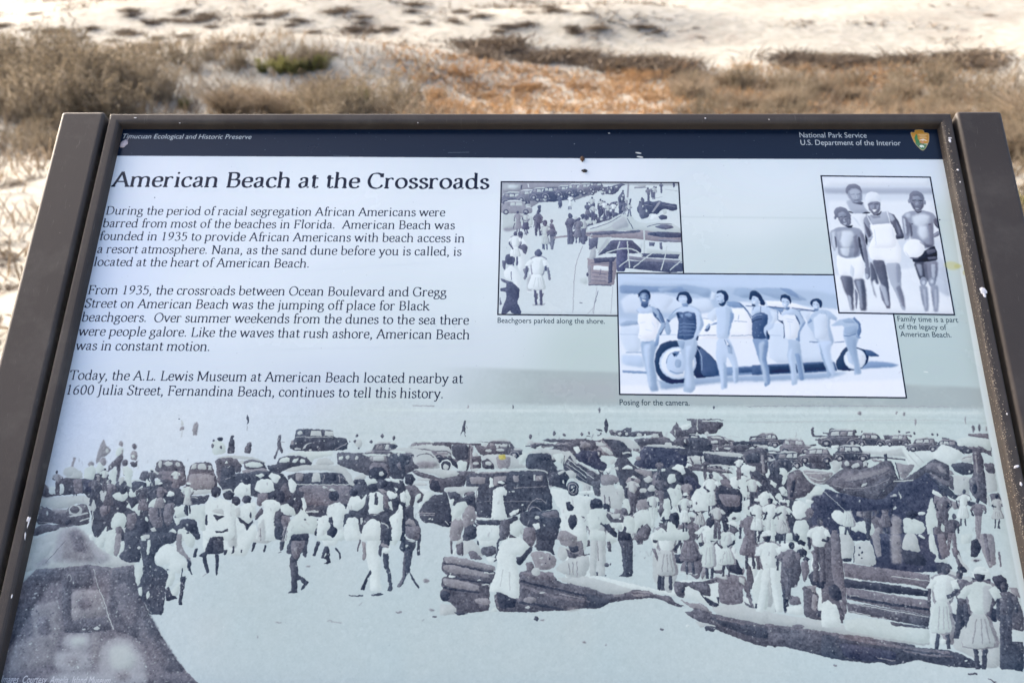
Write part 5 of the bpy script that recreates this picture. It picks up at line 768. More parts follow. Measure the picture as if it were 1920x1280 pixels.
(60,760,5.0526,'''
Qk 1388 122 1402 124 1400 131 1390 130
Pm3 1400 210 1440 190 1440 230 1400 235|Pl3 1415 130 1435 160 1430 190 1410 190|Sl3 9 1420 240 1415 300
Pm3 1520 220 1530 180 1555 150 1580 190 1560 290 1545 270 1530 290
Pm3 605 555 615 480 640 390 668 330 680 320 690 330 695 365 745 415 745 435 700 480 650 490 640 545 700 520 700 550 670 575 640 530|El3 713 428 16 20
Em3 843 360 20 26|PL 790 480 800 420 830 395 872 400 860 460 840 490|Pd3 715 635 730 565 800 495 860 450 868 490 838 560 838 640 805 745 795 700 805 620 800 570 755 600|Sm3 10 855 420 850 470
Ed3 972 388 24 28|Pm3 930 490 945 430 985 425 1000 480 990 520 940 510|PL 935 470 960 460 975 490 950 500|Pd 930 535 1000 530 995 575 965 585 940 570
Sm3 22 405 490 385 560 360 640|Ed3 880 540 30 32|Em3 675 530 30 40|Em3 560 555 30 25|Pl3 300 600 380 570 480 640 380 690 300 660
Pd 1165 610 1180 540 1210 515 1350 515 1420 530 1450 590 1460 700 1450 760 1300 760 1190 690|El 1213 555 20 36|El 1293 550 38 24|El 1382 555 22 20|Pn 1180 620 1440 620 1430 740 1230 720
Pd 1490 620 1500 570 1560 535 1690 535 1720 600 1760 720 1740 800 1480 800 1450 740|Pl 1505 600 1520 560 1560 545 1555 600|Pl 1568 600 1575 550 1640 545 1652 605|Pl 1665 605 1670 560 1695 570 1705 610|Pm 1500 645 1720 645 1730 790 1490 790 1480 700|Sn 10 1490 635 1730 635|Pl 1420 840 1480 800 1760 790 1790 770 1740 830 1500 845|PD 1360 860 1640 850 1650 920 1500 945 1370 930|El 1500 878 70 14
Pd 1740 500 1920 490 1920 780 1760 760|PD 1790 580 1920 560 1920 790 1780 780|Pw 1825 550 1845 520 1855 545|Sl 6 1850 590 1880 570|Sm 8 1830 700 1880 680
PL 1700 390 1740 340 1800 340 1835 390 1830 450 1720 470|Ek 1785 318 30 18|Ed 1712 385 12 22|Ed 1790 395 14 14|Ed 1720 332 10 10|PD 1852 455 1870 370 1890 280 1915 285 1905 310 1920 330 1920 455
Pg 75 870 130 740 250 850 140 880|PD 230 700 390 670 480 700 600 640 700 640 760 760 860 690 920 760 960 715 1060 720 1060 770 1200 700 1300 700 1420 800 1440 850 1640 900 1640 930 1340 930 1350 960 1340 1060 1380 1130 1420 1070 1550 1080 1580 1190 1590 1278 860 1278 600 1250 570 1200 560 1000 520 850 480 830 300 850 220 850
Pd 90 870 120 730 160 800 290 850|Pn 390 700 470 690 480 830 400 830|Pb 490 710 580 700 620 800 560 830 490 800
Pw 155 810 170 760 230 770 290 730 312 780 290 840 170 840|Pl 300 680 380 660 400 600 480 640 480 690 400 690|PL 490 690 500 600 560 560 620 600 600 650 580 700|PL 600 600 640 530 690 600 680 640 620 640|Pm 610 650 650 660 640 720 600 760|Pl 670 710 720 700 750 715 720 735|PL 740 620 800 580 800 660 790 760 740 790 720 700|PL 850 600 900 560 960 620 940 700 950 780 900 760 880 680|Pw 640 740 740 735 720 750 650 748
Pd 1010 690 1040 620 1100 620 1110 650 1240 650 1230 680 1120 672 1100 720 1050 710|PL 1060 740 1100 680 1130 740 1200 690 1220 710 1170 760 1090 770|El 1150 640 50 20|PL 940 705 1040 700 1040 715 940 716
Pl 640 810 690 790 740 810 750 880 700 930 650 890|PL 760 850 820 810 905 815 910 860 870 910 790 890|PL 920 790 940 780 960 830 1050 750 1050 800 970 870 920 860|Pl 820 690 860 670 880 700 830 760|Ek 860 790 40 50|Ek 960 920 40 55|PL 890 960 920 910 940 980 1010 920 1070 910 1060 980 1010 1050 960 990|PL 1080 880 1110 880 1090 920
Pw 1210 800 1235 780 1268 800 1262 812 1215 812|Ek 1235 840 32 42|Pw 1275 835 1300 805 1345 825 1350 850 1280 865|Ek 1320 880 28 20|PL 1110 920 1190 860 1215 900 1250 870 1270 910 1230 930 1200 930 1170 960 1100 960
Pn 1100 980 1200 940 1230 1000 1240 1150 1160 1160 1110 1080|Pn 1260 940 1340 910 1350 1000 1320 1100 1280 1160 1240 1060|Pn 900 1030 980 1010 990 1100 940 1190 890 1150|Pn 640 980 700 900 760 920 740 1010 660 1060|Ek 850 965 46 55|Pk 1000 1060 1080 1020 1110 1150 1060 1278 980 1278|PL 1060 1060 1090 1045 1105 1100 1075 1090|Pk 1100 1200 1340 1200 1350 1278 1100 1278|PL 1290 1200 1340 1160 1370 1200 1340 1215|Pl 1120 1160 1160 1150 1180 1180 1130 1200
PL 745 1140 760 1060 800 1010 870 1015 895 1070 880 1150 820 1180 760 1160|PL 590 1278 650 1220 715 1130 700 1200 780 1160 810 1200 808 1278|Pn 790 1150 850 1140 850 1250 800 1230|Pl 850 1160 890 1150 880 1210|PL 510 1230 540 1200 590 1260 560 1278
PL 1345 955 1480 945 1470 1050 1380 1060 1350 1040|PL 1480 990 1510 950 1660 940 1660 1180 1600 1190 1570 1090 1490 1060|PL 1340 1060 1410 1060 1400 1110 1370 1140|Pk 1440 960 1480 945 1480 1040 1450 1040
Pk 1418 1110 1440 1075 1540 1070 1565 1110 1560 1190 1595 1250 1570 1265 1520 1220 1490 1190 1430 1170|PL 1380 1180 1420 1160 1500 1200 1560 1278 1370 1278|Ek 1475 1210 16 16|El 1440 1165 14 12
Ek 1745 815 48 52|Pl 1790 800 1880 785 1920 830 1860 820|Ek 1865 850 50 45|Pw 1640 950 1700 860 1740 900 1780 870 1820 890 1900 920 1920 940 1920 1278 1640 1278 1640 1040|Pk 1640 1040 1665 1030 1660 1130 1640 1130|Pk 1715 1030 1760 1040 1830 1045 1780 1070 1750 1100|Pk 1730 1190 1810 1185 1855 1160 1860 1190 1750 1210|Pk 1680 1278 1690 1240 1810 1235 1820 1278|Pl 1700 1000 1720 980 1800 970 1830 1030 1740 1020
Pl 78 880 300 860 480 850 580 880 610 960 590 1000 545 990 530 945 500 925 420 925 360 960 330 970 220 985 150 960 80 945|Pd 75 950 150 965 200 1000 330 985 350 960 480 925 520 940 545 1000 545 1120 330 1150 200 1110 40 1130|Pm6 170 980 330 985 330 1020 220 1020|Pn 70 950 140 980 150 1050 60 1050|El 145 1020 9 22|El 410 990 66 50|Ed 405 985 44 38|Sl 14 355 1050 530 1018|Sl 13 450 1095 545 1065|Pk 300 1110 350 1070 375 1090 330 1140|Sm 6 60 1105 200 1110|Ew 190 1130 10 8
Sl 10 575 900 580 990 565 1140|Pd 0 1180 100 1120 300 1130 330 1160 100 1210 10 1240
'''),
(0,1000,4.5725,'''
Pl3 225 120 240 60 340 30 470 -20 520 -60 700 -30 760 20 850 120 960 190 1160 250 1150 272 960 292 760 268 480 292 310 308 200 330
Pg14 500 -20 620 -70 720 -10 860 140 960 210 900 250 700 255 430 240 470 130|Pm14 560 0 660 -50 720 20 800 150 820 230 640 230 520 200|Pn10 590 -10 670 -40 730 60 760 160 640 160|Pg12 260 200 400 190 440 250 320 290|Sn 5 390 250 500 130 560 60|Sm 5 700 60 790 200 830 262|Pl8 240 120 400 80 480 60 420 180 300 270
PD 0 0 0 0 1 1
Qn 200 420 310 305 500 290 760 264 960 290 1150 268 1162 400 1200 520 1265 650 1340 800 1420 930 1500 1060 1600 1180 1720 1300 -40 1300 60 900
Pd10 190 420 310 310 540 300 540 400 420 430 300 620 160 860 60 1000 40 900|Qd2 525 300 770 272 800 420 560 470|Qd2 530 400 612 420 612 740 920 715 960 825 880 840 560 845 535 700|Pd6 560 330 780 310 800 460 560 470
Pd5 960 300 1150 280 1165 420 1270 660 1400 900 1600 1190 1400 1180 1260 960 1100 860 980 830 930 600|Pn10 980 440 1100 420 1180 600 1150 800 1020 700|Pn14 1180 640 1300 900 1460 1120 1380 1140 1200 900
Pm5 612 500 700 482 860 480 905 600 900 705 720 725 612 742|Pm12 260 620 500 560 520 820 480 1000 300 960|Pm14 120 940 400 840 480 1100 200 1180 60 1200|Pn10 320 720 420 700 440 860 340 880|Pn8 640 560 740 540 800 620 700 660
Pg18 560 860 770 850 800 960 700 1040 520 960|Pg20 850 960 1000 880 1120 900 1240 1060 1260 1200 1160 1300 900 1300 820 1120|Pg20 470 1000 780 1010 800 1160 600 1200 460 1140|Pg18 420 1190 1260 1180 1260 1310 420 1310|Pl20 930 980 1080 940 1180 1080 1100 1180 960 1160|Pl18 600 890 720 880 740 940 620 960|Pm16 780 840 860 860 850 1100 790 1120|Pm14 560 1060 660 1050 680 1120 580 1130|Pm14 980 1190 1100 1170 1120 1250 1000 1260|Pn16 1260 1040 1400 1160 1520 1300 1330 1300
Sl 8 850 470 900 590 915 650 940 740 972 822|El 832 810 24 12|El 720 818 18 6|El 305 508 10 8|El 228 650 8 6|El 280 645 8 6|Sl 4 580 380 590 350 610 360 610 400 595 410|Sl 5 800 300 830 400 845 470|Em 720 490 30 7|Sk3 8 560 840 780 845
Pw 760 20 790 0 800 60 770 50|PL 815 80 860 30 900 60 890 120 840 120|PL 900 0 1000 0 1010 120 980 190 900 160|Pm 990 0 1040 0 1040 140 1000 200 970 180|PL 1040 50 1075 110 1050 170 1020 200|PD 1060 -20 1200 -20 1210 240 1100 250 1010 200 1070 130
PD 1190 0 1500 -20 1500 80 1400 90 1330 170 1320 260 1400 290 1450 350 1420 450 1410 570 1400 690 1290 695 1250 600 1200 560 1170 450 1230 330|PL 1155 270 1190 265 1225 320 1200 420 1180 450 1160 380|PL 1185 460 1210 455 1225 500 1210 540 1190 520|PL 1255 500 1280 485 1280 540 1255 565|PL 1265 50 1295 60 1275 185 1255 180|PL 1200 20 1240 10 1255 60 1210 60|El 1190 120 13 14|El 1255 25 30 20
Pw 1320 220 1360 130 1430 85 1490 110 1500 60 1520 110 1560 200 1600 240 1600 330 1560 300 1540 350 1440 300 1460 240 1380 280|PL 1420 420 1460 310 1500 300 1500 380 1470 450 1430 450|PL 1460 500 1540 400 1530 520 1500 540|PD 1430 300 1450 310 1430 320|Pk 1415 480 1450 450 1470 520 1530 550 1440 580 1420 570|Pk 1545 360 1595 365 1585 450 1560 560 1565 610 1525 610 1540 540|Sk 9 1565 295 1555 360
Pm 1510 0 1560 0 1560 130 1630 210 1640 240 1610 260 1590 210 1510 140|Pk 1605 210 1640 240 1630 310 1655 350 1640 350 1600 290|PL 1560 0 1680 0 1660 120 1600 110|Pk 1640 0 1720 0 1715 50 1680 40|Pk 1670 130 1700 125 1680 205 1650 205|Pk 1700 190 1760 150 1790 50 1829 20 1829 170 1770 180 1780 260 1800 330 1770 345 1770 280 1750 210
'''),
]
CANOPY = '''
Pb6 600 860 820 830 1040 860 1280 890 1420 820 1400 980 1100 1000 700 980
Pd 385 645 500 600 560 690 645 755 730 735 830 650 920 590 1080 612 1200 577 1310 515 1380 530 1430 690 1480 702 1640 600 1770 500 1850 530 1920 570 1920 720 1840 690 1760 640 1690 640 1600 700 1440 722 1385 800 1310 880 1200 890 1020 855 870 822 760 742 655 750 610 810 545 862 400 882 378 770
Pn3 400 660 495 615 520 680 470 740 420 760|Pk2 425 720 470 690 445 860 405 870|Pm3 520 610 640 625 830 635 760 715 690 738 630 725|Sl 9 560 640 760 640|Sl 8 600 680 700 712 750 690
Pn10 780 740 880 660 940 610 1080 630 1240 600 1340 560 1400 640 1300 700 1100 770 900 800|Pm12 920 690 1040 670 1200 630 1320 590 1330 620 1180 680 1000 720|Pd6 1240 700 1400 620 1380 780 1280 860 1200 860|Sm 9 820 760 1000 790 1200 770 1360 690|Sd 10 860 730 1000 720 1200 680 1360 610|Sm 8 880 690 1000 660 1180 630|Sn 6 1000 810 1120 790 1280 720|Sk 7 1230 880 1300 790 1390 720|Pb3 860 822 940 835 1000 870 900 870|El 1110 750 30 15 -30|Sk 8 1375 545 1430 690|Pm2 1420 540 1500 565 1590 560 1560 620 1490 690 1465 688
Pn3 1660 600 1770 520 1860 560 1900 640 1820 640 1740 600|Pm3 1800 560 1880 600 1900 650 1830 625|Sd 9 1640 610 1770 510 1900 570|Sl 12 1390 716 1580 706|Sk 10 1700 650 1800 740 1900 800
El 1400 850 20 12|Pl 1440 800 1468 870 1458 890|Pw 1755 790 1830 830 1858 860 1838 868 1760 835|Sl 4 420 530 640 740|Sl 5 720 800 900 960 1040 1105
'''

T1 = dict(k=(82, 90, 120), d=(102, 109, 137), n=(122, 128, 152), m=(146, 152, 172), g=(168, 178, 194), l=(184, 198, 210), s=(197, 211, 225), w=(212, 224, 238), p=(146, 145, 163))
PHOTO1 = [(920, 330, 4.4135, '''
Qs 80 40 1640 40 1640 1160 50 1160
Qm5 90 50 500 50 900 60 760 95 400 120 90 150|Pg8 100 60 260 70 240 110 100 120|Ps8 150 70 230 80 200 110 140 100|Qg4 900 55 1560 55 1560 80 900 70
Qk 250 75 262 75 258 110 248 110|Sw 8 308 65 316 95
Qm 90 140 300 120 560 95 760 90 880 120 880 140 700 200 640 200 480 215 400 220 340 260 320 290 210 270 90 265
Sl 7 100 155 200 145 240 180 330 195|Sl 7 250 140 300 145 340 180 380 185|Sl 6 330 130 480 120|Sl 7 460 130 570 110|Sl 7 590 100 700 95 730 120|Sl 7 700 90 780 75 810 110|Sl 6 820 80 880 75
Qk 130 150 190 145 220 180 160 180|Qk 290 145 340 148 370 175 330 178|Qk 350 130 420 128 440 150 370 155|Qk 470 120 560 112 590 150 480 150|Qk 600 110 640 102 680 128 620 130|Qk 710 98 760 90 790 110 730 116|Qk 470 160 540 150 640 165 640 195 520 215 460 210|Qk 660 150 700 130 740 160 690 180|Qd 730 125 800 120 830 150 760 165|Qm 790 95 880 95 880 140 800 150|Ed 840 145 22 14|El 840 145 8 6|Ed 770 150 18 14
Sg 12 100 200 200 215 330 220|Sd 8 100 215 220 235|Sl 9 110 225 330 245|Sl 7 360 190 460 195|Sk 8 370 205 470 212|Sl 7 420 160 450 210|Sl 8 480 150 540 160
Qd 90 250 220 270 210 290 100 275|Pl 100 290 180 300 240 420 100 450
Pm8 100 430 250 420 240 440 120 460
Qk 880 85 900 90 900 130 885 125|Pd 900 110 960 90 1000 85 1080 60 1120 70 1080 90 1060 120 1030 150 1000 155 960 150 920 160
El 920 130 16 14|El 960 105 8 8|El 1000 100 8 8|El 1040 90 10 6|El 985 130 8 14|El 945 140 5 12|Ek 975 90 6 6|Ek 1010 110 8 20|Ek 960 140 8 14|Ek 1030 130 8 14
Sm 16 1140 60 1132 180|Sl 8 1128 190 1150 195|Sm 12 1128 200 1125 290|Sg 10 1118 190 1115 300
Qg 1190 90 1260 65 1290 80 1270 100 1190 105|Sd 4 1190 98 1290 94|Qg 1280 60 1400 50 1390 66 1280 78
Qd 1320 105 1366 105 1360 180 1330 180|Ek 1300 105 8 10|Ek 1368 95 7 9|Em 1300 130 12 22|Sk 9 1310 140 1312 205|Sm 10 1415 100 1413 145|Ek 1415 96 5 6|Ek 1515 75 10 20|Sg 5 1440 110 1545 125|Sg 5 1360 185 1420 175
Pk 1250 220 1310 205 1340 215 1400 205 1430 220 1540 235 1545 280 1500 290 1440 270 1400 290 1380 320 1330 310 1280 330 1220 310 1210 260|Pm 1390 210 1410 215 1350 300 1330 300|Sn 6 1270 240 1340 250|Sn 5 1420 240 1530 255|Pl 1420 280 1450 275 1460 310 1430 320|Pk 1420 320 1460 330 1460 355 1410 365 1380 340|Pw 1330 320 1370 310 1400 355 1320 360
Pd 1220 240 1250 180 1270 190 1270 240 1310 300 1310 340 1250 360 1230 330|Es 1240 210 6 8|El 1260 250 6 8|Ek 1252 185 7 10|Ek 1235 215 8 8|Ek 1270 270 10 10|El 1290 290 8 12
Pd 1050 180 1080 140 1100 130 1110 170 1105 230 1100 300 1060 320 1060 240|Ek 1095 125 7 8|El 1085 190 8 12|El 1095 160 6 8|Ek 1070 200 10 20|Pk 1150 190 1165 185 1155 260 1145 250|Pk 1060 250 1090 240 1095 300 1060 310
Pd 975 240 1000 215 1050 210 1055 240 1020 270 980 265|El 1005 240 8 10|El 1025 255 10 8|El 1045 230 6 8|Pk 830 200 850 190 865 240 850 300 820 270|El 840 225 14 20|Ek 840 200 12 8|Pk 880 240 915 220 935 240 930 320 900 350 890 300|El 915 250 18 26|Ek 925 212 10 10|Ek 895 230 10 10
Pd 790 330 830 300 870 310 900 350 960 330 970 300 1010 290 1050 310 1100 310 1060 340 1000 360 930 380 860 400 800 420|El 820 370 22 28|El 860 380 18 24|El 885 330 8 14|El 800 300 14 12|Ek 825 325 12 14|Ek 870 330 14 16|Ek 945 340 14 18|Ek 990 320 14 18|El 970 350 10 12|El 915 360 12 10|Ek 1040 320 14 18|El 1010 340 8 10
Pd 620 380 640 345 670 345 700 380 700 440 690 550 640 550 630 440|Ek 655 328 15 20|Pw 640 410 660 395 690 400 705 430 690 460 655 455|Sk 12 655 540 650 560|Sk 12 678 540 680 560|Pl 720 380 750 350 790 360 815 390 800 410 800 450 740 450 735 410|Ek 765 330 20 18|Sm 7 735 415 800 415|Pd 735 450 810 445 800 540 740 560|Sl 10 770 480 765 560|Pk 700 330 730 360 720 480 700 540|El 705 345 14 12|Ek 790 345 16 26
Pd 565 190 585 190 592 250 575 265 560 245|El 655 200 18 34|Sk 5 645 255 642 278|Sk 5 665 255 668 278|Sd 7 690 190 700 215
Pd 370 320 390 300 420 320 425 370 440 380 400 400 375 480 365 480 365 400 358 430 352 420|Ek 402 290 16 16|Sw 7 375 358 415 362|Pk 385 250 415 240 415 290 395 290|El 300 240 16 24|Pd 280 260 320 270 315 310 280 310|Pl 210 310 250 280 290 330 270 400 240 360|Ek 230 355 18 12|Pd 265 360 300 350 315 400 300 430 315 480 300 470 290 430 275 460 270 400|Ew 285 310 12 7|Pl 300 330 345 330 350 400 320 420|Sd 8 200 390 185 440|Em 240 270 20 12|Ed 250 295 16 14|Sd 6 270 440 340 420
Pl 410 430 430 400 480 400 480 440 470 480 470 540 420 545 420 480|Ek 450 388 20 24|Sd 10 410 450 480 490|Sd 12 432 545 432 605|Sd 12 464 545 466 600|Pd 480 440 490 390 520 400 540 460 530 540 515 610 500 560 490 500|Ed 505 375 12 18|Pl 480 520 520 470 530 520 500 550|Sd 10 490 550 510 610
Sp 15 500 512 620 500 740 485
Pl 740 460 860 430 960 380 1060 320 1100 310 1150 310 1200 370 1260 390 1400 380 1500 390 1580 440 1580 480 1400 470 1300 460 1100 450 900 470 800 475|Sd 5 820 440 960 400 1080 330|Sk 6 1130 350 1180 440|Sg 6 860 470 980 430 1080 380|Pg6 1000 400 1110 330 1150 420 1020 450|Pd 1350 420 1420 400 1500 410 1520 430 1440 445|Sd 6 1290 420 1380 395 1500 400
Pp 730 470 900 455 1060 460 1240 445 1400 470 1580 480 1580 550 1400 545 1200 520 1000 510 860 520|Pd 760 480 1000 450 1100 460 1240 445 1240 465 1050 480 900 490|Pk 1300 470 1400 460 1580 470 1580 510 1440 510 1300 490|Pn 1380 520 1580 530 1580 550 1400 545|Sg 12 810 520 840 480|Sl 14 1270 450 1270 640
Qd 810 520 890 510 890 600 815 610|Ql 890 510 1000 505 960 600 880 620|Qg 960 520 980 520 900 640 880 640|Pk 1000 530 1180 530 1250 610 1240 640 1100 640 960 640 880 660 960 580|Pb 1050 540 1140 540 1130 700 1110 790 1040 790 1040 640
Qs 1180 540 1260 540 1250 610|Qd 1310 545 1360 550 1355 580 1312 580|Qd 1395 550 1420 550 1420 610 1398 600|Ql 1290 600 1580 630 1580 650 1290 640
Qk 1250 640 1590 650 1590 690 1440 680 1250 670|Qn 1130 660 1300 680 1590 700 1590 715 1400 720 1130 690|Qk 1130 700 1590 720 1590 790 1480 800 1100 760|Qs 1150 770 1270 780 1270 800 1110 800
Qp 800 680 1040 670 1040 800 1020 900 810 905|Pg 810 690 830 610 870 580 870 660 860 690|Qk 850 680 1040 670 1020 710 860 720|Sd 5 830 720 1020 730|Qw 850 740 975 750 975 785 850 775|Qk 980 690 1010 690 1005 880 970 890|Sd 6 840 800 960 812|Sd 5 840 830 960 840|Sd 5 830 860 960 872|Sk 8 810 900 1000 905|Sd 6 910 770 905 820|Qm 800 740 830 740 830 880 810 890|Ek 800 815 8 18|Pl8 740 850 800 840 800 900 740 880
Sl 10 950 640 1060 600 1180 600 1260 660|Sl 10 1070 540 1050 600|Sl 10 1130 540 1140 660 1150 760|Sl 9 1060 750 1130 700|Sl 9 1180 760 1300 660 1370 620|Sl 9 1460 580 1440 680 1410 780|Sl 9 1480 780 1590 690|Pl 1550 680 1570 640 1590 650 1590 720
Sm 5 760 580 700 740 690 900 680 1120|Sg 8 690 900 680 1130|Sd 5 890 950 860 1060|Sg 5 880 920 870 1000 840 1130|Sg 6 1010 910 995 1140|Sm 5 860 1060 850 1140|Sd 7 735 1050 760 1050|Sg 6 800 1140 850 1090
Pw 190 580 260 510 300 560 280 640 280 760 240 800 190 640|Ek 247 480 22 22|Pd 230 500 270 490 250 530 230 530|Pd 215 590 280 560 310 590 290 650 270 640 260 610|Sd 14 195 580 175 650
Ek 160 690 42 46|Pd 90 700 130 700 120 780 100 760|Pw 110 790 160 740 200 760 240 820 250 900 230 930 180 860 130 850 110 830|Sk 5 170 790 172 860|Pd 80 845 180 880 160 900 90 870|Pk 130 880 170 870 240 930 235 1000 220 1040 260 1140 180 1140 160 1110 130 1140 85 1140 100 1080 130 1010 130 960 80 950 80 930 130 920|Pd 75 1000 95 1060 75 1070
Ek 395 640 32 30|Pn 370 650 420 650 410 690 385 695|Pk 415 690 440 675 445 690 420 700|Sl 8 370 612 425 620|Pw 280 740 310 700 370 690 420 700 470 710 490 750 450 770 460 860 450 960 330 970 300 960 300 860 330 770|Pg6 300 860 330 800 345 950 300 950|Sl 5 340 770 450 770|Sg 5 392 790 388 940|Pn 265 770 320 755 300 820 285 865 270 850 280 810|Pn 460 755 485 760 498 860 480 865 475 830|Pn 360 970 395 970 390 1020 370 1020|Pn 410 970 442 968 425 1010 405 1010|Pw 370 1020 395 1020 390 1050 360 1050|Pg 340 1060 460 1050 440 1070 350 1075
''')]
T2 = dict(k=(46, 64, 100), D=(72, 95, 138), d=(98, 124, 167), n=(127, 153, 194), m=(150, 173, 208), g=(168, 189, 221), l=(184, 204, 236), s=(198, 214, 240), w=(214, 225, 246), W=(224, 232, 250))
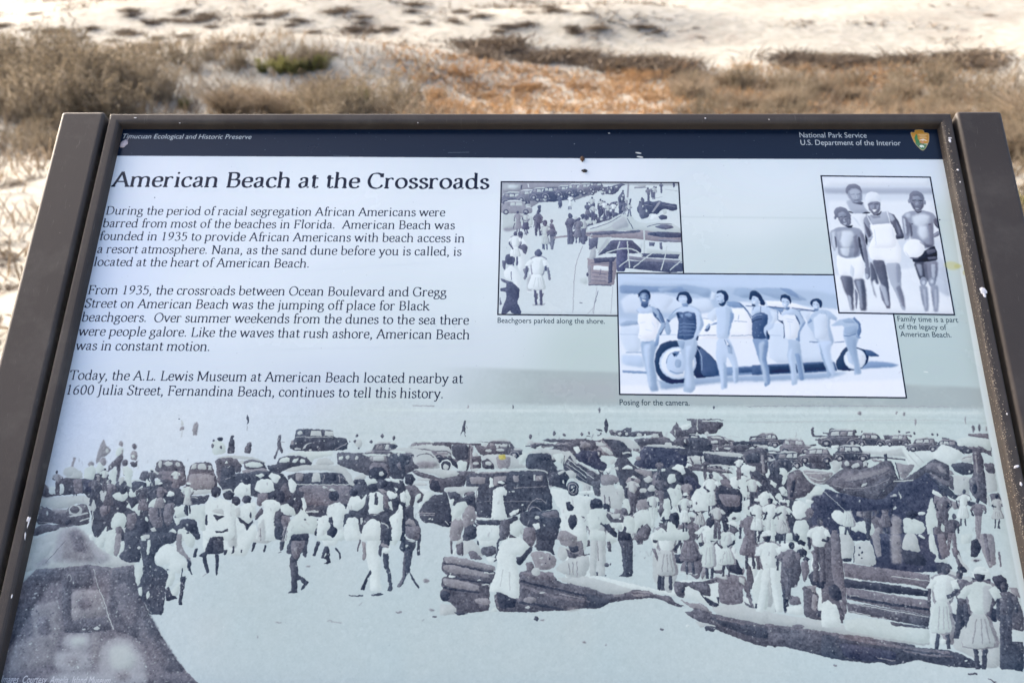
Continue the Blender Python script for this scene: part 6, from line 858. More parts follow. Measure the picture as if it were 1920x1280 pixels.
PHOTO2 = [(1150, 500, 4.739, '''
Ql 30 50 2680 50 2680 1200 30 1200|Pg20 40 140 400 150 600 150 900 190 1050 180 1400 200 1800 210 2300 330 2640 420 2640 600 40 500|Pl16 100 60 600 70 900 120 300 120
Pm10 60 170 240 170 500 190 620 155 720 180 860 200 880 240 700 240 560 210 420 230 240 230 60 220|Ps14 160 230 400 240 600 280 860 280 900 400 100 420 60 300|Pm10 1080 190 1200 190 1220 260 1060 250
Qw8 40 520 900 400 1000 330 1160 310 2500 420 2600 700 2700 1100 60 1160|QW14 50 1050 700 1060 2600 1000 2680 1190 60 1140
Ps8 60 520 240 520 240 760 120 760 60 640|Sm 9 110 762 250 762|Sg 6 60 600 560 605|Pl8 70 780 260 790 280 900 80 870|Sn 20 80 930 300 940
Sd 7 780 600 920 612|Sd 7 1080 605 1240 608|Pn6 1000 330 1060 310 1120 330 1160 360 1010 360|Sd 7 1010 315 1110 315 1160 350 1250 470|Sd 6 1175 348 1240 348|Sm 8 1060 480 1190 488
Qn3 740 900 1327 880 1327 950 740 990|QD4 760 910 960 900 960 960 760 975|QD3 1110 895 1340 885 1340 930 1115 945|Pm12 400 1000 1327 960 1327 1010 900 1030 420 1100
Pk 365 850 380 760 420 690 490 660 560 655 620 670 740 690 800 730 900 820 950 900 920 970 740 990 720 960 640 1030 500 1040 420 1000 380 930|PD 760 700 900 830 950 910 930 970 780 970|Sl 5 745 720 790 800 785 920|El 572 855 166 146|Ew 572 855 150 132|El 560 860 92 100|Sd 5 470 860 480 800 520 760 600 750|Pd 530 760 590 755 560 800|Sd 6 500 920 560 950 620 940|Em 575 860 30 40|Pk 520 770 560 770 545 800|Sm 7 390 1005 460 1040 560 1045
Pm6 240 660 340 650 400 680 370 760 360 850 385 960 390 1050 405 1100 330 1110 310 1000 280 880 250 760|Pl8 260 700 330 680 320 860 340 1060 320 1080|Pn 380 640 410 600 400 700 360 710
Pw 210 420 290 390 350 400 400 440 410 500 380 590 370 650 300 670 240 665 240 560|Pn 240 660 300 668 370 648 300 680|Pm4 200 380 300 350 360 360 370 400 300 390 220 410|PD 330 370 400 370 440 440 470 520 420 610 405 600 440 520 400 480 370 450|Pm3 340 370 380 370 420 440 400 450|Pm5 50 510 120 480 220 480 220 510 80 530
Pm3 230 260 240 230 320 230 330 280 310 330 265 335 240 310|Ek 272 240 56 38|Pn2 228 265 245 238 290 240 315 265 315 300 290 330 260 325 240 305|Pw 248 292 275 298 298 290 285 308 262 306|Pd 250 320 300 315 315 345 280 370 245 350|Sk 4 240 262 260 258|Sk 4 280 262 302 262
Pn 470 470 550 380 620 350 580 410 500 480 470 600 500 600 460 560|Pg4 610 350 680 340 770 380 800 510 760 590 730 640 700 640 760 520 730 410 650 400
Pg4 580 650 700 640 750 660 740 760 700 850 720 980 730 1080 700 1120 620 1110 630 1000 640 850 600 760|Pl6 640 700 700 700 660 850 690 1000 690 1080 640 1060 650 880|Pm 565 650 640 660 620 740 580 700
PD 555 410 600 395 650 405 690 395 735 420 740 500 740 600 755 640 740 655 700 640 640 650 565 640 575 560 580 480|Pn3 600 480 700 480 700 500 600 500|Pn3 590 540 720 530 720 548 590 556|Pn3 590 590 720 585 720 600 590 605|Pd3 570 430 630 430 620 460 580 460|Pd3 660 430 720 430 715 460 670 460|Pk 735 610 758 615 752 655 738 655|Pg4 700 620 740 620 720 720 690 700
Pm4 610 320 660 310 670 340 640 360 610 350|Pk 560 290 580 235 630 220 670 230 700 290 695 325 670 330 640 320 590 315|Pl 578 268 650 262 660 300 640 325 600 320 580 300|Pg3 590 250 650 250 655 280 585 280|Sn 5 590 275 610 278|Sn 5 630 275 648 275|Sn 4 600 306 635 306
Pl4 930 380 980 330 1040 360 1060 430 1040 560 1020 640 930 640 920 500|Pg5 990 350 1050 370 1060 440 1030 600 1000 640 990 500|Ps4 830 500 920 400 960 420 880 510|Pn 810 560 850 500 915 490 860 520 840 580
Pl4 920 640 1020 630 1050 680 1080 760 1110 880 1110 1010 1080 1040 1060 1000 1060 880 1010 790 1000 870 1010 1080 960 1090 950 980 910 820|Pm4 1000 640 1050 700 1060 780 1020 770|Pm5 980 830 1010 900 1010 1080 980 1080|Pm4 1080 900 1110 900 1110 1020 1085 1030|Pd 980 640 1020 670 1040 720 1000 690|Pw 990 640 1030 690 1010 700
Pl4 915 290 930 240 985 250 990 310 960 330 930 325|Pk 918 230 940 212 990 212 1020 250 1015 300 990 315 980 270 960 245 925 245|Pk 930 325 975 320 1000 315 985 345 960 355|Sn 4 925 270 945 270|Sn 4 935 306 965 306
Pl3 1225 290 1240 260 1300 260 1310 320 1280 345 1240 340|Pk 1205 290 1215 215 1270 208 1310 250 1327 290 1327 320 1310 310 1290 260 1230 260 1220 290|Pk 1235 320 1250 345 1245 350
'''), (1410, 500, 4.923, '''
Pk 0 220 40 225 80 280 120 320 110 355 80 345 60 290 0 270|Pl3 0 290 50 290 75 330 50 360 0 360|Pk 5 340 20 345 20 360 0 360
Ps6 120 330 300 320 560 380 600 420 120 400|Qd 130 368 260 372 320 378 580 402 580 414 360 392 130 380|Sd 10 180 380 250 400 270 440|Sd 7 238 430 232 500 290 500|Qn4 100 400 240 410 240 490 130 490
Ps4 160 520 560 520 600 700 690 690 690 880 160 890|Sd 8 525 693 620 698 690 690|Sd 7 760 700 850 690|Sg 6 160 630 270 635
QD4 0 910 690 875 760 880 790 960 480 980 0 1000|Qk4 160 920 690 890 690 950 470 965 160 985|Pm12 0 1010 600 980 900 970 700 1030 0 1060
Pn6 1060 870 1250 880 1360 905 1300 925 1060 940 1000 950|Pk 770 890 830 780 870 740 960 740 1080 780 1070 880 1000 950 850 960 790 950|Es 950 850 104 98|Ew 950 850 92 86|PD 1040 765 1100 770 1180 825 1120 828 1060 820|Pl4 870 790 920 790 940 910 890 880
Pn4 0 660 150 655 150 740 130 850 160 960 170 1080 110 1110 130 990 60 850 20 720|Pg5 60 700 120 680 90 850 130 960 140 1090 110 1060 70 860|Pl4 100 380 160 370 220 470 200 560 140 600 120 680 100 600 190 500 130 430
PD 0 440 70 420 130 430 150 480 110 580 160 640 160 675 110 655 0 660|Sd 7 80 360 85 430|Sm 6 10 470 60 440 120 440|Ek 30 500 20 14|Pm4 0 360 80 360 90 420 0 450
Pg4 270 460 300 410 360 380 440 400 490 510 440 620 420 700 390 640 440 500 400 440|Pd 380 390 430 400 490 510 460 560 430 480|Pw 280 470 340 450 410 460 430 520 420 640 340 680 300 640 300 540|Pn 400 620 440 600 440 690 410 690|Sd 7 295 560 300 650
Pg4 330 670 440 680 460 830 490 1000 450 1060 430 1000 400 850 410 960 420 1080 360 1100 370 960 320 820 340 720|Pn4 390 800 440 800 470 980 480 1040 440 1050 420 900|Pl6 330 800 370 740 380 900 400 1060 370 1060
Pm3 268 310 350 300 355 350 320 385 285 370|Ek 312 285 50 32|Pg2 272 320 290 295 340 300 350 330 330 370 300 370|Pw 295 350 330 350 320 365 300 364|Sk 4 280 320 300 318|Sk 4 318 318 338 320|Pd 290 370 340 370 340 390 310 395
Pg4 500 520 560 440 620 400 700 400 790 470 780 500 720 480 720 560 760 690 730 740 600 690 570 620|Ps5 570 450 640 420 700 450 700 600 720 700 620 690 580 600|Pl5 600 690 740 680 720 800 770 960 760 1010 720 1030 700 960 640 820|Pm4 620 690 660 830 700 950 740 1000 690 1030 690 960 640 840|Pn4 510 500 560 430 540 520
Ek 592 335 55 42|Pm2 550 340 580 310 620 320 640 350 620 385 580 390|Pw 575 370 605 370 595 384 580 383|Sk 4 560 345 578 343|Sk 4 594 343 614 345|Pd 570 390 620 390 610 410 580 412
Pg4 720 550 800 490 850 480 940 470 1000 550 990 640 960 740 1000 930 1010 990 940 1000 950 900 880 760 840 640 850 540|Pm5 870 640 960 650 960 760 980 900 1000 980 960 990 930 860 880 740|Pm4 850 560 970 540 970 630 860 630|Sd 8 850 635 890 645 960 620|Pd 940 460 1000 520 1010 600 980 660 970 600 990 540 930 480|Pm 830 500 900 470 960 520 860 520|Pn 960 630 1010 650 990 664 960 650
'''), (1150, 500, 6.636, '''
Pn8 80 230 300 240 600 250 929 250 929 300 760 330 600 300 300 340 80 330|Pm6 540 270 700 250 760 240 820 260 700 300 600 330|Ps8 480 380 620 330 760 400 640 560 520 480
Pm3 440 500 500 500 550 530 590 600 640 690 655 730 620 780 570 850 540 896 520 896 560 800 600 710 560 640 530 630 500 570|PD1 500 560 540 600 530 640 510 600|Sk 4 655 735 620 790 575 840|Pd2 570 560 600 620 640 690 610 700 570 640|Pm3 80 740 110 700 160 675 280 680 310 715 230 718 140 722|Sd 4 285 690 315 718
PW1 310 590 400 570 470 590 520 640 540 700 550 800 520 896 300 896 330 760 300 680|Ss 7 330 700 400 690|Ss 9 480 690 520 750|Ss 7 290 850 350 860|Ss 8 400 780 480 800
Pl2 290 530 340 500 400 520 440 500 480 510 490 570 440 580 330 585|PD1 350 440 400 460 440 440 430 490 390 515 350 490
Pd1 325 360 345 330 400 320 440 350 442 410 420 450 380 462 345 420|Pm2 335 360 370 335 410 345 400 400 360 400|Pk1 303 380 320 330 360 290 410 285 450 310 466 360 455 405 440 405 440 360 420 330 370 318 340 335 325 370|Sk 4 335 358 360 352|Sk 4 395 362 428 358|Sl 5 372 365 368 392|QW 350 402 380 412 407 420 395 433 365 423|Ek 452 482 7 6
Pl2 640 660 700 620 780 540 850 500 929 500 929 580 800 580 760 620 700 680|Pm2 660 660 720 600 780 570 795 600 730 650 690 690 720 800 700 850 660 840 640 790 650 720|PD1 655 650 705 668 690 690
PD1 780 570 820 560 870 575 929 555 929 896 800 896 820 720 800 650|Pn1 830 600 880 590 929 620 929 640 860 640|Sn 8 820 715 929 705|Sn 7 825 755 929 748|Sn 8 815 805 929 795|Sn 7 820 850 929 845|Pk1 780 575 810 565 830 640 810 640
Pl1 810 365 860 355 929 360 929 450 860 465 815 430|Pk1 783 395 800 350 820 320 870 308 929 318 929 364 850 352 815 362 808 435|Sd 4 825 378 858 374|Sd 4 885 378 920 376|Sn 4 870 425 915 425|Pn1 850 462 929 452 929 500 870 500
'''), (1280, 500, 6.636, '''
Pm8 0 230 200 250 330 280 340 380 250 380 100 300 0 280|Pm8 640 340 720 270 840 280 929 300 929 380 740 390|Ps6 360 300 410 330 400 400 340 420
QW4 250 640 440 600 640 520 760 530 880 680 870 896 200 896|Sd 6 250 640 420 655|Sd 5 640 675 800 685|Sd 6 200 855 420 852|Sd 6 600 860 870 850|Pn4 560 440 640 430 720 460 760 510 620 510|SD 8 700 450 780 520 850 640|SD 7 780 488 890 488|Sd 5 700 600 690 660
Pl3 0 510 80 490 160 520 220 580 260 690 250 760 200 840 160 896 110 896 150 820 180 730 165 620 140 570 0 560|Pm3 205 580 240 640 262 720 220 800 200 790 225 700
PD1 0 570 60 555 110 575 150 570 170 640 165 780 130 896 0 896|Pn1 20 590 80 570 120 600 90 630 30 610|Sn 7 0 705 160 718|Sn 7 0 745 160 757|Sn 7 0 793 150 803|Sn 6 0 850 140 850|Sk 6 50 640 110 668 165 640
Pl1 0 365 50 360 62 420 40 452 0 455|Pk1 0 318 60 320 95 360 122 425 100 455 70 470 48 440 60 400 40 350 0 345|Sd 4 5 374 42 376|Sn 4 0 428 25 426|Pn1 0 460 60 455 70 490 20 500 0 500
Ps3 290 620 380 520 440 500 470 560 420 640 380 690|Pn2 350 720 410 690 440 690 420 715 350 730|PD2 270 790 300 760 345 730 335 780 290 812|Pm2 290 740 330 700 350 720 300 780
Pl3 400 540 470 490 540 480 600 510 620 600 600 720 580 860 560 896 430 896 420 760 430 640|Pg3 530 490 600 520 630 590 610 700 580 820 550 896 520 896 540 700|Pn3 595 560 632 580 636 640 600 720 575 840 560 860 590 700
Pl1 413 375 425 330 480 322 518 360 515 410 480 462 440 450 425 430|Pm2 470 420 512 400 500 440 470 462|Pk1 420 332 432 300 480 292 540 308 570 370 560 420 535 442 515 400 515 350 480 320 440 327|Sk 4 420 376 446 370|Sd 3 450 360 480 362|Sk 4 430 427 458 431|Sn 3 418 400 428 404|Pk1 468 468 520 430 545 440 520 480 490 497
PD1 850 640 929 600 929 896 870 896 880 740|Pk1 850 650 929 640 900 680|Pl1 860 380 929 368 929 470 900 472 870 430|Pk1 825 405 835 320 870 295 929 308 929 372 870 366 850 415|Sk 4 880 392 908 388|Sn 4 890 440 925 442|Pk1 865 455 900 470 910 495 880 492
'''), (1410, 500, 6.636, '''
Pm8 0 270 200 260 400 270 560 330 700 420 500 420 300 400 100 330|Pn5 330 260 480 280 560 340 600 400 480 360|QW3 160 420 360 430 500 450 760 530 640 540 480 520 200 490|Ps4 220 540 320 560 330 660 230 720|Ps4 590 555 740 560 690 680 640 620
Pl3 0 500 60 490 160 490 210 540 262 640 230 700 170 780 180 896 130 896 135 780 200 680 180 600 140 560 60 570 0 620|Pn2 180 600 205 640 200 680 185 640
PD1 0 640 60 580 130 570 200 600 195 700 150 760 140 800 185 896 0 896|Sl 6 0 640 60 598 130 596|Sk 10 0 690 40 660 120 650|En 60 760 6 6|En 100 720 6 6|En 40 820 6 6|En 110 820 6 6|En 80 860 6 6|Sk 5 110 490 106 570|Sk 4 20 500 10 540|Pk1 180 780 220 860 215 896 185 880
Pl1 0 365 60 365 90 400 80 450 50 472 0 475|Pk1 0 308 40 298 80 340 105 400 130 408 166 455 150 482 110 476 95 430 70 380 0 358|Sk 4 10 392 40 390|QW 10 440 45 436 35 450 15 452|Pk1 0 460 40 480 30 495 0 490
SD 9 200 495 300 505 400 518|SD 9 495 512 640 532 780 552|Sd 6 320 550 318 660|Pk1 320 660 380 678 400 720 370 700|Pn2 240 512 400 522 380 572 320 540|SD 6 580 548 640 540|Sk 8 395 700 405 800 398 890
Pg2 510 520 580 550 630 640 672 690 640 740 580 830 560 896 535 880 565 770 600 700 570 640 530 600|PD1 528 588 570 630 600 712 590 722 560 660|Pn2 640 690 672 690 640 740 580 830 560 890 560 830|Pl2 365 590 420 545 470 520 520 540 530 600 430 600 380 620
Pw1 370 612 430 592 520 610 580 700 590 760 560 896 410 896 400 720|Sg 5 420 650 520 662|Ss 8 470 700 480 860|Sg 5 440 680 500 690
Pl1 365 400 420 385 462 420 467 462 440 500 410 512 380 480|Pm2 445 440 468 450 450 492 428 500|Pk1 353 405 360 355 420 342 470 370 491 430 480 467 460 420 430 390 370 387 362 445|Sk 4 372 434 402 431|Sk 4 425 438 452 434|QW 388 470 428 468 416 484 398 482|Pd1 420 502 472 500 460 532 430 542
Pg3 680 690 720 620 780 560 860 530 929 540 929 896 770 896 760 740|Ps4 760 640 840 580 929 590 929 896 780 896 770 760|Pn2 690 690 730 640 752 680 700 712
Pl1 745 450 790 428 838 470 846 512 800 532 760 502|Pm2 820 490 846 512 810 532|Pk1 724 455 740 415 790 397 840 414 873 470 860 512 840 502 835 460 800 424 760 430 745 475|Sk 4 755 469 782 466|Sk 4 800 471 828 473|QW 773 500 812 503 798 514
''')]
T3 = dict(k=(44, 50, 70), D=(66, 72, 94), d=(92, 98, 122), n=(118, 125, 150), m=(143, 153, 178), g=(168, 179, 203), l=(186, 198, 221), s=(201, 213, 234), w=(216, 226, 244), W=(226, 234, 250))
PHOTO3 = [(1530, 320, 4.571, '''
Qs 40 40 1300 40 1300 1240 190 1240|Qw20 100 260 1000 260 1100 600 120 600|Qg14 60 150 1000 150 1010 200 80 195|Qw12 60 60 960 60 980 130 60 130
Qw14 150 900 1200 800 1250 1230 190 1220|Pl14 1000 700 1120 800 1160 1100 1000 1000
Pg6 255 260 310 250 400 270 440 380 420 420 340 400 300 360|Pw 310 370 360 365 430 370 410 440 410 520 380 500 320 430|Pk 275 345 320 365 300 360|Pk 395 365 430 350 470 362 430 368
Pm6 255 180 270 150 350 145 388 190 395 240 385 280 350 290 310 270 280 230|Pn2 252 160 280 120 340 118 390 170 385 195 360 165 300 165 275 195|Pg4 285 190 340 180 380 200 380 240 350 270 300 250|SD 3 290 205 320 208|SD 3 345 208 375 200|Sk 4 330 258 365 260|Pd 300 270 360 290 400 275 390 295 350 295
Pd2 470 300 480 280 550 290 550 340 520 380 480 365 450 330|Pw 425 270 430 210 480 185 535 200 556 260 550 290 500 270 440 285|Pm6 455 290 500 280 545 300 540 350 500 370 465 340|Pw 490 340 525 340 515 355 495 353|SD 3 470 300 490 300|SD 3 510 300 535 300|PD 480 365 520 382 560 345 540 385 500 385
Pm4 400 460 420 400 480 380 560 360 640 365 680 400 640 470 480 480 460 540 450 600 420 560|Ps6 470 390 600 380 620 440 490 450|Pm6 405 460 430 400 460 460 470 560 450 590 420 540|PD 610 370 650 370 690 410 731 490 731 580 690 585 690 550 650 450|Pn2 630 375 690 420 720 490 700 510 650 430
PW 470 470 520 460 640 450 690 540 700 600 731 680 731 790 600 795 580 760 540 770 470 760 440 680 480 580 460 500|Sw 14 445 400 480 470|Sw 16 600 360 640 460|Pg 450 560 490 560 470 620 440 610
Pd4 480 765 580 770 600 830 620 960 640 1180 600 1180 560 980 520 880|Pd6 530 790 580 780 600 900 610 1000 570 940|Pg6 540 960 600 1000 630 1160 600 1160|Pg4 595 795 720 790 731 1000 731 1160 690 1040 640 960|Pm3 690 800 720 800 731 900 720 1000|Pd2 660 1000 731 1010 731 1150 690 1060
Pd5 460 780 490 800 520 880 540 970 520 975 500 930 480 960 520 1100 500 1060 470 940|Pn4 540 970 580 1080 600 1160 560 1100
Pm4 130 520 180 490 300 480 380 500 410 560 420 640 440 760 460 880 430 830 400 700 360 580 390 700 360 740 240 750 190 720 180 600 160 700 130 620|Ps6 190 510 260 500 300 560 280 740 220 720 190 600|Pn4 320 500 380 520 380 600 360 720 320 740 340 600|PD 360 560 380 600 400 700 430 800 410 780 380 700|Pl5 120 520 170 520 170 700 140 640|Pn2 380 500 410 560 450 760 460 900 440 900 400 700
Pd 155 360 170 320 230 312 290 370 300 430 270 470 230 460 190 410|Pn2 152 350 180 315 240 320 280 370 240 350 190 360 175 400|Pd3 190 410 250 385 290 400 290 450 260 480 220 460|SD 4 195 408 230 402 250 420 280 400|Pm2 210 370 260 370 270 390 210 395|Pg 238 420 260 415 265 440 242 440|Sg 6 250 455 275 452|Pk 250 480 310 470 300 490 270 490|Ed 165 405 9 14
PW 180 720 240 750 320 755 390 730 410 790 420 850 400 920 320 930 300 890 200 900 175 800|Ps4 290 880 300 800 330 840 320 920|Pn 420 830 460 820 465 910 440 940 420 900|Pg 420 880 450 890 445 930 425 930
Pd6 205 900 310 905 325 1010 320 1060 325 1200 300 1190 270 1080 240 1020|Pn7 215 910 260 910 260 1000 250 1020|Pg4 270 1060 300 1080 310 1200 290 1190|Pd6 320 930 410 925 430 1040 435 1200 380 1200 370 1070 345 1010|Pm6 340 940 380 940 390 1040 400 1180 385 1190 370 1060|Pn 330 1000 360 1060 350 1190 340 1180
'''), (1660, 320, 4.571, '''
PD 30 370 70 375 110 430 150 530 158 580 92 588 90 550 110 545 70 460|Pn2 40 375 80 400 130 500 140 540 110 530 70 440
Pg4 0 800 115 790 125 960 150 1080 175 1200 140 1190 90 1050 40 960|Pn7 90 1000 125 980 160 1080 170 1180 140 1150 110 1060|Pm3 90 800 118 795 122 960 100 960
Pm4 145 400 180 360 240 345 340 345 420 380 440 440 405 450 410 600 400 660 300 670 240 620 220 500 205 450 210 580 160 600 150 480|Ps6 200 380 300 370 380 400 360 460 240 460|Pl5 240 470 340 470 350 600 320 640 260 600|Pm6 145 400 180 370 200 440 210 560 180 590 160 560|Pn7 200 440 230 500 230 600 215 560|Pm6 380 460 408 440 410 560 400 660 370 640|PD 410 400 440 440 460 500 440 490 415 450|Pd 405 550 450 520 465 535 415 575|Ed2 378 465 14 8
Pn2 205 260 215 200 270 178 325 210 335 270 320 320 280 360 240 330|Pd2 205 230 215 195 270 176 325 205 328 250 300 220 240 215|Pd3 215 270 320 270 325 310 290 350 250 340|Pm2 240 225 300 225 305 255 235 255|SD 4 228 262 255 258|SD 4 280 260 312 262|Pg 260 275 275 275 278 300 258 300|Sg 6 255 318 285 318|Sk 4 250 330 290 332|Pk 250 340 300 335 280 360|En 203 262 10 18|En 338 275 8 18
Pk 230 760 330 690 420 640 445 700 445 770 340 785 240 785|Pd2 350 680 430 670 435 700 360 720|Pd 360 740 440 735 440 760 370 765
EW 245 668 92 82|Pl4 160 680 200 740 280 750 220 750|Pd 205 745 290 745 280 760 230 760
PD3 240 785 340 780 345 900 350 960 310 960 285 920|Pm6 260 800 310 800 320 900 300 910|Pd6 320 790 400 780 370 960 345 930|Pn7 350 785 450 770 450 870 430 960 370 960 360 880|Pg4 390 800 430 800 425 930 400 920|Em 325 950 30 40|Em 400 955 30 40|El3 330 960 14 20|El3 400 950 14 18
Pm6 290 980 360 990 370 1120 370 1200 340 1210 310 1100|Pg6 320 1010 345 1020 355 1180 340 1180|Pn7 300 1000 320 1080 340 1180 320 1120|Pm6 385 980 450 980 460 1100 450 1210 415 1210 400 1080|Pg6 420 1010 440 1020 445 1180 425 1180|Pn7 390 1000 410 1060 420 1180 405 1120
'''), (1540, 330, 6.636, '''
Pg5 360 350 420 345 500 360 540 400 590 450 520 465 400 465 350 400|Pk1 325 435 370 445 405 465 360 461|Pk1 505 466 550 446 615 461 560 468|Pw2 370 470 520 472 545 620 540 720 480 650 420 560|Ps4 380 500 440 540 500 640 450 600
Pm2 325 190 350 140 430 130 490 170 506 230 502 290 480 330 430 347 390 320 360 270|Pg3 345 190 400 165 450 170 482 200 470 270 430 300 380 280|Pn1 300 195 310 140 350 105 420 98 480 130 506 190 500 212 470 172 420 150 370 155 335 190 325 228 310 212|Sd 5 368 233 412 228|Sd 5 440 231 487 224|Sl 7 435 245 440 276|Sd 5 410 306 472 300|Pd2 375 310 430 338 500 318 522 335 500 360 440 352|Sg 6 420 325 455 322
Pg4 600 490 700 497 760 450 840 440 865 600 620 602|Pm3 600 480 640 490 720 480 740 520 640 530|Pm3 520 560 540 510 590 490 612 560 600 640 640 720 620 760 580 800 555 780 540 680|Pd2 528 560 560 620 600 670 620 740 590 770 560 700|Pg2 575 780 620 750 652 745 632 812 590 826|Sd 4 580 800 640 790|Pk1 543 720 575 780 572 870 550 820
PW1 600 605 700 600 850 590 905 640 929 720 929 896 590 896 610 820 652 740 620 660|Sw 11 568 500 622 602|Sw 14 815 445 866 592|Ss 8 660 660 680 860|Ss 8 880 660 900 760
Pw2 543 295 560 220 620 195 690 205 735 260 744 335 700 317 620 322 570 348|Ps16 690 225 738 290 738 322 690 300|Ps4 560 330 620 310 700 305 620 320
Pn2 573 348 620 322 700 318 737 335 732 400 700 462 660 477 620 442 590 402|Pm2 600 375 640 358 662 400 640 430 612 410|Pm2 680 370 720 360 715 410 690 425|SD 5 588 353 637 346|SD 5 660 351 708 346|Sg 6 655 365 650 397|QW 633 424 692 418 676 446 650 447|PD2 620 452 670 485 720 460 757 435 730 482 690 494 650 482
Pm4 110 690 200 642 300 632 380 640 450 650 510 700 540 780 560 896 470 896 460 760 440 800 460 896 190 896 180 760 160 720 130 800 128 896 110 800|Ps16 125 700 170 680 165 760 135 830|Ps18 250 680 380 680 410 740 350 896 260 896 220 790|Pg10 190 690 250 690 240 800 200 800|Pn10 400 750 450 725 440 800 462 896 420 896 405 810|PD2 455 755 478 760 492 830 505 896 470 896|Pn3 475 690 520 720 562 860 545 896 510 800|Pd2 160 740 185 770 192 896 180 896
Pn2 198 470 250 435 310 460 350 520 372 580 342 632 300 612 240 592 213 540|Pm3 212 465 270 442 312 480 292 500 220 512|Pn1 153 450 180 400 240 381 300 400 340 450 372 490 352 522 320 470 250 430 210 450 197 525 175 512|Sk 4 216 520 260 507|Sk 4 282 511 322 501|Sl 3 225 530 255 522|Sl 3 290 522 318 514|Pg1 285 515 296 560 312 572 274 572|Pg1 270 590 322 581 310 607 280 607|Pn2 328 540 362 545 352 590 335 600|Pn2 225 540 262 540 255 570 235 565|Pk1 300 617 350 632 392 610 380 642 330 647|Em 165 525 9 16
'''), (1640, 330, 6.636, '''
Pd2 170 460 230 480 280 560 330 650 363 740 360 772 265 786 262 740 290 720 280 700 250 640 200 590|Pg3 165 465 215 480 255 540 205 575|Pn2 260 560 300 630 330 720 310 740 280 650|PD1 262 745 300 750 360 750 358 772 265 786
Pm4 340 500 380 460 470 440 600 430 720 460 770 520 800 650 760 600 725 560 720 720 745 870 640 890 560 800 460 760 440 600 420 560 430 760 380 772 368 700|Ps18 460 500 600 465 690 500 660 590 560 640 480 600|Ps18 540 620 650 620 660 760 600 800 530 720|Pl12 380 470 440 460 450 520 390 520|Pn10 340 505 390 510 432 610 432 700 405 760 380 700|Pl3 350 520 380 540 400 700 385 740|Pd6 425 570 462 620 472 740 450 760 435 660|Pn10 655 615 722 570 727 720 705 840 690 740|Ed1 680 602 20 8|Ed1 460 598 16 7|Pn10 690 640 722 700 740 865 680 880|Pd8 600 810 640 850 720 860 730 880 640 892|Pd1 725 540 770 520 802 645 790 640 750 590|Pn1 730 730 800 680 806 742 735 772|Sl 5 735 742 800 702|Sd 4 560 820 640 880
Pn2 428 295 432 230 470 190 530 187 590 215 612 280 602 335 570 270 540 240 480 240 450 295|Pn2 448 295 480 247 550 245 602 300 607 350 587 420 540 452 500 432 470 370|Pm3 472 258 540 248 588 290 540 302 480 302|Sk 5 468 308 515 300|Sk 5 545 304 595 313|Sl 4 478 322 508 318|Sl 4 552 322 588 328|Sk 4 486 320 498 319|Sk 4 562 324 576 326|Pm1 513 322 541 322 552 366 508 364|Pd3 455 330 480 345 500 400 500 430 475 380|Pd3 602 330 585 350 570 400 560 435 595 400|Pl1 500 328 512 360 520 360|Pg1 503 396 552 396 541 418 515 414|Sk 4 503 393 554 395|PD1 490 424 540 452 592 428 570 458 530 464|Em 427 315 11 24|Em 616 330 10 20
''')]
Q1 = [(940, 341), (1272.5, 342.5), (1286, 593), (933.5, 589.5)]
Q2 = [(1157, 512), (1664, 516), (1699.5, 745.5), (1162, 739)]
Q3 = [(1539.5, 330), (1744, 332.5), (1789.5, 590), (1573, 586.5)]
NAVY = (33, 47, 70)
def photo(quad, data, tone, seed, warp, grain, blot, extra=None):
    keep = IMG.copy(); ROUND[0] = .45 if blot > 4 else .4
    for ox, oy, sc, txt in data: sheet(ox, oy, sc, txt, tone, 1.8 if blot > 4 else 1.5)
    if extra: extra()
    ROUND[0] = 0.
    c = canv(quad)
    age(c[:, 0].min() - 4, c[:, 1].min() - 4, c[:, 0].max() + 4, c[:, 1].max() + 4, warp, seed, grain, blot)
    new = IMG.copy(); IMG[:] = keep
    if blot < 4: new = boxblur(new, 1)
    x0, y0, m = cover(c, 2)
    h, w = m.shape
    IMG[y0:y0 + h, x0:x0 + w] += m[..., None] * (new[y0:y0 + h, x0:x0 + w] - IMG[y0:y0 + h, x0:x0 + w])
    for a, b in zip(quad, quad[1:] + quad[:1]):
        a, b = np.array(a, float), np.array(b, float); e = (b - a) / np.linalg.norm(b - a)
        fill(ribbon([a - e, b + e], 2.5), NAVY, 0, 1, False)
def shore():
    keep = dict(TONE); TONE.update(T1); TONE.update(D=(90, 97, 128), L=(200, 213, 227))
    for q in '938 360 56 24 d l 1;968 356 50 22 n L 1;992 352 48 22 d l 1;1014 349 48 24 k m 1;1040 348 42 20 d l 1;1060 345 44 20 d L 1;1082 344 38 18 n l 1;1102 342 36 16 d l 1;938 376 60 26 m L 1'.split(';'):
        x, y, w, h, b, r_, f = q.split(); car(float(x), float(y), float(w), float(h), b, r_, int(f))
    for k, q in enumerate('1050 391 26 w d d;1069 393 28 w w w;1110 400 32 m l d;1126 402 30 m l D;1133 404 28 m w d;1009 442 48 m d k;986 440 44 w l D;972 436 42 w m m;1022 468 52 w l l;1035 468 46 m d n;1069 458 58 m d d;1094 458 56 m l d;1084 456 50 w n n;1008 572 108 w w w;966 498 66 w w w;1226 374 26 m l d;1216 378 28 m n d;1240 362 20 m d d;1170 402 26 w d n;1180 406 26 m l d;1150 408 30 m w d;1140 412 32 w l d;1102 412 34 w d n;1112 414 32 m l D'.split(';')):
        x, y, h, kd, a, b = q.split(); person(float(x), float(y), float(h), kd, a, b, '', 0, 200 + k)
    TONE.clear(); TONE.update(keep)
def photos():
    photo(Q1, PHOTO1, dict(T1, b=(88, 96, 132)), 21, .6, 3, 5, shore)
    photo(Q2, PHOTO2, T2, 41, .6, 2, 2)
    photo(Q3, PHOTO3, T3, 61, .5, 2, 2)

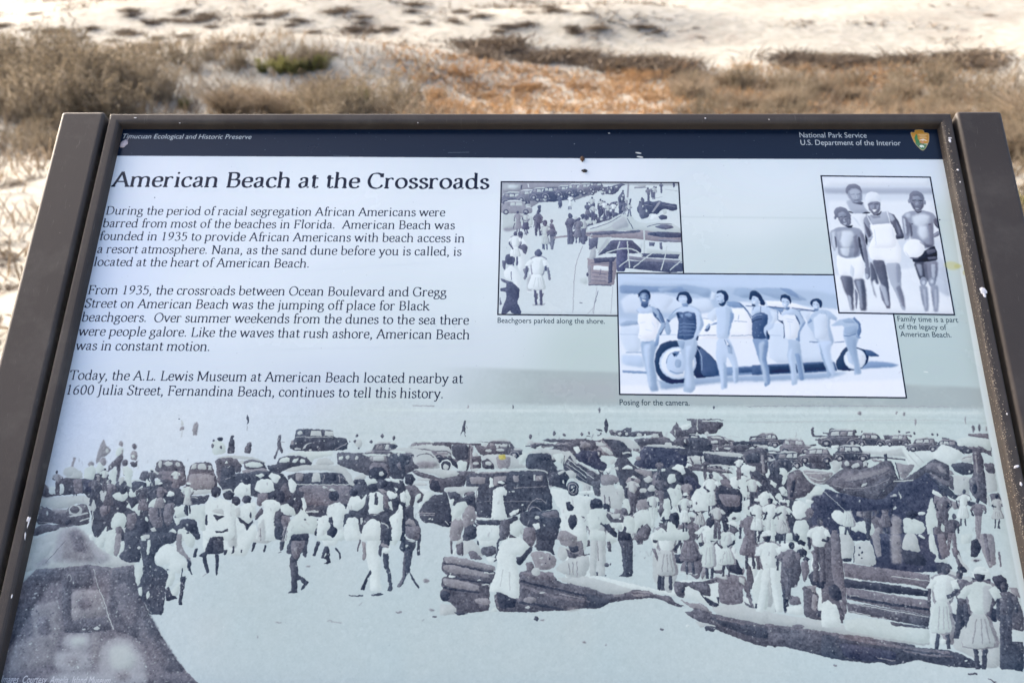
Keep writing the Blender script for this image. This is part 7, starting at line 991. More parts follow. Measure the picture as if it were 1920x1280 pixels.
# ---- lettering: a pen-stroke serif face for the sheet's text ----
def _pt(s): return [tuple(float(v) for v in p.split(',')) for p in s.split()]
# each glyph: advance; strokes "l ..." straight, "c ..." curved, "o cx,cy rx,ry" ring, "s x,y half" serif, "d x,y r" dot
GL = {
'a': '445;c 92,345 125,415 205,440 285,412 308,320 308,90 330,22 410,32;c 306,262 190,238 90,180 75,95 130,18 215,32 308,110;d 98,345 34',
'b': '500;l 95,690 95,15;c 95,335 170,415 270,438 388,380 425,225 385,75 270,10 160,20 95,75;l 25,672 95,690',
'c': '420;c 362,350 315,420 230,440 118,390 65,225 115,62 230,10 330,38 380,98;d 350,350 34',
'd': '515;l 388,690 388,20;c 388,340 310,422 225,440 110,380 65,220 110,60 215,10 310,32 388,105;l 318,672 388,690;s 425,12 40',
'e': '435;l 75,245 372,245;c 372,245 345,395 228,440 112,385 65,222 115,60 235,10 330,35 385,98',
'f': '300;c 318,645 270,690 190,665 155,560 155,400 155,0;l 55,425 275,425;s 160,12 90;d 305,640 32',
'g': '465;o 205,305 130,130;c 295,395 345,425 415,420;c 135,195 98,140 150,92 265,82 375,60 400,-45 340,-150 200,-190 70,-150 48,-70 110,15 160,88',
'h': '525;l 95,690 95,0;c 95,325 180,415 280,438 370,395 397,300 397,150 397,0;l 25,672 95,690;s 95,12 75;s 397,12 75',
'i': '265;l 132,440 132,0;l 60,422 132,440;s 132,12 80;d 130,615 46',
'j': '250;l 132,440 132,-60;c 132,-60 110,-165 10,-195;l 60,422 132,440;d 132,615 46',
'k': '490;l 95,690 95,0;l 100,200 370,428;l 215,265 430,12;l 25,672 95,690;s 95,12 75;s 375,428 75;s 440,12 60',
'l': '262;l 130,690 130,0;l 58,672 130,690;s 130,12 80',
'm': '790;l 95,440 95,0;c 95,325 170,412 260,438 350,395 378,300 378,150 378,0;c 378,325 455,412 550,438 640,395 665,300 665,150 665,0;l 25,422 95,440;s 95,12 72;s 378,12 68;s 665,12 72',
'n': '525;l 95,440 95,0;c 95,325 180,412 280,438 370,395 397,300 397,150 397,0;l 25,422 95,440;s 95,12 75;s 397,12 75',
'o': '485;o 242,225 178,216',
'p': '510;l 95,440 95,-205;c 95,335 170,415 270,438 392,380 428,225 385,75 270,10 160,20 95,75;l 25,422 95,440;s 95,-195 80',
'r': '375;l 95,440 95,0;c 95,315 155,405 235,440 310,425;l 25,422 95,440;s 95,12 80;d 305,400 36',
's': '370;c 305,345 245,428 160,436 85,375 105,290 200,238 292,180 312,95 235,14 130,16 60,105',
't': '310;c 132,555 132,400 132,90 165,18 240,22 295,65;l 45,425 275,425;l 75,440 132,550',
'u': '525;c 100,440 100,250 105,110 145,25 220,12 310,42 392,115;l 392,440 392,15;l 28,424 100,440;l 320,424 392,440;s 425,12 38',
'v': '465;l 62,430 235,10;l 235,10 400,430;s 70,428 68;s 395,428 62',
'w': '700;l 55,430 202,10;l 202,10 345,430;l 345,430 492,10;l 492,10 640,430;s 62,428 62;s 345,428 40;s 635,428 58',
'y': '465;l 62,430 245,20;c 402,430 300,160 195,-110 140,-190 55,-185;s 70,428 68;s 398,428 62;d 65,-172 32',
'A': '650;l 65,10 315,655;l 315,655 575,10;l 155,225 470,225;s 70,12 70;s 575,12 78',
'B': '580;l 140,650 140,0;c 60,638 320,640 430,575 430,425 320,348 140,345;c 320,345 465,305 490,155 400,22 280,12 60,12',
'C': '625;c 530,490 480,600 340,655 160,590 68,325 150,80 330,-2 480,40 560,145;l 538,650 532,480',
'D': '690;l 140,650 140,0;c 60,638 290,645 490,590 600,330 505,80 300,10 60,12',
'F': '545;l 140,650 140,0;l 60,638 490,638;l 485,640 492,520;l 140,335 390,335;l 388,400 388,275;s 140,12 85',
'G': '690;c 555,495 490,605 345,655 160,590 68,325 150,80 330,-2 470,20 565,75;l 550,650 548,490;l 570,285 570,60;s 570,280 80',
'J': '330;c 175,640 175,300 172,0 130,-145 20,-165;s 175,638 85',
'L': '540;l 140,650 140,0;l 60,12 480,12;l 478,10 498,150;s 140,638 85',
'M': '840;l 125,640 112,10;l 130,645 410,60;l 410,60 700,645;l 700,645 720,10;s 95,638 60;s 735,638 60;s 112,12 78;s 720,12 88',
'N': '700;l 135,10 135,640;l 130,645 570,15;l 570,15 570,640;s 95,638 60;s 135,12 80;s 570,638 80',
'O': '700;o 350,325 285,325',
'S': '480;c 395,520 385,590 310,652 190,650 95,565 120,430 250,345 375,265 405,130 310,8 180,5 80,80 68,170;l 400,650 395,515;l 66,0 68,160',
'T': '600;l 300,640 300,0;l 50,638 550,638;l 48,640 42,510;l 552,640 558,510;s 300,12 90',
'0': '500;o 250,320 172,312', '1': '500;l 255,640 255,0;l 150,575 255,640;s 255,12 100',
'3': '500;c 95,540 150,628 265,640 360,565 350,430 215,350;c 215,350 380,310 420,165 340,30 200,0 85,60',
'5': '500;l 130,622 395,622;l 140,630 125,360;c 125,355 240,402 365,350 410,195 330,40 190,0 80,60',
'6': '500;c 385,620 220,530 115,360 92,190 140,50 250,5 370,60 402,190 350,320 240,352 135,300 98,220',
'9': '500;c 115,20 280,110 385,280 408,450 360,590 250,635 130,580 98,450 150,320 260,288 365,340 402,420',
'.': '225;d 100,42 46', ',': '225;d 100,45 42;c 125,45 125,-40 60,-115', ' ': '235;',
}
def _curve(P, n=7):
    P = np.array(P); Q = np.vstack([2 * P[0] - P[1], P, 2 * P[-1] - P[-2]]); out = []
    for i in range(1, len(Q) - 2):
        p0, p1, p2, p3 = Q[i - 1:i + 3]
        for t in np.arange(n) / n:
            out.append(.5 * (2 * p1 + (p2 - p0) * t + (2 * p0 - 5 * p1 + 4 * p2 - p3) * t * t + (3 * p1 - p0 - 3 * p2 + p3) * t ** 3))
    return np.array(out + [P[-1]])
_gc = {}
def glyph(ch, T, t):
    """-> advance, list of convex pieces in em/1000"""
    if (ch, T, t) in _gc: return _gc[ch, T, t]
    adv, *items = GL[ch].split(';'); out = []
    def pen(P):
        d = np.gradient(P, axis=0); d /= np.linalg.norm(d, axis=1)[:, None] + 1e-9
        a = np.abs(d[:, 1] * .97 - d[:, 0] * .25)
        w = t + (T - t) * np.clip(a, 0, 1) ** 1.5
        n = np.c_[-d[:, 1], d[:, 0]] * w[:, None] / 2
        A, B = P + n, P - n
        for i in range(len(P) - 1): out.append(np.array([A[i], A[i + 1], B[i + 1], B[i]]))
    for it in items:
        if not it: continue
        k, a = it[0], it[2:]
        if k == 'l': P = np.array(_pt(a)); pen(P)
        elif k == 'c': pen(_curve(_pt(a)))
        elif k == 'o':
            (cx, cy), (rx, ry) = _pt(a); th = np.linspace(0, 2 * np.pi, 37); pen(np.c_[cx + rx * np.cos(th), cy + ry * np.sin(th)])
        elif k == 's':
            p, hw = a.split(); x, y = _pt(p)[0]; hw = float(hw); h = t * .5; up = 1 if y < 300 else -1
            out.append(np.array([(x - hw, y - h), (x + hw, y - h), (x + hw, y + h), (x - hw, y + h)]))
            out.append(np.array([(x - T * .9, y), (x + T * .9, y), (x + T * .4, y + up * T * .55), (x - T * .4, y + up * T * .55)]))
        elif k == 'd':
            p, r = a.split(); x, y = _pt(p)[0]; out.append(ell(x, y, float(r), float(r), 0, 14))
    _gc[ch, T, t] = float(adv), out
    return _gc[ch, T, t]
def stamp(pieces, col, op=1., ss=4):
    """union of canvas polygons, super-sampled"""
    allp = np.vstack(pieces)
    x0, y0 = np.floor(allp.min(0)).astype(int) - 2; x1, y1 = np.ceil(allp.max(0)).astype(int) + 3
    x0, y0, x1, y1 = max(x0, 0), max(y0, 0), min(x1, CW), min(y1, CH)
    if x1 <= x0 or y1 <= y0: return
    M = np.zeros(((y1 - y0) * ss, (x1 - x0) * ss), bool)
    for P in pieces:
        Q = (P - [x0, y0]) * ss
        a0, b0 = np.floor(Q.min(0)).astype(int); a1, b1 = np.ceil(Q.max(0)).astype(int) + 1
        a0, b0, a1, b1 = max(a0, 0), max(b0, 0), min(a1, M.shape[1]), min(b1, M.shape[0])
        if a1 <= a0 or b1 <= b0: continue
        xs = np.arange(a0, a1) + .5; ys = (np.arange(b0, b1) + .5)[:, None]
        ins = np.ones((b1 - b0, a1 - a0), bool); R = np.roll(Q, -1, 0)
        ar = np.sum(Q[:, 0] * R[:, 1] - R[:, 0] * Q[:, 1])
        s = 1 if ar > 0 else -1
        for (ax, ay), (bx, by) in zip(Q, R): ins &= s * ((bx - ax) * (ys - ay) - (by - ay) * (xs - ax)) >= -1e-6
        M[b0:b1, a0:a1] |= ins
    m = M.reshape(y1 - y0, ss, x1 - x0, ss).mean((1, 3)).astype(np.float32)
    blend((x0, y0, m), col, 0, op)
def setline(pieces, adv, p0, p1, em, col, slant=0., op=1.):
    """lay pieces (em/1000 units, total advance adv) along a baseline given by two tracing points"""
    a, b = trace([p0, p1]); e = (b - a); L = np.linalg.norm(e); e /= L; n = np.array([-e[1], e[0]])
    sx = L / adv; sy = em / 1000
    out = []
    for P in pieces:
        x = P[:, 0] * sx + P[:, 1] * sy * slant; y = P[:, 1] * sy
        q = a + x[:, None] * e + y[:, None] * n
        out.append(np.c_[(q[:, 0] - U0) * PPM, (V0 - q[:, 1]) * PPM])
    stamp(out, col, op)
INK = (40, 55, 78)
def serif(txt, p0, p1, em, T=74, t=34, col=INK):
    x = 0; out = []
    for ch in txt:
        adv, ps = glyph(ch, T, t)
        out += [p + [x, 0] for p in ps]; x += adv
    setline(out, x - 40, p0, p1, em, col)
def sans(txt, p0, p1, em, col, slant=0., op=1.):
    ps, adv = sans_outline(txt)
    setline(ps, adv, p0, p1, em, col, slant, op)
def lettering():
    serif('American Beach at the Crossroads', (208.5, 350), (915.5, 354.5), .0302, 110, 46, (40, 54, 76))
    B = [('During the period of racial segregation African Americans were', 197, 402.3, 834, 405.8), ('barred from most of the beaches in Florida.  American Beach was', 191.5, 426, 852, 430), ('founded in 1935 to provide African Americans with beach access in', 185, 450, 870.5, 454.5), ('a resort atmosphere. Nana, as the sand dune before you is called, is', 181, 474.5, 864.5, 479.5), ('located at the heart of American Beach.', 174.5, 498.5, 579.5, 501.8),
         ('From 1935, the crossroads between Ocean Boulevard and Gregg', 163.5, 551.3, 836.5, 555.8), ('Street on American Beach was the jumping off place for Black', 157.5, 576.5, 804, 582), ('beachgoers.  Over summer weekends from the dunes to the sea there', 152, 602.5, 878.5, 608.5), ('were people galore. Like the waves that rush ashore, American Beach', 146, 629, 880, 636), ('was in constant motion.', 141, 656, 393, 657.8),
         ('Today, the A.L. Lewis Museum at American Beach located nearby at', 128.5, 711.5, 867, 718.5), ('1600 Julia Street, Fernandina Beach, continues to tell this history.', 121.5, 739, 831, 746.5)]
    for s, x0, y0, x1, y1 in B: serif(s, (x0, y0), (x1, y1), .0161, 86, 40, (38, 52, 74))
    W = (206, 214, 226)
    sans('Timucuan Ecological and Historic Preserve', (228, 259.8), (470.5, 261), .0094, W, .16)
    sans('National Park Service', (1499.5, 258), (1625.5, 258.5), .0102, W)
    sans('U.S. Department of the Interior', (1501.5, 272), (1689.5, 273), .0102, W)
    G = (52, 66, 84)
    sans('Beachgoers parked along the shore.', (933, 605.2), (1134, 606.8), .0088, G)
    sans('Posing for the camera.', (1162, 759.2), (1293, 760), .0091, G)
    sans('Family time is a part', (1683.5, 602.3), (1797, 604.5), .0088, G)
    sans('of the legacy of', (1686, 616.5), (1775, 618.5), .0088, G)
    sans('American Beach.', (1688.5, 631), (1784, 632.5), .0088, G)
    sans('Images  Courtesy  Amelia  Island Museum', (1, 1279), (205, 1281.5), .0092, (200, 205, 220), .16)
def header():
    fill([(190, 225), (1790, 222), (1800, 299.3), (1767, 299), (1092, 297), (640, 294.2), (217, 292.2), (190, 292)], (43, 57, 79), 0, 1, False)
def emblem():
    z = lambda s: (np.array(_pt(s)) / 23.27 + [1690, 235])
    out = z('395,335 440,300 540,320 600,270 560,235 620,205 780,192 930,205 1000,262 985,315 1190,350 1212,420 1215,600 1200,720 1120,900 1040,1040 935,1110 840,1060 640,860 530,700 440,480')
    fill(out, (226, 200, 160), 0, 1)
    c = out.mean(0); fill(c + (out - c) * .955, (205, 150, 84), 0, 1)
    fill(z('600,760 700,700 860,800 1150,800 1180,720 1100,890 1030,1030 935,1088 850,1045 650,850'), (96, 134, 110), .5, 1)
    fill(z('640,370 690,430 720,520 700,560 740,620 790,690 800,780 640,770 600,660 570,560 590,500'), (84, 138, 98), .5, 1)
    fill(z('790,640 880,620 960,590 1080,650 1150,690 1060,690 1000,660 940,690 860,660 790,690'), (238, 225, 215), .4, 1)
    fill(z('850,710 960,680 990,740 980,800 870,790'), (205, 150, 126), .6, 1)
    for y, x0, x1 in ((410, 730, 1130), (480, 800, 1060), (550, 800, 1110)): fill(z(f'{x0},{y-16} {x1},{y-16} {x1},{y+16} {x0},{y+16}'), (238, 212, 172), .6, .9, False)
    fill(z('990,818 1140,812 1135,840 1000,836'), (225, 235, 228), .3, 1, False)
    fill(z('785,905 830,865 900,862 985,900 1000,970 975,980 950,950 900,955 880,985 850,960 810,955'), (228, 240, 238), .4, 1)
def dirt():
    r = random.Random(3)
    fill(ell(1785, 498, 15, 8, 8), (190, 188, 120), 3, .45); fill(ell(1796, 499, 7, 4, 0), (180, 180, 110), 2, .4); fill(ell(1808, 511, 3, 5), (188, 186, 120), 1, .4)
    for x, y, a, b, c in ((1197, 287, 6, 1.4, (215, 218, 226)), (1200, 294.5, 6.5, 1.5, (220, 224, 230)), (1142, 250, 2.2, 1, (205, 208, 216)), (1077, 270, 1, .8, (150, 158, 175)), (290, 370.5, 1.2, 1, (70, 84, 110)), (1762, 412, 1.4, 1.4, (60, 72, 95)), (336, 785, 1.6, .9, (70, 80, 104)), (1736, 697, 5, .8, (215, 226, 232)), (1092.5, 296, 4, 2, (150, 150, 160))):
        fill(ell(x, y, a, b, 8, 12), c, .4, .9)
    for _ in range(70):
        x, y = r.uniform(240, 1740), r.uniform(248, 290); s = r.uniform(.3, .8)
        fill(ell(x, y, s * 1.5, s, 0, 8), (120, 130, 150), 0, r.uniform(.2, .6))
    for _ in range(420):
        y = r.uniform(310, 1270); x = r.uniform(60, 1850); s = r.uniform(.3, .9)
        fill(ell(x, y, s * 1.4, s, r.uniform(0, 180), 8), (120, 132, 150) if r.random() < .7 else (225, 230, 236), 0, r.uniform(.15, .5))
    for x, y, l, a in ((640, 292, 30, 2), (860, 286, 40, -1), (1690, 695, 14, -40), (300, 1010, 16, 60)):
        e = np.array([math.cos(math.radians(a)), math.sin(math.radians(a))]) * l / 2
        fill(ribbon([np.array([x, y]) - e, np.array([x, y]) + e], .7), (150, 160, 178), 0, .5, False)

GAIN, VEIL = [0.97, 1.02, 1.2], [0.026, 0.029, 0.044]
# ======================= the wayside sign =======================
TOP = Vector((0, 0, 1.20)); EU = Vector((1, 0, 0)); EV = Vector((0, math.sqrt(.5), math.sqrt(.5))); EN = Vector((0, -math.sqrt(.5), math.sqrt(.5)))
SIGN_AT = Vector((0, -.21, float(ground_z(0, -.21))))
sign = bpy.data.objects.new('wayside_sign', None); COL.objects.link(sign); sign.location = SIGN_AT
tag(sign, 'tilted brown metal framed information panel about a historic beach, printed with old photographs', 'information sign')
def PW(u, v, n=0.): return TOP + EU * u + EV * v + EN * n - SIGN_AT
# ---- the printed picture
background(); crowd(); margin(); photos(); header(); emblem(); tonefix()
def sans_outline(txt):
    fc = bpy.data.curves.new('lettering', 'FONT'); fc.body = txt; fc.size = 1.0; fc.resolution_u = 4
    ob = bpy.data.objects.new('lettering', fc); COL.objects.link(ob)
    dg = bpy.context.evaluated_depsgraph_get(); me = ob.evaluated_get(dg).to_mesh()
    me.calc_loop_triangles(); co = np.array([v.co[:2] for v in me.vertices]) * 1000 * 1.0
    ps = [co[list(t.vertices)] for t in me.loop_triangles]
    ob.evaluated_get(dg).to_mesh_clear(); bpy.data.objects.remove(ob); bpy.data.curves.remove(fc)
    x0 = min(p[:, 0].min() for p in ps); x1 = max(p[:, 0].max() for p in ps)
    return [p - [x0, 0] for p in ps], x1 - x0
lettering(); dirt()
def to_lin(a): a = np.clip(a, 0, 255) / 255; return np.where(a <= .04045, a / 12.92, ((a + .055) / 1.055) ** 2.4)
INKGAIN, INKVEIL = np.array(GAIN), np.array(VEIL)
REF = np.clip((to_lin(IMG) - INKVEIL) / INKGAIN, .004, .9)             # sheet reflectance
enc = np.where(REF <= .0031308, REF * 12.92, 1.055 * REF ** (1 / 2.4) - .055)
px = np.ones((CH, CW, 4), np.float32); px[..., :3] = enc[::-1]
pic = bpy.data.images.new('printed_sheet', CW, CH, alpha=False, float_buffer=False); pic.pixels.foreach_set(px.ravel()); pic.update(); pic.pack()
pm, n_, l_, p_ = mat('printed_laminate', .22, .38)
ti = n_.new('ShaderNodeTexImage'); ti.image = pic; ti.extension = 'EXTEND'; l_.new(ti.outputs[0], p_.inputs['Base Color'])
tcs = n_.new('ShaderNodeTexCoord').outputs['Object']
rn = noise(n_, l_, 9, 5, .6, tcs); rr_ = ramp(n_, [(.3, (.17, .17, .17)), (.7, (.30, .30, .30))]); l_.new(rn.outputs[0], rr_.inputs[0]); l_.new(rr_.outputs[0], p_.inputs['Roughness'])
del px, enc, REF
def sheet_part(name, outline, lift, parent, label=None, metres=False):
    uv = np.array(outline, float) if metres else trace(outline)
    V = [PW(u, v, lift) for u, v in uv]
    if np.sum(uv[:, 0] * np.roll(uv[:, 1], -1) - np.roll(uv[:, 0], -1) * uv[:, 1]) < 0: idx = list(range(len(V)))[::-1]
    else: idx = list(range(len(V)))
    o = mesh_obj(name, V, [idx], pm, parent, uvs=[((u - U0) * PPM / CW, 1 - (V0 - v) * PPM / CH) for u, v in uv])
    return tag(o, label)
# ---- the panel itself: printed face, and a board behind it
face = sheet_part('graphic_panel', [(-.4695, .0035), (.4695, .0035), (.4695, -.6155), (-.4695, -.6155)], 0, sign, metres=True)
sheet_part('header_band', [(190, 226), (1790, 224), (1800, 299.2), (1767, 298.9), (1092, 296.9), (640, 294.1), (217, 292.1), (190, 291.9)], .00006, face, 'dark navy band with white lettering across the top')
sheet_part('title_text', [(205, 318), (922, 321), (920, 362), (200, 357)], .00006, face, 'large serif title')
sheet_part('paragraph', [(190, 382), (880, 386), (884, 488), (582, 508), (166, 506)], .00006, face, 'first paragraph of text under the title')
sheet_part('paragraph', [(160, 533), (886, 538), (886, 646), (136, 664)], .00006, face, 'middle paragraph of text')
sheet_part('paragraph', [(124, 694), (872, 701), (872, 726), (836, 754), (113, 747)], .00006, face, 'last paragraph of text')
g1 = sheet_part('photograph', [(939, 340), (1273.5, 341.5), (1287, 594), (932, 590.5)], .00006, face, 'old photograph of beachgoers, parked cars and a tent')
g2 = sheet_part('photograph', [(1156, 511), (1665, 515), (1701, 747), (1161, 740)], .00012, face, 'blue toned photograph of seven women in swimsuits beside a white car')
g3 = sheet_part('photograph', [(1538, 329), (1745, 331.5), (1791, 591.5), (1572, 588)], .00018, face, 'portrait photograph of a family in swimwear with a white ball')
sheet_part('caption', [(931, 594), (1137, 596), (1136, 611), (929, 609)], .00006, face, 'caption under the tent photograph')
sheet_part('caption', [(1160, 748), (1297, 750), (1297, 764), (1160, 763)], .00006, face, 'caption under the photograph of the women')
sheet_part('caption', [(1681, 593), (1800, 594), (1792, 637), (1686, 636)], .00004, face, 'three line caption under the family photograph')
z_ = (np.array(_pt('395,335 440,300 540,320 600,270 560,235 620,205 780,192 930,205 1000,262 985,315 1190,350 1212,420 1215,600 1200,720 1120,900 1040,1040 935,1110 840,1060 640,860 530,700 440,480')) / 23.27 + [1690, 235])
sheet_part('emblem', z_, .00012, face, 'arrowhead shaped emblem with tree, mountain and bison')
# ---- painted metal
def metal():
    m, n, l, p = mat('brown_paint', .58, .24)
    tc = n.new('ShaderNodeTexCoord').outputs['Object']
    a = noise(n, l, 6, 5, .6, tc); b = noise(n, l, 900, 2, .5, tc); c = noise(n, l, 210, 3, .7, tc)
    r = ramp(n, [(.3, (.041, .034, .030)), (.7, (.056, .047, .042))]); l.new(a.outputs[0], r.inputs[0])
    ch = ramp(n, [(.755, (0, 0, 0)), (.775, (1, 1, 1))]); l.new(c.outputs[0], ch.inputs[0])
    mx = n.new('ShaderNodeMix'); mx.data_type = 'RGBA'; l.new(ch.outputs[0], mx.inputs[0]); l.new(r.outputs[0], mx.inputs[6]); mx.inputs[7].default_value = (.42, .38, .33, 1)
    mp = n.new('ShaderNodeMapping'); mp.inputs['Scale'].default_value = (60, 6, 6); l.new(tc, mp.inputs[0]); sc_ = noise(n, l, 9, 3, .6, mp.outputs[0], .4)
    sr = ramp(n, [(.66, (0, 0, 0)), (.74, (.32, .32, .32))]); l.new(sc_.outputs[0], sr.inputs[0]); du = noise(n, l, 14, 6, .7, tc); dr = ramp(n, [(.5, (0, 0, 0)), (.75, (.22, .22, .22))]); l.new(du.outputs[0], dr.inputs[0])
    am = n.new('ShaderNodeMath'); am.operation = 'ADD'; l.new(sr.outputs[0], am.inputs[0]); l.new(dr.outputs[0], am.inputs[1])
    m3 = n.new('ShaderNodeMix'); m3.data_type = 'RGBA'; l.new(am.outputs[0], m3.inputs[0]); l.new(mx.outputs[2], m3.inputs[6]); m3.inputs[7].default_value = (.16, .145, .125, 1)
    l.new(m3.outputs[2], p.inputs['Base Color'])
    bp = n.new('ShaderNodeBump'); bp.inputs['Strength'].default_value = .35; bp.inputs['Distance'].default_value = .0006; l.new(b.outputs[0], bp.inputs['Height']); l.new(bp.outputs[0], p.inputs['Normal'])
    rg = ramp(n, [(.3, (.52, .52, .52)), (.7, (.66, .66, .66))]); l.new(a.outputs[0], rg.inputs[0]); l.new(rg.outputs[0], p.inputs['Roughness'])
    return m
PAINT = metal()
HF = .0125                                                     # height of the frame face above the print
def rail(name, path_a, path_b, out, a_mitre, b_mitre):
    """frame rail from a to b (u,v); 'out' points away from the opening; ends mitred"""
    prof = [(.0, -.002), (.0002, .004), (.0004, HF - .0042), (.0010, HF - .0021), (.0022, HF - .0008), (.0040, HF - .0001), (.0060, HF), (.0105, HF), (.0118, HF - .0003), (.0126, HF - .0011), (.0131, HF - .0024), (.0131, -.022), (.0, -.022)]
    a, b = Vector(path_a), Vector(path_b); d = (b - a).normalized(); V = []
    for o, h in prof:
        p = a + out * o - d * o * a_mitre; q = b + out * o + d * o * b_mitre
        V += [PW(p.x, p.y, h), PW(q.x, q.y, h)]
    k = len(prof); F = [(2 * i, 2 * i + 1, 2 * ((i + 1) % k) + 1, 2 * ((i + 1) % k)) for i in range(k)] + [tuple(2 * i for i in range(k))[::-1], tuple(2 * i + 1 for i in range(k))]
    o = mesh_obj(name, V, F, PAINT, sign)
    bm = bmesh.new(); bm.from_mesh(o.data); bmesh.ops.recalc_face_normals(bm, faces=bm.faces); bm.to_mesh(o.data); bm.free()
    return o
UL, UR, VT, VB = -.4572, .4572, .0, -.6115
rail_t = rail('frame_rail', (UL, VT), (UR, VT), Vector((0, 1)), 1, 1)
rail_b = rail('frame_rail', (UL, VB), (UR, VB), Vector((0, -1)), 1, 1)
rail_l = rail('frame_rail', (UL, VB), (UL, VT), Vector((-1, 0)), 1, 1)
rail_r = rail('frame_rail', (UR, VB), (UR, VT), Vector((1, 0)), 1, 1)
def rounded_bar(name, c, half, axes, rad, parent, segs=7):
    bm = bmesh.new(); bmesh.ops.create_cube(bm, size=2)
    for v in bm.verts: v.co = Vector((v.co.x * half[0], v.co.y * half[1], v.co.z * half[2]))
    bmesh.ops.bevel(bm, geom=list(bm.edges), offset=rad, segments=segs, profile=.5, affect='EDGES')
    for v in bm.verts: v.co = c + axes[0] * v.co.x + axes[1] * v.co.y + axes[2] * v.co.z
    bmesh.ops.recalc_face_normals(bm, faces=bm.faces)
    me = bpy.data.meshes.new(name); bm.to_mesh(me); bm.free(); me.materials.append(PAINT)
    o = bpy.data.objects.new(name, me); COL.objects.link(o); o.parent = parent
    return o
boardm, n2, l2, p2 = mat('backing_board', .6, .3); p2.inputs['Base Color'].default_value = (.05, .045, .042, 1)
bk = rounded_bar('backing_board', PW(0, -.3058, -.012), (.4569, .3055, .0095), (EU, EV, EN), .001, sign, 1); bk.data.materials.clear(); bk.data.materials.append(boardm)
for s in (-1, 1):
    arm = rounded_bar('side_post', PW(s * .5003, -.31, -.031), (.0250, .3250, .0450), (EU, EV, EN), .0042, sign)
    foot = Vector((s * .5003, 0, 0)) + Vector((0, PW(0, -.34, -.07).y, 0))
    topz = PW(0, -.34, -.07).z + .05
    rounded_bar('leg', foot + Vector((0, 0, (topz - .02) / 2)), (.0248, .045, (topz + .02) / 2), (Vector((1, 0, 0)), Vector((0, 1, 0)), Vector((0, 0, 1))), .004, arm)
    rounded_bar('foot_plate', foot + Vector((0, 0, .006)), (.07, .09, .006), (Vector((1, 0, 0)), Vector((0, 1, 0)), Vector((0, 0, 1))), .002, arm)
rounded_bar('cross_brace', PW(0, -.42, -.055), (.4748, .02, .012), (EU, EV, EN), .003, sign)
def grit(rail_):
    r = random.Random(5); V = []; F = []
    for _ in range(1100):
        v = -r.random() ** .8 * .6; o = abs(r.gauss(0, .0035)); h = HF - .0006 - r.random() ** 1.4 * .011; 
        if o > .001: h = HF + .0001
        s = r.uniform(.00015, .00055); i = len(V); a = r.uniform(0, 6.28); c, d = math.cos(a) * s, math.sin(a) * s
        u = UR + o if o > .001 else UR - .0002
        k = r.uniform(.2, 1) * s
        if o > .001: V.extend([PW(u + c, v + d, h), PW(u - d, v + c, h), PW(u - c, v - d, h), PW(u + d, v - c, h), PW(u, v, h + k)])
        else: V.extend([PW(u, v + c, h + d), PW(u, v - d, h + c), PW(u, v - c, h - d), PW(u, v + d, h - c), PW(u - k, v, h)])
        F += [(i, i + 1, i + 4), (i + 1, i + 2, i + 4), (i + 2, i + 3, i + 4), (i + 3, i, i + 4)]
    return tag(mesh_obj('sand_grit', V, F, plain('grit', (.55, .46, .33), .4), rail_), 'pale sand grit stuck along the inner edge', kind='stuff')
# ---- droppings, chips and insects left on the sign
def plain(name, c, rough=.7):
    m, n, l, p = mat(name, rough, .3); tc = n.new('ShaderNodeTexCoord').outputs['Object']; a = noise(n, l, 300, 3, .6, tc)
    r = ramp(n, [(.3, tuple(v * .7 for v in c)), (.7, c)]); l.new(a.outputs[0], r.inputs[0]); l.new(r.outputs[0], p.inputs['Base Color']); return m
WHITE = plain('dropping_white', (.75, .73, .72)); DARK = plain('dark_shell', (.02, .018, .02), .4); BROWN = plain('brown_shell', (.09, .045, .025), .5); HUSK = plain('seed_husk', (.62, .52, .52))
def blob(name, u, v, lift, rx, ry, h, m, parent, rot=0., seed=0, n=16):
    r = random.Random(seed); V = [PW(u, v, lift + h)]; c, s = math.cos(rot), math.sin(rot); rings = []
    for k, (f, hh) in enumerate(((.45, .9), (.8, .6), (1., 0.))):
        for i in range(n):
            a = 6.28318 * i / n; w = 1 + (r.uniform(-.22, .22) if k == 2 else r.uniform(-.08, .08)); x, y = rx * f * w * math.cos(a), ry * f * w * math.sin(a)
            V.append(PW(u + x * c - y * s, v + x * s + y * c, lift + h * hh))
    F = [(0, 1 + i, 1 + (i + 1) % n) for i in range(n)]
    for k in range(2):
        F += [(1 + k * n + i, 1 + (k + 1) * n + i, 1 + (k + 1) * n + (i + 1) % n, 1 + k * n + (i + 1) % n) for i in range(n)]
    return mesh_obj(name, V, F, m, parent, smooth=True)
def lone(name, px_, label, cat, rx, ry, h, m, rot=0., seed=0):
    """a loose thing lying on the sheet"""
    u, v = trace([px_])[0]; e = bpy.data.objects.new(name, None); COL.objects.link(e); e.location = PW(u, v, 0) + SIGN_AT; tag(e, label, cat)
    b = blob('body', u, v, .0004, rx, ry, h, m, e, rot, seed); off = PW(u, v, 0)
    for w in b.data.vertices: w.co = w.co - off
    return e, u, v, off
def bits(e, u, v, off, name, lst, m):
    for du, dv, rx, ry, h, rot in lst:
        b = blob(name, u + du, v + dv, .0004, rx, ry, h, m, e, rot, 7)
        for w in b.data.vertices: w.co = w.co - off
q = lone('insect', (1092, 298.5), 'small brown winged insect at the lower edge of the navy header band', 'insect', .0022, .0034, .0024, BROWN, .1, 2)
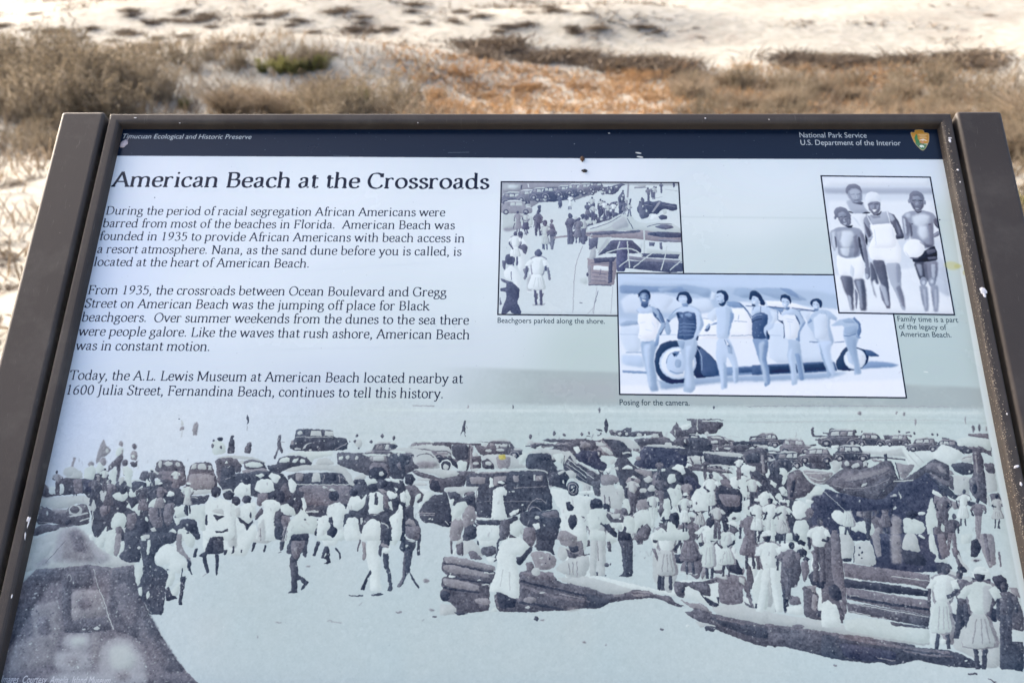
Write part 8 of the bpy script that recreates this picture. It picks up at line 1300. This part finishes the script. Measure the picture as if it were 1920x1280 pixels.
bits(*q, 'wing', [(-.0014, .0012, .0009, .0026, .0008, -.3), (.0014, .0012, .0009, .0026, .0008, .3)], DARK)
q = lone('beetle', (1096.5, 321), 'tiny black beetle on the white sheet below the header band', 'beetle', .0026, .0022, .002, DARK, 0, 4)
bits(*q, 'head', [(-.0027, .0004, .0011, .0011, .0013, 0)], DARK)
q = lone('seed_husk', (232, 271), 'pale oval seed husk stuck at the left end of the header band', 'seed husk', .0036, .0062, .0012, HUSK, -.5, 5)
bits(*q, 'stalk', [(.004, .0075, .0004, .003, .0005, -.5)], HUSK)
grit(rail_r)
def dropping(uv, h, rail_, rx, ry, rot, seed, label=None): tag(blob('bird_dropping', uv[0], uv[1], h, rx, ry, .0006, WHITE, rail_, rot, seed, 14), label)
dropping((.4666, -.2105), HF, rail_r, .0034, .0044, .3, 1); dropping((.4672, -.2150), HF, rail_r, .0016, .0030, .1, 2)
dropping((.4656, -.063), HF, rail_r, .0011, .0012, 0, 3); dropping((.4654, -.0785), HF, rail_r, .0008, .0009, 0, 4); dropping((.4632, -.0245), HF, rail_r, .0014, .0022, 0, 5); dropping((.464, -.021), HF, rail_r, .0022, .0008, 0, 6)
dropping((.4660, -.345), HF, rail_r, .0009, .0011, 0, 7); dropping((.4650, -.398), HF, rail_r, .003, .0012, .4, 8); dropping((.4662, -.415), HF, rail_r, .0012, .0022, 0, 9)
dropping((-.4585, -.462), .0118, rail_l, .0008, .0052, -.08, 10); dropping((-.4598, -.459), .0122, rail_l, .0012, .0022, 0, 11); dropping((-.4590, -.475), .012, rail_l, .0006, .0042, .15, 12); dropping((-.4588, -.531), .012, rail_l, .0006, .0018, 0, 13)
dropping((-.44, .0066), HF, rail_t, .0016, .0006, 0, 14); dropping((-.389, .001), HF - .002, rail_t, .0008, .0006, 0, 15); dropping((-.12, .0012), HF - .002, rail_t, .0007, .0006, 0, 16); dropping((.2, .0058), HF, rail_t, .0009, .0006, 0, 17); dropping((.27, .004), HF, rail_t, .0006, .0005, 0, 18)
